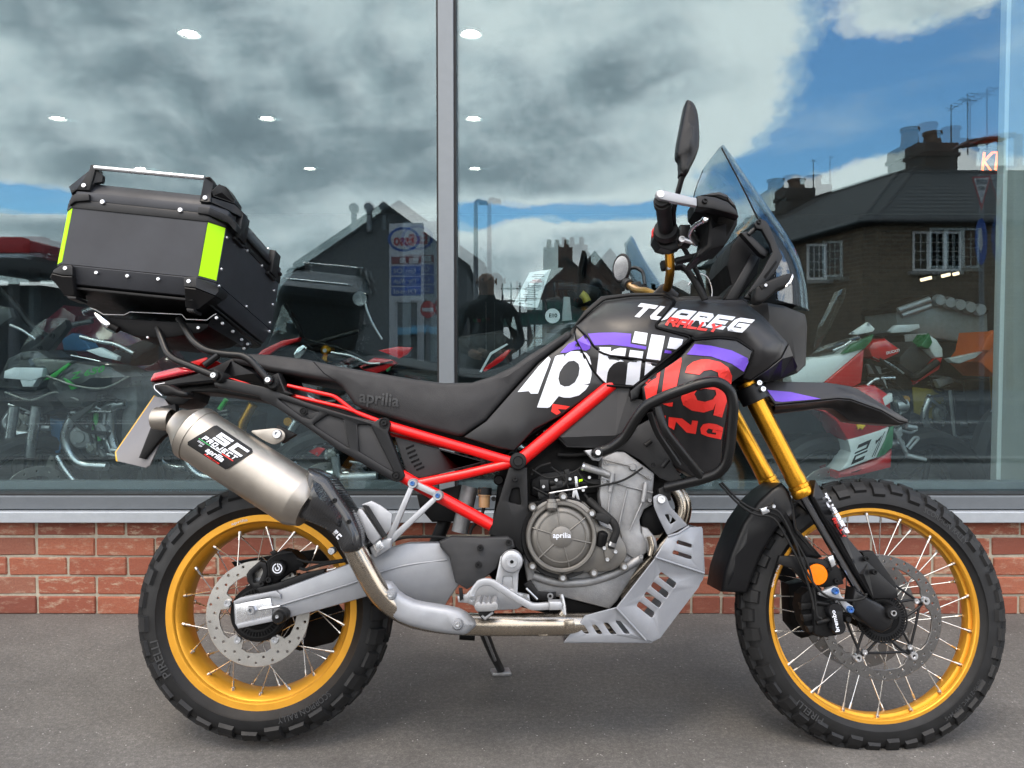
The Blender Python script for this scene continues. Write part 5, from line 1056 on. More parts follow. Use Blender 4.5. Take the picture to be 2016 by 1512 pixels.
pn('stay_arm', K.satin, [(1458, 458), (1470, 454), (1513, 494), (1508, 506), (1496, 500)], -.150, .02, .004, par=st)
pn('far_screen_stay', K.satin, [(1450, 470), (1462, 470), (1480, 520), (1440, 590), (1428, 586), (1462, 525)], .13, .012, .003)
ds = pn('instrument_display', K.dark, [(1456, 462), (1478, 466), (1500, 500), (1492, 540), (1452, 592), (1420, 590), (1440, 560), (1432, 526), (1430, 522), (1440, 482)], -.10, .20, .008); pn('display_frame', K.satin, [(1480, 500), (1494, 506), (1452, 590), (1428, 590)], -.108, .02, .003, par=ds)
pn('fairing_bracket', K.dark, [(1500, 560), (1535, 500), (1556, 520), (1568, 560), (1572, 600), (1500, 600)], -.05, .10, .006)
si = pn('front_indicator', K.black, [(1486, 592), (1487, 570), (1495, 560), (1520, 549), (1540, 541), (1562, 537), (1556, 556), (1546, 566), (1530, 572), (1510, 590), (1498, 596)], -.21, .03, .007, rings=3, sm=2, sharp=60); pn('indicator_lens', K.chrome, [(1561, 538), (1563, 545), (1557, 560), (1545, 567), (1547, 562), (1555, 551)], -.213, .02, .003, par=si); pn('indicator_base', K.black, [(1495, 562), (1508, 556), (1514, 562), (1500, 570)], -.2125, .01, .002, par=si); bolt(1507, 562, -.2130, .004, K.steel, par=si)
# handlebar
hb = empty('handlebar', bike)
tube('bar', K.fork, [(1311, 450, -.32), (1316, 480, -.26), (1320, 530, -.18), (1316, 562, -.08), (1305, 580, 0), (1290, 581, .06), (1272, 573, .12), (1256, 572, .20), (1240, 562, .36)], .0112, par=hb, cr=.03, seg=18)
tube('throttle_grip', K.rubber, [(1303.5, 392, -.428), (1312, 458, -.295)], [.0165, .0175], par=hb, seg=24); tube('grip_collar', K.rubber, [(1304, 397, -.42), (1305, 404, -.405)], .0195, par=hb, seg=24); tube('grip_flange', K.rubber, [(1310.5, 450, -.315), (1311.5, 457, -.30)], [.027, .030], par=hb, seg=24)
pn('switch_housing', K.satin, [(1289, 452), (1297, 441), (1322, 440), (1336, 450), (1337, 470), (1330, 484), (1314, 490), (1297, 485), (1288, 470)], -.285, .05, .010, par=hb, rings=3); pn('switch_lower', K.black, [(1288, 468), (1302, 480), (1334, 472), (1338, 488), (1322, 494), (1300, 488)], -.295, .03, .004, par=hb); pn('red_switch', K.redv, [(1285.5, 450), (1289, 446), (1290, 462), (1286, 464)], -.28, .02, .002, par=hb)
pn('master_cylinder', K.black, [(1340, 441), (1360, 441), (1364, 478), (1336, 478)], -.27, .05, .005, par=hb); lathe('lever_pivot', K.bright, 1342.5, 471, [(0, -.300), (.0035, -.300), (.0045, -.303), (.0075, -.303), (.008, -.298), (.008, -.27)], -.30, 18, par=hb)
tube('brake_lever', K.steel, [(1347, 472, -.295), (1365, 478, -.30), (1372, 482, -.31), (1357, 462, -.33), (1368, 444, -.36), (1386, 434, -.39)], .0055, par=hb, cr=.012); link('lever_ball', lathe_y([(0, -.009), (.005, -.0078), (.0085, -.003), (.009, 0), (.0085, .003), (.005, .0078), (0, .009)], 18), K.chrome, hb, BF.P(1388, 433, -.393))
tube('lever_back', K.black, [(1364, 458, -.30), (1378, 478, -.30)], .008, par=hb, cr=0)
pn('bar_clamp', K.black, [(1303, 512), (1326, 510), (1330, 522), (1345, 518), (1346, 526), (1306, 528)], -.19, .03, .004, par=hb); bolt(1317, 527, -.195, .005, K.bright, par=hb); tube('clutch_hose', K.rubber, [(1330, 520), (1352, 530), (1372, 560), (1388, 590)], .0085, -.14, par=hb); tube('bar_hose', K.rubber, [(1340, 478, -.25), (1356, 505, -.2), (1375, 540, -.15), (1390, 590, -.1)], .006, par=hb)
pn('riser', K.satin, [(1278, 585), (1300, 560), (1312, 556), (1338, 578), (1334, 592)], -.06, .12, .005, par=hb)
tube('instrument_ring', K.steel, [(1355, 562), (1372, 540), (1392, 545), (1402, 570), (1400, 592)], .0016, -.02, par=hb, sm=4, seg=8)
be = pn('bar_end_arm', K.arm, [(1300, 373), (1308, 374.5), (1335, 381), (1362, 388), (1372, 389), (1372, 406), (1359, 403.5), (1327, 397.5), (1299, 391.5), (1293, 387.5), (1291, 380), (1294, 375)], -.442, .012, .002, par=hb, cr=2); lathe('bar_end_disc', K.bright, 1300.7, 382, [(0, -.4425), (.002, -.4425), (.0022, -.444), (.0072, -.444), (.0076, -.4425), (.0076, -.43)], -.443, 24, par=hb)
hg = pn('handguard', K.dark, [(1373, 386), (1403, 377), (1418, 376), (1433, 382), (1450, 402), (1455, 418), (1453, 441), (1436, 470), (1427, 484), (1405, 490), (1380, 508), (1369, 508), (1372, 498), (1391, 481), (1395, 450), (1391, 427), (1374, 407)], -.385, .10, .008, par=hb, inner=[(1430, 440, -.375), (1410, 440, -.36)]); pn('guard_band', K.satin, [(1372.5, 385), (1392, 385.5), (1409, 388), (1433, 397), (1449, 412), (1455, 426), (1438, 420), (1403, 411), (1372.5, 407)], -.425, .03, .003, par=hb)
gt = pn('guard_top', K.tank, [(1374, 385), (1403, 377), (1418, 375.5), (1433, 381), (1448, 399), (1452, 414), (1433, 396), (1409, 387)], -.40, .05, .008, par=hb)
bolt(1387.5, 396, -.427, .0062, K.black, par=hb); pn('guard_brace', K.satin, [(1421, 449), (1427, 456), (1383, 504), (1366, 513), (1370, 498)], -.34, .02, .004, par=hb)
tube('guard_mount', K.black, [(1330, 515), (1350, 510), (1372, 505)], .009, -.27, par=hb)
mr = empty('mirror', bike)
pn('mirror_head', K.satin, [(1354, 193), (1360, 194), (1367, 199), (1375, 215), (1379, 250), (1378, 290), (1363, 324), (1354, 340), (1342, 336), (1340, 310), (1335, 303), (1335.5, 280), (1344, 235), (1350, 203)], -.43, .035, .012, par=mr, rings=4, sm=2, sharp=60, gs=.012, bulge=.012, bw=.02)
pn('mirror_neck', K.satin, [(1341, 318), (1362, 324), (1353, 343), (1339, 342)], -.425, .028, .007, par=mr); tube('mirror_stalk', K.satin, [(1345, 340, -.41), (1333, 385, -.39), (1325, 415, -.36), (1327, 450, -.30)], .0062, par=mr, cr=.03)
mr2 = empty('mirror', bike); mr2['label'] = 'mirror on the far end of the handlebar showing its bright glass'
mc = BF.P(1223, 528, .42)
mh = link('mirror_head', lathe_y([(0, -.002), (.034, -.002), (.038, .002), (.036, .018), (.022, .034), (0, .038)], 32), K.satin, mr2, mc); mh.scale = (.80, 1, 1.28); mh.rotation_euler = (R(10), R(12), R(-24))
mg = link('mirror_glass', lathe_y([(0, -.0035), (.031, -.0035), (.031, .002), (0, .002)], 32), K.chrome, mr2, mc); mg.scale = (.80, 1, 1.28); mg.rotation_euler = (R(10), R(12), R(-24))
tube('mirror_stalk', K.satin, [(1232, 530, .42), (1252, 526, .42), (1266, 535, .41), (1270, 562, .36)], .0062, par=mr2, cr=.02)
tube('far_grip', K.rubber, [(1240, 562, .36), (1231, 555, .46)], .0175, par=hb, seg=20); pn('far_switch', K.black, [(1244, 556), (1262, 552), (1266, 574), (1246, 578)], .28, .05, .006, par=hb); pn('far_handguard', K.dark, [(1258, 556), (1272, 560), (1290, 575), (1284, 590), (1262, 586)], .34, .06, .008, par=hb)
# ---- tail
pn('tail_cover', K.satin, [(296, 754), (330, 748), (389, 734), (420, 722), (455, 705), (528, 728), (556, 735), (575, 776), (561, 776), (518, 761), (448, 746), (420, 752), (360, 758), (330, 762), (300, 764)], -.09, .18, .006, inner=[(440, 735, -.115), (500, 735, -.12), (545, 752, -.14)], sharp=20)
tl = pn('tail_light', K.redlens, [(295, 751), (296, 744), (302, 734), (345, 723), (372, 722), (386, 732), (350, 740), (310, 748)], -.095, .18, .005); pn('lamp_strip', K.redlens2, [(306, 739), (356, 727), (374, 731), (308, 745)], -.097, .10, .002, par=tl)
pn('tail_red_panel', K.red, [(370, 714), (405, 703), (410, 706), (390, 720)], -.07, .14, .002); pn('red_accent', K.red, [(449, 744), (460, 745), (500, 758), (488, 757)], -.152, .01, .001)
pn('strut_cap', K.black, [(535, 738), (548, 733), (562, 768), (578, 776), (565, 779), (545, 772), (537, 764)], -.16, .04, .005, inner=[(552, 762, -.168)])
pn('under_tail', K.black, [(335, 762), (420, 753), (438, 766), (420, 768), (379, 770), (374, 786), (362, 796), (340, 800), (322, 790)], -.06, .12, .005)
ri = pn('rear_indicator', K.black, [(302, 760), (312, 755), (330, 756), (350, 766), (367, 771), (367, 781), (352, 781), (336, 777), (320, 778)], -.17, .04, .008, sm=2, rings=3, sharp=60); tube('indicator_lens', K.chrome, [(325, 754), (304, 758), (304, 766), (319, 779)], .0016, -.178, par=ri, cr=.01, seg=8)
pl = pn('number_plate', K.platew, [(304, 780, -.02), (322, 784, -.06), (334, 800, -.09), (322, 855, -.12), (300, 905, -.13), (295, 917, -.13), (286, 921, -.13), (231, 908, -.10), (228, 890, -.08)], -.08, .004, .0008, inner=[(280, 850, -.09)], sharp=60)
pn('plate_edge', K.platey, [(303, 778, -.018), (306, 781, -.018), (232, 891, -.08), (232, 909, -.10), (228, 908, -.10), (226, 890, -.08)], -.05, .010, .001, par=pl)
pn('plate_hanger', K.black, [(303, 822), (314, 800), (345, 795), (350, 840), (318, 862), (284, 904), (272, 901)], -.135, .02, .004)
# ---- rack
rk = empty('luggage_rack', bike)
tube('rack_rail', K.tube, [(352, 628, -.10), (366, 650, -.13), (380, 672, -.15), (404, 690, -.16), (438, 697, -.165), (478, 700, -.165), (494, 709, -.168), (528, 747, -.172)], .0088, par=rk, cr=.02, seg=16); tube('rack_rail', K.tube, [(305, 632, -.10), (314, 655, -.12), (329, 695, -.14), (344, 708, -.15), (421, 739, -.172)], .0088, par=rk, cr=.03, seg=16); tube('rack_rail', K.tube, [(403, 719, -.165), (430, 699, -.165)], .0085, par=rk, cr=0)
for px, py in ((421, 739), (528, 748)): lathe('rail_eye', K.tube, px, py, [(0, -.184), (.0075, -.184), (.008, -.186), (.0105, -.186), (.0115, -.182), (.0115, -.13)], -.185, 24, par=rk); bolt(px, py, -.1865, .0072, K.bright, par=rk)
for px, py in ((430, 742), (537, 756)): lathe('rail_spacer', K.rubber, px, py, [(0, -.172), (.010, -.172), (.0145, -.165), (.015, -.12)], -.17, 20, par=rk)
# ---- aluminium top box
tb = empty('top_box', bike); tb['label'] = 'black aluminium top box with fluorescent yellow corner strips'
Yn, Yf = -.185, .235
def frustum(name, m, near, far, yn, yf, par=tb, r=.003):
    n = [BF.P(p[0], p[1], yn) for p in near]; f = [Vector((q.x, yf, q.z)) for q in (BF.P(p[0], p[1], yn) for p in (far or near))]
    k = len(n); V = n+f; Fc = [list(range(k)), list(range(k, 2*k))[::-1]]+[[i, (i+1) % k, k+(i+1) % k, k+i] for i in range(k)]
    me = mesh(V, Fc, smooth=False); b = bmesh.new(); b.from_mesh(me); bmesh.ops.bevel(b, geom=list(b.edges), offset=r, segments=2, affect='EDGES', profile=.5); b.to_mesh(me); b.free()
    me.polygons.foreach_set('use_smooth', [True]*len(me.polygons)); me.set_sharp_from_angle(angle=R(25)); return link(name, me, m, par)
Bp = lambda L: [(p[0]/3.436, 280+p[1]/3.436, *p[2:]) for p in L]
# shell: chamfered prism; rings of (outline at near chamfer edge, side, ...)
def shell(name, m, TL, TR, BR, BL, cl, cr_, par=tb):
    """near face corners in the picture at Yn, the chamfers reach cl / cr_ metres sideways while going the same distance deeper"""
    fo = Vector((.033, Yf-Yn, -.058))     # the box sits a little rolled on its plate
    tl, tr, br, bl = (BF.P(*p, Yn) for p in (TL, TR, BR, BL)); V = []
    ux = Vector((1, 0, 0)); sec = []
    for a, b, in ((tl, tr), (bl, br)):
        e = (b-a).normalized(); L = (b-a).length; ch = .034
        pts = [(0, 0), (1, 0)]
        ring = [a, b, b+e*ch+Vector((0, ch*1.1, 0)), b+e*ch+fo*.92, b+fo, a+fo, a-e*ch+fo*.92, a-e*ch+Vector((0, ch*1.1, 0))]
        sec.append(ring)
    V = sec[0]+sec[1]; k = 8
    Fc = [list(range(k)), list(range(k, 2*k))[::-1]]+[[i, (i+1) % k, k+(i+1) % k, k+i] for i in range(k)]
    return link(name, mesh(V, Fc, smooth=False), m, par), sec
sh_, sec = shell('box_shell', K.case_skin, (146, 398), (410, 425.5), (388.5, 546), (122, 519), 0, 0)
def chamfer_strip(i, j, f0, f1, z0, z1):
    a0, a1, b0, b1 = sec[0][i], sec[0][j], sec[1][i], sec[1][j]; q = lambda u, v: (a0+(a1-a0)*u)*(1-v)+(b0+(b1-b0)*u)*v
    nrm = (a1-a0).cross(b0-a0).normalized(); nrm = nrm if nrm.y < 0 else -nrm; d = nrm*.0012
    V = [q(f0, z0)+d, q(f1, z0)+d, q(f1, z1)+d, q(f0, z1)+d]; V2 = [v-d*.9 for v in V]
    return link('reflective_strip', mesh(V+V2, [[0, 1, 2, 3], [7, 6, 5, 4], [0, 1, 5, 4], [1, 2, 6, 5], [2, 3, 7, 6], [3, 0, 4, 7]], smooth=False), K.hivis, tb)
chamfer_strip(1, 2, .04, .95, .03, .97); chamfer_strip(7, 0, .05, .96, .03, .97)
lower = [[(q.x, q.y, q.z) for q in sec[1]]]
# base skirt under the shell
def ring_prism(name, m, top, bot, par=tb, bev=.003):
    k = len(top); V = top+bot; Fc = [list(range(k)), list(range(k, 2*k))[::-1]]+[[i, (i+1) % k, k+(i+1) % k, k+i] for i in range(k)]
    me = mesh(V, Fc, smooth=False); b = bmesh.new(); b.from_mesh(me); bmesh.ops.bevel(b, geom=list(b.edges), offset=bev, segments=2, affect='EDGES', profile=.5); b.to_mesh(me); b.free()
    me.polygons.foreach_set('use_smooth', [True]*len(me.polygons)); me.set_sharp_from_angle(angle=R(25)); return link(name, me, m, par)
down = (sec[1][0]-sec[0][0]).normalized(); along = (sec[1][1]-sec[1][0]).normalized()
def scaled(ring, s, off):
    c = sum(ring, Vector())/len(ring); return [c+(p-c)*s+off for p in ring]
ring_prism('box_base', K.case_skin, scaled(sec[1], 1.0, down*.0005), scaled(sec[1], .95, down*.045))
ring_prism('lid_seal', K.trim, scaled(sec[0], 1.012, -down*.006), scaled(sec[0], 1.012, down*.016), bev=.002)
ring_prism('lid_band', K.case_skin, scaled(sec[0], 1.0, -down*.030), scaled(sec[0], 1.0, -down*.0065), bev=.002)
ring_prism('lid', K.case_skin, scaled(sec[0], .90, -down*.062), scaled(sec[0], .985, -down*.0305), bev=.003)
# corner protectors, low and high
def guard(L, y, t, name='corner_guard', **kw):
    if 'inner' in kw: kw['inner'] = Bp(kw['inner'])
    return pn(name, K.trim, Bp(L), y, t, .0022, par=tb, **kw)
guard([(352, 882), (362, 862), (415, 826), (478, 828), (490, 842), (489, 903), (420, 899)], -.194, .06); guard([(350, 886), (420, 903), (489, 907), (508, 1035, -.17), (535, 1045, -.165), (430, 1035, -.165), (400, 985, -.175), (335, 915, -.19)], -.196, .05)
guard([(1240, 918), (1256, 908), (1330, 912, -.194), (1480, 985, -.160), (1478, 1012, -.158), (1455, 1036, -.165), (1325, 985, -.197), (1244, 975)], -.194, .06); guard([(1246, 980), (1325, 990, -.198), (1455, 1041, -.166), (1345, 1125, -.150), (1300, 1140, -.152), (1252, 1112, -.158)], -.196, .05)
pn('guard_foot', K.trim, Bp([(450, 1040), (515, 1045), (512, 1062), (462, 1060)]), -.18, .05, .002, par=tb); pn('guard_foot', K.trim, Bp([(1258, 1122), (1310, 1128), (1306, 1148), (1264, 1144)]), -.18, .05, .002, par=tb)
guard([(478, 372), (505, 348), (600, 350), (602, 392), (505, 402), (470, 428), (465, 400)], -.194, .04, 'lid_corner'); guard([(1340, 436), (1420, 440), (1560, 505, -.165), (1600, 560, -.15), (1590, 600, -.15), (1540, 545, -.165), (1408, 492), (1335, 478)], -.194, .04, 'lid_corner')
guard([(463, 300, -.165), (520, 255, -.165), (600, 190), (612, 152), (636, 150), (648, 170), (604, 325), (520, 322), (480, 350), (475, 330)], -.188, .035, 'handle_bracket'); guard([(604, 322), (640, 170), (650, 172), (696, 225, -.175), (690, 268, -.175), (640, 275, -.18)], -.182, .012, 'handle_bracket')
guard([(1348, 398), (1380, 240), (1386, 230), (1418, 232), (1448, 275, -.178), (1430, 330, -.18), (1425, 405), (1395, 408)], -.190, .035, 'handle_bracket')
guard([(1425, 330, -.185), (1480, 282, -.18), (1530, 300, -.165), (1590, 395, -.13), (1588, 415, -.13), (1440, 365, -.18)], -.18, .05, 'handle_bracket', inner=[(1500, 340, -.172)]); guard([(1430, 372), (1588, 420, -.13), (1640, 470, -.11), (1632, 505, -.11), (1560, 470, -.14), (1425, 410)], -.183, .04, 'handle_bracket')
tube('carry_rail', K.bright, [(640/3.436, 280+172/3.436), (1382/3.436, 280+242/3.436)], .0058, -.184, par=tb, cr=0, seg=18)
rr = BF.P(640/3.436, 280+172/3.436, -.184), BF.P(1382/3.436, 280+242/3.436, -.184)
link('carry_rail', tube_mesh([Vector((p.x+.033, .234, p.z-.058)) for p in rr], .0058, 14), K.bright, tb)
def rivet(px, py, y, r=.0052): return bolt(px/3.436, 280+py/3.436, y, r, K.bright, par=tb, name='rivet', h=.0028)
for px, py in ((652, 883), (862, 905), (1071, 926)): rivet(px, py, Yn, .0044)
for px, py in ((442, 853), (1277, 941)): rivet(px, py, -.1935, .0052)
for px, py in ((694, 404), (1220, 459)): rivet(px, py, -.190, .0058)
for px, py in ((568, 293), (1388, 376)): rivet(px, py, -.1895, .0056)
# front face of the box (towards the rider): rivets, latches, hinge rail
fe = (sec[0][2]+sec[0][3])/2
def on_front(u, v):                      # u: near to far, v: top to bottom
    a = sec[0][2].lerp(sec[0][3], u); b = sec[1][2].lerp(sec[1][3], u); return a.lerp(b, v)
nf = (sec[0][3]-sec[0][2]).cross(sec[1][2]-sec[0][2]).normalized(); nf = nf if nf.x > 0 else -nf
rvx = lathe_y([(0, -.0022), (.0036, -.0022), (.0044, 0), (.0044, .004)], 10); rvx.materials.append(K.bright)
for u, v in ((.03, .22), (.03, .75), (.04, 1.02), (.36, .10), (.64, .10), (.93, .3), (.95, .55), (.95, .9), (.97, 1.05), (.5, .97)):
    o = link('rivet', rvx, K.bright, tb, on_front(u, v)+nf*.001); o.rotation_euler = (0, 0, R(90))
def fbox(name, u0, u1, v0, v1, th, m):
    q = [on_front(u0, v0), on_front(u1, v0), on_front(u1, v1), on_front(u0, v1)]; return ring_prism(name, m, [p+nf*th for p in q], [p-nf*.002 for p in q], bev=.0015)
fbox('lid_latch', .12, .24, -.30, .12, .016, K.trim); fbox('lid_latch', .74, .86, -.30, .12, .016, K.trim); fbox('latch_base', .10, .26, .12, .17, .010, K.trim); fbox('latch_base', .72, .88, .12, .17, .010, K.trim); fbox('lid_lip', .02, .98, -.08, -.02, .010, K.trim)
# mounting plate under the box
low = sec[1]; pb = scaled(low, .93, down*.050); pt = scaled(low, .93, down*.056)
ring_prism('mount_plate', K.black, pb, pt, bev=.001)
tube('plate_lip', K.bright, Bp([(610, 1120), (650, 1135), (700, 1165), (840, 1168), (880, 1148), (1230, 1165), (1260, 1198), (1400, 1203), (1440, 1172), (1465, 1160)]), .0012, -.150, par=tb, cr=0, seg=6)
pn('mount_wing', K.satin, Bp([(1400, 1240), (1440, 1180), (1470, 1162), (1690, 1350, .10), (1700, 1370, .10), (1660, 1405, .08), (1640, 1380, .06)]), -.135, .006, .001, par=tb)
for px, py, y in ((1465, 1188, -.13), (1505, 1225, -.095), (1575, 1280, -.03), (1635, 1335, .04), (1675, 1365, .075), (1650, 1395, .07)): rivet(px, py, y-.004, .004)
pn('mount_tray', K.dark, Bp([(640, 1160), (800, 1190), (1300, 1220), (1440, 1230), (1350, 1290), (1100, 1330), (900, 1310), (780, 1260)]), -.12, .22, .004, par=tb)
rivet(1342, 1255, -.124, .004); rivet(1000, 1320, -.12, .003)
pn('side_tab', K.chrome, Bp([(632, 1152), (660, 1160), (735, 1215), (742, 1235), (720, 1252), (700, 1245), (655, 1195)]), -.145, .012, .003, par=tb, sm=2); tube('side_tab_stalk', K.dark, Bp([(735, 1235), (800, 1270)]), .009, -.135, par=tb, cr=0)
# ---- rear caliper
rcal = empty('rear_caliper', bike)
pn('caliper_bracket', K.black, [(484, 1131), (490, 1122), (511, 1104), (524, 1108), (527, 1128), (521, 1150), (520, 1165), (500, 1160), (486, 1146)], -.112, .02, .004, par=rcal, holes=[[(497, 1130), (514, 1117), (517, 1126), (508, 1146), (499, 1148)]]); pn('caliper_body', K.dark, [(524, 1105), (536, 1092), (556, 1082), (576, 1086), (590, 1100), (600, 1112), (590, 1122), (570, 1128), (545, 1146), (526, 1150)], -.115, .05, .006, par=rcal)
pn('caliper_carrier', K.black, [(505, 1158), (545, 1148), (600, 1128), (640, 1120), (638, 1132), (540, 1166), (512, 1172)], -.118, .02, .003, par=rcal)
lathe('piston_cap', K.black, 546, 1119, [(0, -.138), (.016, -.138), (.0185, -.135), (.0185, -.11)], -.138, 32, par=rcal); bolt(516, 1149, -.114, .006, K.black, par=rcal); bolt(530, 1141, -.118, .0075, K.black, par=rcal); pn('caliper_tab', K.black, [(530, 1088), (538, 1083), (546, 1088), (538, 1096)], -.118, .01, .002, par=rcal)
tube('caliper_pipe', K.rubber, [(528, 1105), (545, 1092), (575, 1087)], .0022, -.13, par=rcal, sm=4); tube('rear_hose', K.rubber, [(590, 1118), (600, 1122), (640, 1110), (680, 1104)], .004, -.12, par=rcal)
cm = BF.P(546, 1119, -.1385)
ringm = lambda r0, r1, a0, a1, n=28: mesh([(cm.x+r*math.cos(a0+(a1-a0)*k/n), -.1387, cm.z+r*math.sin(a0+(a1-a0)*k/n)) for k in range(n+1) for r in (r0, r1)], [[2*k, 2*k+1, 2*k+3, 2*k+2] for k in range(n)], smooth=False)
link('caliper_emblem', ringm(.0095, .0122, R(105), R(430)), K.white, rcal); link('caliper_emblem', ringm(.0035, .0062, R(150), R(450)), K.white, rcal)
link('caliper_emblem', mesh([(cm.x-.0004, -.1387, cm.z+.004), (cm.x+.0022, -.1387, cm.z+.004), (cm.x+.0022, -.1387, cm.z+.0122), (cm.x-.0004, -.1387, cm.z+.0122)], [(0, 1, 2, 3)], smooth=False), K.white, rcal)
lathe('chain_roller', K.bright, 652, 1085, [(0, -.10), (.008, -.10), (.0095, -.097), (.0095, -.08)], -.10, 20)
# ---- side stand on the far side, its foot on the ground
gp = Vector(W(986, 1322, 2.33)); gp.z = .0; gl = BF.i @ gp
sd_ = empty('side_stand', bike); tp = BF.P(950, 1238, .10)
link('stand_leg', tube_mesh([tp, tp.lerp(gl, .5), gl+Vector((0, 0, .012))], [.014, .012], 14), K.satin, sd_)
ft = link('stand_foot', box(-.030, .030, -.022, .022, 0, .012, .004), K.case, sd_, gl); ft.rotation_euler = (LEAN, 0, R(12))
tube('stand_spring', K.steel, [(955, 1250, .09), (975, 1300, .16)], .004, par=sd_, cr=0); tube('stand_bracket', K.dark, [(905, 1250, .02), (935, 1252, .02)], .012, par=sd_, cr=0)
# ------------------------------------------------------------------ the street behind the camera, seen mirrored in the glass
def XF(yv): return MirrorFrame(Matrix.Translation((0, 2*GLASS_Y-yv, 0)) @ Matrix.Rotation(math.pi, 4, 'Z'))
def farbrick(name, c1, c2, mort, sc=1.0):
    m = mat(name, c1, .9); k = NT(m.node_tree); b = k.n['Principled BSDF']; t = k.add('ShaderNodeTexCoord').outputs['Object']
    s = k.add('ShaderNodeSeparateXYZ'); k.put(s.inputs[0], t); cb = k.add('ShaderNodeCombineXYZ'); k.put(cb.inputs[0], k.math('ADD', s.outputs[0], s.outputs[1])); k.put(cb.inputs[1], s.outputs[2])
    br = k.add('ShaderNodeTexBrick'); k.put(br.inputs['Vector'], cb.outputs[0]); br.inputs['Scale'].default_value = 1; br.inputs['Brick Width'].default_value = .225*sc; br.inputs['Row Height'].default_value = .075*sc; br.inputs['Mortar Size'].default_value = .010*sc
    br.inputs['Color1'].default_value = (*c1, 1); br.inputs['Color2'].default_value = (*c2, 1); br.inputs['Mortar'].default_value = (*mort, 1)
    k.put(b.inputs['Base Color'], k.mix(k.map(k.noise(t, 2.2, 5, .65), .35, .7, 0, .6), br.outputs[0], tuple(x*.45 for x in c1))); return m
K.fbrick = farbrick('weathered brown brick', (.125, .072, .043), (.20, .125, .072), (.22, .185, .14), 1.5); K.fbrick2 = farbrick('terrace brick', (.15, .065, .045), (.20, .10, .065), (.2, .17, .14), 1.5)
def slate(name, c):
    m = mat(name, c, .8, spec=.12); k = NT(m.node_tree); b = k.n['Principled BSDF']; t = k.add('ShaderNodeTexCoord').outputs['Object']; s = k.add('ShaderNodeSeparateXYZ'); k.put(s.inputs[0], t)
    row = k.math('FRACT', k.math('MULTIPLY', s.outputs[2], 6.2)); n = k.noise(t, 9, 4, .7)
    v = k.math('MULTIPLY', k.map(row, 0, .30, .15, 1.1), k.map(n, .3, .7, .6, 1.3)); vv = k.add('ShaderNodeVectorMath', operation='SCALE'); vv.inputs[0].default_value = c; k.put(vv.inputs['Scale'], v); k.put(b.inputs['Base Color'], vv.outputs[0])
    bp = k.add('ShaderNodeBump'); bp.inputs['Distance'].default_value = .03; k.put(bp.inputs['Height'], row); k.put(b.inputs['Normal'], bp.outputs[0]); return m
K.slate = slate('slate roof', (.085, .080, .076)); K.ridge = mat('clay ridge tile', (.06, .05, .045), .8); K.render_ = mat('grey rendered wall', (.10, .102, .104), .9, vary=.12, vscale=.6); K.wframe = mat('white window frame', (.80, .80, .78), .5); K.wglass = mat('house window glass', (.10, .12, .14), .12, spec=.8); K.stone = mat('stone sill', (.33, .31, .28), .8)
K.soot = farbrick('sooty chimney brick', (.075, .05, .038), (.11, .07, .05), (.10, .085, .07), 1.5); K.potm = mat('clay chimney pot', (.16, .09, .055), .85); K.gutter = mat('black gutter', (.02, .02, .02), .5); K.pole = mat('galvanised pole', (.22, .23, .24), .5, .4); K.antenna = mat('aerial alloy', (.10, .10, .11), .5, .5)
K.signw = mat('white sign face', (.62, .64, .66), .5); K.signr = mat('sign red', (.50, .03, .03), .5); K.signb = mat('sign blue', (.02, .10, .42), .5); K.signdark = mat('sign dark red', (.22, .03, .04), .5)
def solid(name, m, pts, faces, par): return link(name, mesh(pts, faces, smooth=False), m, par)
def tri_prism(pts_top, drop): pass
# brick house with a hipped slate roof
C = M(1718, 430, 20); D = M(2200, 430, 20); Bq = M(1545, 478, 24.3)
dirw = (Bq-C); dirw.z = 0; dirw.normalize(); Bk = C+dirw*11; ez = C.z
hx = (C.x+D.x)/2; hroot = Vector((hx, C.y-5, 0))
house = tag(empty('brick_house', None, hroot), 'brown brick house with hipped slate roof mirrored at right', 'house')
hm = lambda L: [Vector(p)-hroot for p in L]
D2 = Vector((D.x, Bk.y, ez))
def prismz(ring, z0, z1, par, name, m):
    k = len(ring); V = [Vector((p.x, p.y, z1)) for p in ring]+[Vector((p.x, p.y, z0)) for p in ring]
    return solid(name, m, hm(V), [list(range(k)), list(range(k, 2*k))[::-1]]+[[i, (i+1) % k, k+(i+1) % k, k+i] for i in range(k)], par)
prismz([C, D, D2, Bk], 0, ez, house, 'wall', K.fbrick)
R1, R2, R3 = M(1785, 335, 24), M(1605, 392, 28.3), M(2230, 335, 24); R2 = R1+(R2-R1)*1.9; R2.z = R1.z; R3.z = R1.z
ov = lambda p, dx_, dy_: Vector((p.x+dx_, p.y+dy_, ez-.06))
Ce, De, Be, Ee = ov(C, -.22, .22), ov(D, .3, .22), ov(Bk, -.22, -.2), ov(D2, .3, -.2)
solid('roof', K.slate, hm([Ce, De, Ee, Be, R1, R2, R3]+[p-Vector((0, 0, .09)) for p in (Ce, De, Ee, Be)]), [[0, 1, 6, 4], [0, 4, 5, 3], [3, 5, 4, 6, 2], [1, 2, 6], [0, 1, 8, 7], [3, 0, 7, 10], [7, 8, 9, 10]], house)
link('ridge_tiles', tube_mesh([p-hroot for p in (Ce+(R1-Ce)*.02, R1)], .07, 8), K.ridge, house); link('ridge_tiles', tube_mesh([p-hroot for p in (R2, R1, R3)], .075, 8), K.ridge, house)
link('gutter', tube_mesh([p-hroot+Vector((0, 0, -.02)) for p in (Be+Vector((-.05, 0, 0)), Ce+Vector((-.05, .05, 0)), De)], .06, 8), K.gutter, house)
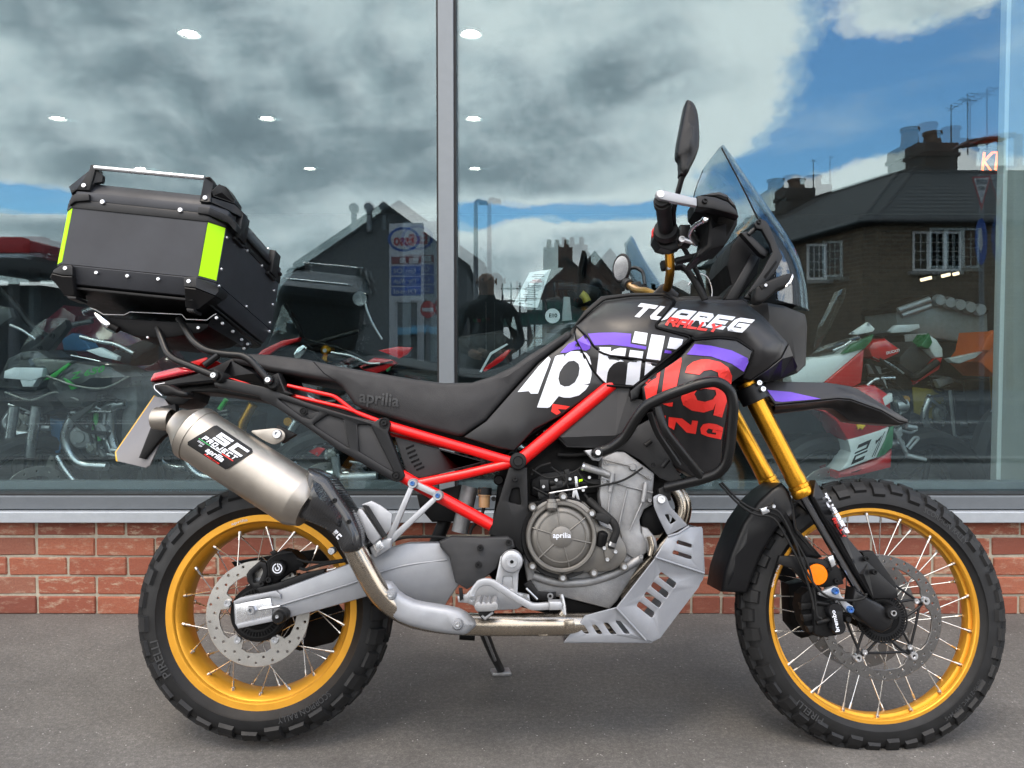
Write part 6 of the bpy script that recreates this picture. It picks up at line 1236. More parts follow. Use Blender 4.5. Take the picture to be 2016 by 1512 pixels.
def chimney(bx, by0, by1, pots, yv, par, root, shoulder=.06, m=None, bottom=None):
    a, b = M(bx[0], by0, yv), M(bx[1], by1, yv); wd = b.x-a.x; o = Vector(root)
    x0, x1, y1, y0, z1 = a.x-o.x, b.x-o.x, a.y-o.y, a.y-o.y-wd*.8, a.z; z0 = (bottom if bottom else b.z-1.0)
    ch = link('chimney', box(x0, x1, y0, y1, z0, z1-.42), m or K.fbrick, par); link('chimney_cap', box(x0-shoulder, x1+shoulder, y0-shoulder, y1+shoulder, z1-.419, z1-.30), m or K.fbrick, ch); link('chimney_cap', box(x0-shoulder*.3, x1+shoulder*.3, y0-shoulder*.3, y1+shoulder*.3, z1-.299, z1), m or K.fbrick, ch)
    for (pa, pb, pt) in pots:
        q, r = M(pa, pt, yv), M(pb, pt, yv); h = q.z-z1; rad = (r.x-q.x)/2
        link('chimney_pot', lathe_ax(((q.x+r.x)/2-o.x, (y0+y1)/2, z1), ((q.x+r.x)/2-o.x, (y0+y1)/2, z1+h), [(0, rad*.95), (h*.8, rad*.8), (h*.82, rad*.98), (h, rad*.98), (h, rad*.6), (h*.5, rad*.5)], 14), K.potm, ch)
    return ch
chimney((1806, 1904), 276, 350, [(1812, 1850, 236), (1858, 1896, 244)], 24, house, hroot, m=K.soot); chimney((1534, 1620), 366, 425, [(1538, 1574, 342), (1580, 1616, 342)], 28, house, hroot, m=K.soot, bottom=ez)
def aerial(px, top, bot, yv, par, root, arms):
    f = lambda x, y: M(x, y, yv)-Vector(root); parts = [tube_mesh([f(px, bot), f(px, top)], .022, 6)]
    for (x0, y0, x1, y1) in arms: parts.append(tube_mesh([f(x0, y0), f(x1, y1)], .012, 5))
    return link('tv_aerial', join(parts), K.antenna, par)
yag = [(1885, 214, 1948, 176)]+[(1890+i*8-9, 210-i*5+(-3), 1890+i*8+9, 213-i*5+(-3)) for i in range(7)]
aerial(1892, 200, 325, 24, house, hroot, yag); aerial(1925, 178, 300, 24, house, hroot, [(1908, 190, 1944, 192)]); aerial(1618, 310, 395, 28, house, hroot, [(1612, 313, 1625, 313), (1615, 309, 1622, 316)])
def hwindow(BB, x0, y0, x1, y1, cols, bars, yl=-.03, par=None, name='window', arch=0):
    """a white casement: frame with openings, one pane behind each, and a sill; bars = (columns, rows) of glazing bars"""
    fw = (x1-x0)/cols*.09+1.0; hs = []; cw = (x1-x0)/cols
    for c in range(cols): hs.append([(x0+c*cw+fw, y0+fw), (x0+(c+1)*cw-fw, y0+fw), (x0+(c+1)*cw-fw, y1-fw), (x0+c*cw+fw, y1-fw)])
    e = BB.pn(name, K.wframe, [(x0, y0), (x1, y0), (x1, y1), (x0, y1)], yl, .08, 0, par=par, holes=[])
    old = e.data; e.data = plate([BB.pts([(x0, y0), (x1, y0), (x1, y1), (x0, y1)], yl)]+[BB.pts(h, yl) for h in hs], .08, 0); e.data.materials.append(K.wframe)
    for h in hs:
        BB.pn('pane', K.wglass, h, yl+.03, .02, 0, par=e)
        for i in range(1, bars[0]):
            x = h[0][0]+(h[1][0]-h[0][0])*i/bars[0]; BB.pn('glazing_bar', K.wframe, [(x-.45, h[0][1]), (x+.45, h[0][1]), (x+.45, h[2][1]), (x-.45, h[2][1])], yl+.015, .012, 0, par=e)
        for i in range(1, bars[1]):
            y = h[0][1]+(h[2][1]-h[0][1])*i/bars[1]; BB.pn('glazing_bar', K.wframe, [(h[0][0], y-.45), (h[1][0], y-.45), (h[1][0], y+.45), (h[0][0], y+.45)], yl+.016, .012, 0, par=e)
    BB.pn('sill', K.stone, [(x0-5, y1+.5), (x1+6, y1+.5), (x1+6, y1+7), (x0-5, y1+7)], yl-.1, .2, .01, par=e)
    return e
fm = Matrix.Translation((hroot.x, C.y, 0)) @ Matrix.Rotation(math.pi, 4, 'Z'); hf = empty('facade', house, (0, C.y-hroot.y, 0), (0, 0, math.pi))
# windows sit in their own frames; they are parts of the house
def facade_builder(origin, yaw, root):
    mx = Matrix.Translation(origin) @ Matrix.Rotation(yaw, 4, 'Z'); return Builder(MirrorFrame(mx), None), mx
bpy.data.objects.remove(hf)
def house_window(origin, yaw, root_ob, *a, **kw):
    bb, mx = facade_builder(origin, yaw, root_ob); holder = bpy.data.objects.new('tmp_holder', None)
    w_ = hwindow(bb, *a, **kw); w_.parent = root_ob; w_.matrix_parent_inverse = Matrix.Identity(4); w_.matrix_basis = Matrix.Translation(-Vector(root_ob.location)) @ mx; bpy.data.objects.remove(holder); return w_
house_window((C.x, C.y, 0), math.pi, house, 1815, 452, 1911, 530, 3, (2, 4))
nrm = Vector((-dirw.y, dirw.x, 0)); nrm = nrm if nrm.x < 0 else -nrm; yl_ = -nrm; xl_ = yl_.cross(Vector((0, 0, 1))); yaw = math.atan2(xl_.y, xl_.x)
house_window((C.x, C.y, 0), yaw, house, 1604, 477, 1643, 548, 1, (3, 4))
# rendered gable house behind the petrol sign
def gable(name, label, cat, yv, outline, depth, wallm, roofm, over=5, group=None):
    f = XF(yv); c = f.m.translation; r = tag(empty(name, None, c, (0, 0, math.pi)), label, cat); b = Builder(f, r)
    b.pn('wall', wallm, outline, 0, depth, 0)
    a = outline[1]; l, q = outline[0], outline[2]
    sl = lambda p, q_: [(p[0], p[1]-2), (q_[0], q_[1]-7), (q_[0], q_[1]-1), (p[0], p[1]+5)]
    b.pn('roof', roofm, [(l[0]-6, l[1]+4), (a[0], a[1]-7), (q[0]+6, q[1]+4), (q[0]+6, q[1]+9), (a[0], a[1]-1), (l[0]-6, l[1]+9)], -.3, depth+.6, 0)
    return r, b
def gnd(yv): return 702+EYE*F/yv
gr, gb = gable('rendered_house', 'grey rendered gable house mirrored behind the petrol sign', 'house', 34, [(598, 512), (770, 402), (934, 516), (934, gnd(34)), (598, gnd(34))], 9, K.render_, K.slate)
for px in (712, 741): gb.tube('flue_pipe', K.pole, [(px, 455), (px, 409)], .12, -.12, cr=0); gb.lathe('flue_cowl', K.pole, px, 408, [(0, -.3), (.2, -.3), (.2, .1), (0, .1)], -.1, 10)
for q in ((690, 632, 712, 690), (760, 640, 790, 700)): house_window(tuple(gr.location), math.pi, gr, *q, 1, (2, 3), yl=-.05)
gb.pn('shop_sign_band', mat('pale blue shop band', (.08, .30, .46), .5), [(785, 643), (908, 640), (908, 654), (785, 657)], -.5, .45, .02); gb.pn('doorway', K.gutter, [(800, 660), (825, 660), (825, gnd(34)-2), (800, gnd(34)-2)], -.05, .1, 0)
# low building further left along the street and a brick terrace under scaffolding
gable('grey_warehouse', 'dark low warehouse mirrored left of the gable house', 'building', 42, [(330, 640), (470, 590), (604, 640), (604, gnd(42)), (330, gnd(42))], 9, K.render_, K.slate)
tr2, tb2 = gable('brick_terrace', 'brick terrace house under scaffolding mirrored in the middle', 'house', 38, [(1062, 562), (1128, 506), (1196, 562), (1196, gnd(38)), (1062, gnd(38))], 8, K.fbrick2, K.slate)
gable('brick_terrace', 'far brick terrace house with steep gable beside the scaffolded one', 'house', 46, [(1150, 560), (1186, 497), (1240, 560), (1240, gnd(46)), (1150, gnd(46))], 8, K.fbrick2, K.slate)
for px in (1097, 1113, 1132):
    p = M(px, 482, 38.5); q = Vector(tr2.location); e = link('chimney_stack', box(-.28, .28, -.3, .3, 0, 1.1), K.fbrick2, tr2, (-(p.x-q.x), -(p.y-q.y)+.6, p.z-1.1)); link('chimney_pot', lathe_ax((0, 0, 1.1), (0, 0, 1.5), [(0, .13), (.4, .11), (.4, 0)], 10), K.potm, e)
for q in ((1078, 590, 1096, 625), (1150, 590, 1168, 625)): house_window(tuple(tr2.location), math.pi, tr2, *q, 1, (2, 2), yl=-.05)
f = XF(36.5); sc = tag(empty('scaffolding', None, f.m.translation, (0, 0, math.pi)), 'steel scaffolding with green netting around the brick terrace', 'scaffolding'); sb = Builder(f, sc)
for px in range(1004, 1212, 17): sb.tube('scaffold_pole', K.antenna, [(px, gnd(36.5)), (px, 548+(px*7) % 15)], .045, 0, cr=0, seg=6)
for py in (566, 590, 614, 640, 668): sb.tube('scaffold_rail', K.antenna, [(1000, py), (1212, py)], .04, -.05, cr=0, seg=6)
for (a, b_, c, d) in ((1004, 614, 1064, 640), (1064, 590, 1130, 640), (1130, 614, 1205, 668)): sb.pn('debris_net', mat('green debris net', (.05, .16, .13), .8), [(a, b_), (c, b_), (c, d), (a, d)], .1, .02, 0)
for nm, lab, yv, ol in (('street_terrace', 'long low brick terrace mirrored under the top box', 52, [(120, 672), (215, 640), (340, 672), (340, 740), (120, 740)]), ('street_terrace', 'brick terrace behind the photographer, low on the street', 50, [(930, 668), (975, 640), (1022, 668), (1022, 740), (930, 740)]),
        ('street_terrace', 'brick terrace row right of the scaffolded house', 48, [(1232, 610), (1330, 560), (1440, 610), (1440, 740), (1232, 740)]), ('street_terrace', 'brick terrace row nearest the hipped house', 46, [(1436, 622), (1520, 575), (1600, 622), (1600, 740), (1436, 740)]), ('street_terrace', 'far terrace left of the filling station canopy', 60, [(-420, 640), (-200, 590), (124, 660), (124, 740), (-420, 740)])):
    gable(nm, lab, 'house', yv, [(x, gnd(yv) if y == 740 else y) for x, y in ol], 8, K.fbrick2, K.slate)
# filling-station canopy at far left
f = XF(19); cp = tag(empty('station_canopy', None, f.m.translation, (0, 0, math.pi)), 'red edged filling station canopy mirrored at the left edge', 'canopy'); cb_ = Builder(f, cp)
cb_.pn('fascia', K.signr, [(-260, 462), (62, 466), (62, 497), (-260, 497)], 0, .3, .02); cb_.pn('soffit_band', K.signw, [(-260, 498), (60, 498), (60, 507), (-260, 507)], .05, 6, .02)
cb_.pn('fascia_return', K.signdark, [(62, 468), (110, 482), (110, 510), (62, 497)], .3, 5, .02)
for px in (-180, 40): cb_.pn('canopy_post', K.pole, [(px-5, 507), (px+5, 507), (px+5, gnd(19)), (px-5, gnd(19))], 2.5, .3, .02)
cb_.pn('kiosk', K.render_, [(-300, 560), (100, 560), (100, gnd(22)), (-300, gnd(22))], 3.2, 4, .05)
# petrol sign
f = XF(15); ps = tag(empty('petrol_sign', None, f.m.translation, (0, 0, math.pi)), 'tall white petrol price sign with blue rows and oval', 'petrol sign'); pb_ = Builder(f, ps); pb_.root = ps
pb_.pn('sign_cabinet', K.signw, [(779, 438), (845, 436), (845, gnd(15)), (834, gnd(15)), (834, 592), (792, 592), (792, gnd(15)), (779, gnd(15))], 0, .25, .01)
ell = lambda k: [(808+30*k*math.cos(2*math.pi*i/40), 469+23*k*math.sin(2*math.pi*i/40)) for i in range(40)]
pb_.pn('oval_border', K.signb, ell(1.05), -.012, .012, 0); pb_.pn('oval_face', K.signw, ell(.86), -.018, .006, 0)
def mtext(bb, txt, x0, x1, y0, y1, y, m, bold=.02): return bb.text('sign_lettering', m, txt, (x1, y1), (x0, y1), (x1, y0), [], bold=bold, y=y)
mtext(pb_, 'Esso', 788, 828, 458, 482, -.022, K.signr, .03)
for (y0, y1, m, tx) in ((503, 518, K.signdark, ''), (522, 540, K.signb, 'Gas Oil'), (543, 560, K.signb, 'Car Wash'), (563, 580, K.signb, 'Diesel')):
    pb_.pn('price_row', m, [(783, y0), (841, y0), (841, y1), (783, y1)], -.012, .012, .002)
    if tx: mtext(pb_, tx, 788, 832, y0+4, y1-4, -.016, K.signw, .01)
pb_.pn('row_panel', K.signw, [(800, 505), (812, 505), (812, 516), (800, 516)], -.016, .004, 0); pb_.pn('row_panel', K.signw, [(818, 505), (836, 505), (836, 516), (818, 516)], -.016, .004, 0)
# road signs and lamps
def roadsign(name, label, cat, yv, px): f = XF(yv); c = M(px, gnd(yv), yv); c.z = 0; r = tag(empty(name, None, c, (0, 0, math.pi)), label, cat); b = Builder(MirrorFrame(Matrix.Translation(c) @ Matrix.Rotation(math.pi, 4, 'Z')), r); return r, b
r_, b_ = roadsign('no_entry_sign', 'round red no entry sign on a pole below the petrol sign', 'road sign', 14, 855)
b_.tube('sign_pole', K.pole, [(855, gnd(14)), (855, 588)], .035, .05, cr=0); b_.pn('sign_disc', K.signr, circ_px(855, 607, 15, 17), 0, .01, 0); b_.pn('sign_bar', K.signw, [(844, 604), (866, 604), (866, 611), (844, 611)], -.005, .004, 0)
r_, b_ = roadsign('give_way_sign', 'triangular give way sign above a blue roundel, beside the brick house', 'road sign', 13, 1950)
b_.tube('sign_pole', K.pole, [(1950, gnd(13)), (1950, 338)], .038, .05, cr=0); b_.pn('sign_triangle', K.signr, [(1932, 344), (1969, 342), (1951, 410)], 0, .01, 0); b_.pn('triangle_face', K.signw, [(1935.5, 347), (1965.5, 345), (1951, 399)], -.006, .005, 0)
mtext(b_, 'GIVE', 1941, 1961, 349, 359, -.009, K.gutter, .02); mtext(b_, 'WAY', 1944, 1958, 362, 371, -.009, K.gutter, .02)
b_.pn('blue_roundel', K.signb, circ_px(1950, 472, 12, 46), 0, .01, 0); b_.pn('roundel_arrow', K.signw, [(1945, 445), (1951, 445), (1953, 480), (1949, 495), (1944, 478)], -.005, .004, 0)
r_, b_ = roadsign('street_lamp', 'thin street lamp with a short arm beside the mullion', 'street lamp', 17, 950)
b_.tube('lamp_post', K.pole, [(950, gnd(17)), (950, 396)], [.075, .045], 0, cr=0); b_.tube('lamp_arm', K.pole, [(950, 398), (952, 393), (960, 392)], .04, 0); b_.pn('lamp_head', K.pole, [(953, 390), (973, 393), (973, 397), (955, 397)], -.15, .3, .01)
r_, b_ = roadsign('street_lamp', 'lamp with a curved arm and flat head right of the chimney', 'street lamp', 12, 1990)
b_.tube('lamp_post', K.pole, [(1990, gnd(12)), (1990, 268)], .06, 0, cr=0); b_.tube('lamp_arm', K.pole, [(1990, 275), (1978, 268), (1966, 268)], .035, 0, cr=.1); b_.pn('lamp_head', K.gutter, [(1922, 276), (1926, 270), (1950, 265), (1988, 262), (1990, 268), (1960, 271)], -.2, .4, .02)
# the person taking the photograph
def person():
    root = tag(empty('person', None, (-.17, -.28, 0)), 'bald person in a black zip jacket mirrored in the glass while photographing', 'person')
    J = {'pelvis': (0, 0, .88, .135, .10), 'waist': (0, .0, 1.04, .145, .105), 'chest': (0, .0, 1.24, .165, .115), 'upper': (0, -.005, 1.36, .125, .085), 'neck': (0, .0, 1.44, .058, .058), 'skull0': (0, .012, 1.50, .060, .066), 'skull1': (0, .02, 1.575, .074, .092), 'skull2': (0, .012, 1.645, .060, .078)}
    for s_, n in ((-1, 'l'), (1, 'r')):
        J |= {'sh'+n: (s_*.185, -.01, 1.36, .072, .07), 'el'+n: (s_*.27, -.02, 1.09, .052, .052), 'wr'+n: (s_*.115+.02, .215, 1.00, .030, .036), 'pm'+n: (s_*.085+.02, .235, .985, .022, .040),
              'hip'+n: (s_*.10, 0, .82, .095, .10), 'kn'+n: (s_*.12, .01, .48, .062, .066), 'an'+n: (s_*.13, -.02, .10, .042, .05), 'toe'+n: (s_*.15, .13, .045, .042, .036)}
    E = [('pelvis', 'waist'), ('waist', 'chest'), ('chest', 'upper'), ('upper', 'neck'), ('neck', 'skull0'), ('skull0', 'skull1'), ('skull1', 'skull2')]
    for n in 'lr': E += [('upper', 'sh'+n), ('sh'+n, 'el'+n), ('el'+n, 'wr'+n), ('wr'+n, 'pm'+n), ('pelvis', 'hip'+n), ('hip'+n, 'kn'+n), ('kn'+n, 'an'+n), ('an'+n, 'toe'+n)]
    for n, s_ in (('l', -1), ('r', 1)):
        for k in range(4):
            b0 = J['pm'+n]; x, z = b0[0], b0[2]+.024-k*.016; f0, f1 = f'f{n}{k}a', f'f{n}{k}b'
            J[f0] = (x-s_*.012, .262, z, .0085, .0085); J[f1] = (x-s_*(.035+.004*(k % 2)), .258, z-.002, .0075, .0075); E += [('pm'+n, f0), (f0, f1)]
        J['th'+n] = (J['pm'+n][0]-s_*.03, .222, J['pm'+n][2]+.022, .010, .010); E += [('pm'+n, 'th'+n)]
    names = list(J); me = bpy.data.meshes.new('body'); me.from_pydata([J[n][:3] for n in names], [(names.index(a), names.index(b)) for a, b in E], [])
    o = bpy.data.objects.new('body', me); S.collection.objects.link(o); o.parent = root
    md = o.modifiers.new('skin', 'SKIN'); md.use_smooth_shade = True; me.skin_vertices
    for i, n in enumerate(names): me.skin_vertices[0].data[i].radius = J[n][3:5]; me.skin_vertices[0].data[i].use_root = (n == 'pelvis')
    sd2 = o.modifiers.new('sub', 'SUBSURF'); sd2.levels = sd2.render_levels = 1
    dg = bpy.context.evaluated_depsgraph_get(); nm = bpy.data.meshes.new_from_object(o.evaluated_get(dg)); o.modifiers.clear(); o.data = nm
    skin = mat('skin', (.40, .24, .17), .55); cloth = mat('black jacket cloth', (.010, .010, .012), .85); jean = mat('dark trousers', (.018, .02, .028), .85); shoe = mat('black shoe', (.012, .012, .012), .5)
    for m in (cloth, skin, jean, shoe): nm.materials.append(m)
    for p in nm.polygons:
        c = p.center; p.use_smooth = True
        p.material_index = 1 if (c.z > 1.455 or (c.y > .205 and .9 < c.z < 1.1)) else 3 if c.z < .09 else 2 if c.z < .86 else 0
    lk = lambda n, me_, m, loc: link(n, me_, m, o, loc)
    for s_ in (-1, 1): lk('eye', lathe_y([(0, .008), (.006, .007), (.010, 0), (0, -.004)], 12), K.gutter, (s_*.028, .095, 1.583)); lk('ear', lathe_ax((0, 0, 0), (s_*.02, 0, 0), [(0, .012), (.012, .026), (.018, .022), (.018, 0)], 12), skin, (s_*.066, .005, 1.575))
    lk('nose', lathe_ax((0, 0, .03), (0, .012, -.012), [(0, 0), (.02, .009), (.04, .013), (.045, 0)], 10), skin, (0, .104, 1.565)); lk('mouth', box(-.022, .022, -.004, .006, -.003, .003, .002), mat('lips', (.25, .10, .08), .6), (0, .098, 1.522))
    lk('jacket_zip', box(-.004, .004, -.004, .004, -.24, .20, .001), K.steel, (0, .122, 1.20)); lk('collar', lathe_ax((0, 0, 0), (0, .004, .06), [(0, .085), (.05, .07), (.06, .068), (.06, .062)], 24), cloth, (0, 0, 1.405))
    lk('chest_badge', box(-.03, .0, -.004, .004, -.012, .012, .002), mat('badge green', (.02, .22, .05), .6), (-.07, .118, 1.26)); lk('chest_badge', box(0, .028, -.004, .004, -.012, .012, .002), K.signr, (-.069, .118, 1.26))
    return root
person()
ph = tag(empty('phone', None, (-.145, -.030, .985)), 'black phone held between both hands of the bald person', 'phone'); link('phone_body', box(-.078, .078, -.004, .004, -.038, .038, .004), K.gutter, ph); link('phone_camera', lathe_y([(0, -.001), (.006, -.001), (.007, .003), (0, .003)], 14), K.wglass, ph, (.06, .0045, .02))
# ------------------------------------------------------------------ motorcycles inside the showroom
K.maroon = mat('maroon paint', (.085, .006, .014), .18, coat=.8); K.ducred = mat('race red paint', (.62, .012, .016), .22, coat=.7); K.ducwhite = mat('white fairing paint', (.74, .77, .77), .3, coat=.4); K.ducgreen = mat('deep green paint', (.008, .16, .055), .3, coat=.4); K.ktm = mat('orange plastic', (.80, .13, .015), .4); K.silverbox = mat('silver luggage aluminium', (.33, .35, .36), .4, .4, vary=.1); K.darkgrey = mat('dark grey paint', (.06, .062, .062), .32, coat=.4); K.greyp = mat('warm grey metallic', (.22, .22, .20), .3, .4, coat=.4); K.kgreen = mat('bright green trim', (.01, .36, .05), .35); K.lens = mat('headlamp glass', (.80, .85, .87), .12, coat=.8); K.clear = glass('clear screen', (.86, .90, .90), .07); K.bluec = mat('blue plastic cover', (.02, .14, .30), .5); K.paper = mat('white paper', (.74, .76, .78), .7); K.yellowp = mat('yellow number plate', (.26, .19, .015), .5)
K.tyrei = mat('showroom tyre', (.017, .017, .018), .7)
def showbike(name, label, y, base_px, yaw=0):
    b0 = W(base_px, 900, y); r = tag(empty(name, None, (b0.x, y, .03)), label, 'motorcycle', 'motorcycles inside the showroom'); return r, Builder(Frame(Matrix.Translation((b0.x, y, .03))), r)
def swheel(b, px, yc, R_, wd, yaw=0, dr=.14, rimm=None, y=0):
    c = b.f.P(px, 900, y); c.z = R_; w_ = empty('wheel', b.root, c, (0, 0, R(yaw)))
    link('tyre', lathe_y([(R_*.74, -wd*.32), (R_*.78, -wd*.45), (R_*.88, -wd*.5), (R_*.95, -wd*.42), (R_, 0), (R_*.95, wd*.42), (R_*.88, wd*.5), (R_*.78, wd*.45), (R_*.74, wd*.32)], 48), K.tyrei, w_)
    link('rim', lathe_y([(R_*.76, -wd*.34), (R_*.72, -wd*.36), (R_*.68, -wd*.2), (R_*.68, wd*.2), (R_*.72, wd*.36), (R_*.76, wd*.34)], 48), rimm or K.black, w_)
    for k in range(5):
        a = 2*math.pi*k/5; link('wheel_spoke', tube_mesh([(R_*.12*math.cos(a), -.01, R_*.12*math.sin(a)), (R_*.7*math.cos(a+.12), -.01, R_*.7*math.sin(a+.12))], .014, 8), rimm or K.black, w_)
    link('hub', lathe_y([(0, -.06), (.035, -.06), (.04, .06), (0, .06)], 20), K.dark, w_)
    if dr: link('brake_disc', plate([circle(0, 0, dr, 40, -.055), circle(0, 0, dr*.7, 30, -.055)]+[circle(dr*.85*math.cos(2*math.pi*k/16), dr*.85*math.sin(2*math.pi*k/16), .006, 6, -.055) for k in range(16)], .005, .0005, rings=1), K.disc, w_)
    return w_
def mech(b, x0, y0, x1, y1, yl, seed, m1=None, wires=6):
    """the small hardware one sees on an engine: fins, round covers, bolts, hoses, pipes"""
    rn = random.Random(seed); U = rn.uniform; m1 = m1 or K.case; w_, h_ = x1-x0, y1-y0
    eb = b.pn('crankcase', K.dark, [(x0+w_*.05, y0+h_*.3), (x0+w_*.5, y0), (x1, y0+h_*.15), (x1-w_*.05, y1-h_*.1), (x0+w_*.4, y1), (x0, y1-h_*.3)], yl+.02, .22, .02)
    for i in range(6): b.pn('cooling_fin', m1, [(x0+w_*.30, y0+h_*(.10+.06*i)), (x0+w_*.62, y0+h_*(.05+.06*i)), (x0+w_*.62, y0+h_*(.075+.06*i)), (x0+w_*.30, y0+h_*(.125+.06*i))], yl-.01, .1, .002)
    for cx_, cy_, rr in ((.36, .66, .055), (.70, .58, .042), (.58, .82, .032)):
        b.lathe('round_cover', m1 if rr > .04 else K.greyp, x0+w_*cx_, y0+h_*cy_, [(0, yl-.045), (rr*.45, yl-.045), (rr*.5, yl-.038), (rr*.86, yl-.034), (rr, yl-.022), (rr, yl+.03)], yl, 28)
        for k in range(5): b.bolt(x0+w_*cx_+math.cos(k*1.257)*rr*F/3.6*.92, y0+h_*cy_+math.sin(k*1.257)*rr*F/3.6*.92, yl-.036, .006, K.steel)
    for i in range(wires):
        a = (x0+w_*U(.05, .5), y0+h_*U(-.15, .4)); c = (x0+w_*U(.5, 1), y0+h_*U(.1, .9)); b.tube('hose', K.rubber if i % 3 else K.steel, [a, ((a[0]+c[0])/2+U(-12, 12), (a[1]+c[1])/2+U(-14, 14)), c], U(.004, .009), yl-.05, sm=4, seg=8)
    b.tube('exhaust_pipe', K.steel, [(x0+w_*.15, y0+h_*.35), (x0-w_*.05, y0+h_*.7), (x0+w_*.2, y1+h_*.08), (x0+w_*.8, y1+h_*.1)], .021, yl-.03, cr=.07, seg=14); b.tube('footrest', K.alloy, [(x1-w_*.12, y0+h_*.86), (x1+w_*.08, y0+h_*.88)], .011, yl-.12, cr=0)
    b.tube('brake_pedal', K.alloy, [(x1-w_*.2, y0+h_*.92), (x1-w_*.02, y0+h_*.95), (x1+w_*.1, y0+h_*.9)], .006, yl-.1, cr=.02)
# naked bike, green and black, facing the camera at far left
r, b = showbike('naked_motorcycle', 'black and green naked motorcycle behind the glass at far left', 3.55, 110)
b.pn('headlight_cowl', K.darkgrey, [(-5, 742), (12, 706), (40, 692), (75, 690), (96, 704), (90, 748), (70, 770), (-5, 765)], -.12, .18, .02, gs=.03, bulge=.03); b.pn('headlight', K.lens, [(8, 730), (26, 723), (86, 724), (82, 742), (62, 750), (6, 745)], -.16, .05, .006); b.pn('headlight', K.lens, [(38, 746), (74, 746), (64, 762), (44, 762)], -.155, .05, .005)
b.pn('cowl_top', K.greyp, [(28, 716), (70, 704), (142, 711), (128, 722), (96, 737), (88, 722), (30, 722)], -.14, .06, .008); b.pn('fly_screen', K.clear, [(38, 690), (70, 640), (88, 628), (132, 626), (128, 650), (108, 690), (56, 702)], -.05, .01, .003); b.pn('screen_bracket', K.black, [(52, 694), (128, 630), (133, 644), (100, 686), (84, 700), (60, 703)], -.06, .04, .006)
for px, py in ((103, 661), (79, 685)): b.bolt(px, py, -.062, .012, K.black)
b.pn('tank_shroud', K.darkgrey, [(88, 762), (96, 736), (140, 712), (215, 722), (252, 742), (204, 768), (172, 772), (160, 800), (128, 806), (104, 780)], -.13, .25, .02, gs=.03, bulge=.02); b.pn('green_accent', K.kgreen, [(86, 748), (134, 714), (138, 718), (104, 746)], -.160, .01, .002); b.pn('green_accent', K.kgreen, [(124, 744), (134, 748), (153, 764), (140, 768)], -.162, .01, .002)
b.text('tank_lettering', K.kgreen, 'Z 650', (138, 748), (204, 732), (142, 734), [], y=-.166, bold=.02)
b.pn('radiator_shroud', K.black, [(15, 786), (88, 776), (108, 806), (80, 818), (18, 796)], -.12, .2, .01); b.pn('fairing_wing', K.darkgrey, [(132, 822), (190, 790), (178, 806), (146, 830)], -.14, .03, .005); b.pn('lower_cowl', K.black, [(0, 768), (60, 772), (110, 758), (60, 790), (10, 786)], -.11, .1, .01)
for px in (28, 72): b.tube('fork_leg', K.steel, [(px, 800), (px-14, 900)], .022, -.12, cr=0)
swheel(b, 62, 900, .30, .12, 52, .15, y=-.06); swheel(b, 236, 925, .30, .15, 52, 0, y=.75)
b.pn('engine_block', K.case, [(196, 745), (268, 732), (272, 800), (262, 868), (220, 885), (196, 850)], .05, .3, .03); b.pn('cylinder_cover', K.greyp, [(232, 738), (264, 732), (266, 760), (238, 764)], .02, .06, .01)
for k in range(2): b.tube('exhaust_header', K.steel, [(232+k*14, 795), (208+k*12, 800), (204+k*10, 850), (224+k*8, 900)], .022, 0, cr=.06)
b.tube('exhaust_pipe', K.steel, [(112, 898), (128, 925), (152, 955)], .018, -.02); b.tube('trellis_tube', K.kgreen, [(190, 806), (186, 846), (196, 868)], .012, -.05); b.pn('swingarm', K.kgreen, [(178, 846), (190, 840), (198, 866), (180, 868)], -.04, .05, .006)
b.pn('blue_cover', K.bluec, [(120, 668), (140, 656), (162, 664), (182, 690), (160, 692), (124, 690)], .1, .08, .01); b.pn('blue_cover', K.bluec, [(96, 820), (122, 830), (126, 868), (116, 892), (102, 896)], -.02, .06, .01); b.pn('seat', K.seat, [(196, 700), (300, 660), (330, 668), (250, 720)], .2, .25, .03)
b.tube('handlebar', K.black, [(-8, 560), (30, 600), (60, 640), (100, 668)], .014, 0); b.tube('brake_lever', K.steel, [(158, 663), (192, 672), (226, 677), (263, 696)], .010, -.02, cr=.03); b.pn('mirror', K.chrome, [(184, 615), (200, 625), (216, 638), (233, 650), (222, 656), (206, 648)], -.05, .03, .008)
mech(b, 128, 770, 232, 905, -.02, 1); mech(b, 12, 790, 92, 850, .02, 2, K.greyp, 4)
b.tube('cowl_edge', K.greyp, [(92, 740), (150, 760), (206, 764), (252, 742)], .005, -.165, sm=4); b.tube('cowl_edge', K.greyp, [(10, 772), (60, 788), (110, 772), (154, 788)], .005, -.14, sm=4); b.tube('frame_rail', K.darkgrey, [(150, 770), (180, 810), (178, 860), (205, 900)], .016, -.04)
b.tube('handlebar', K.darkgrey, [(95, 668), (140, 640), (182, 632)], .012, .05); b.tube('clutch_lever', K.steel, [(20, 640), (44, 650), (70, 668)], .007, -.05, cr=.02); b.pn('indicator', K.lens, [(168, 690), (196, 684), (232, 702), (230, 710), (196, 702)], -.13, .03, .005); b.pn('mirror', K.darkgrey, [(-10, 600), (18, 606), (24, 625), (0, 640), (-10, 638)], -.05, .03, .008)
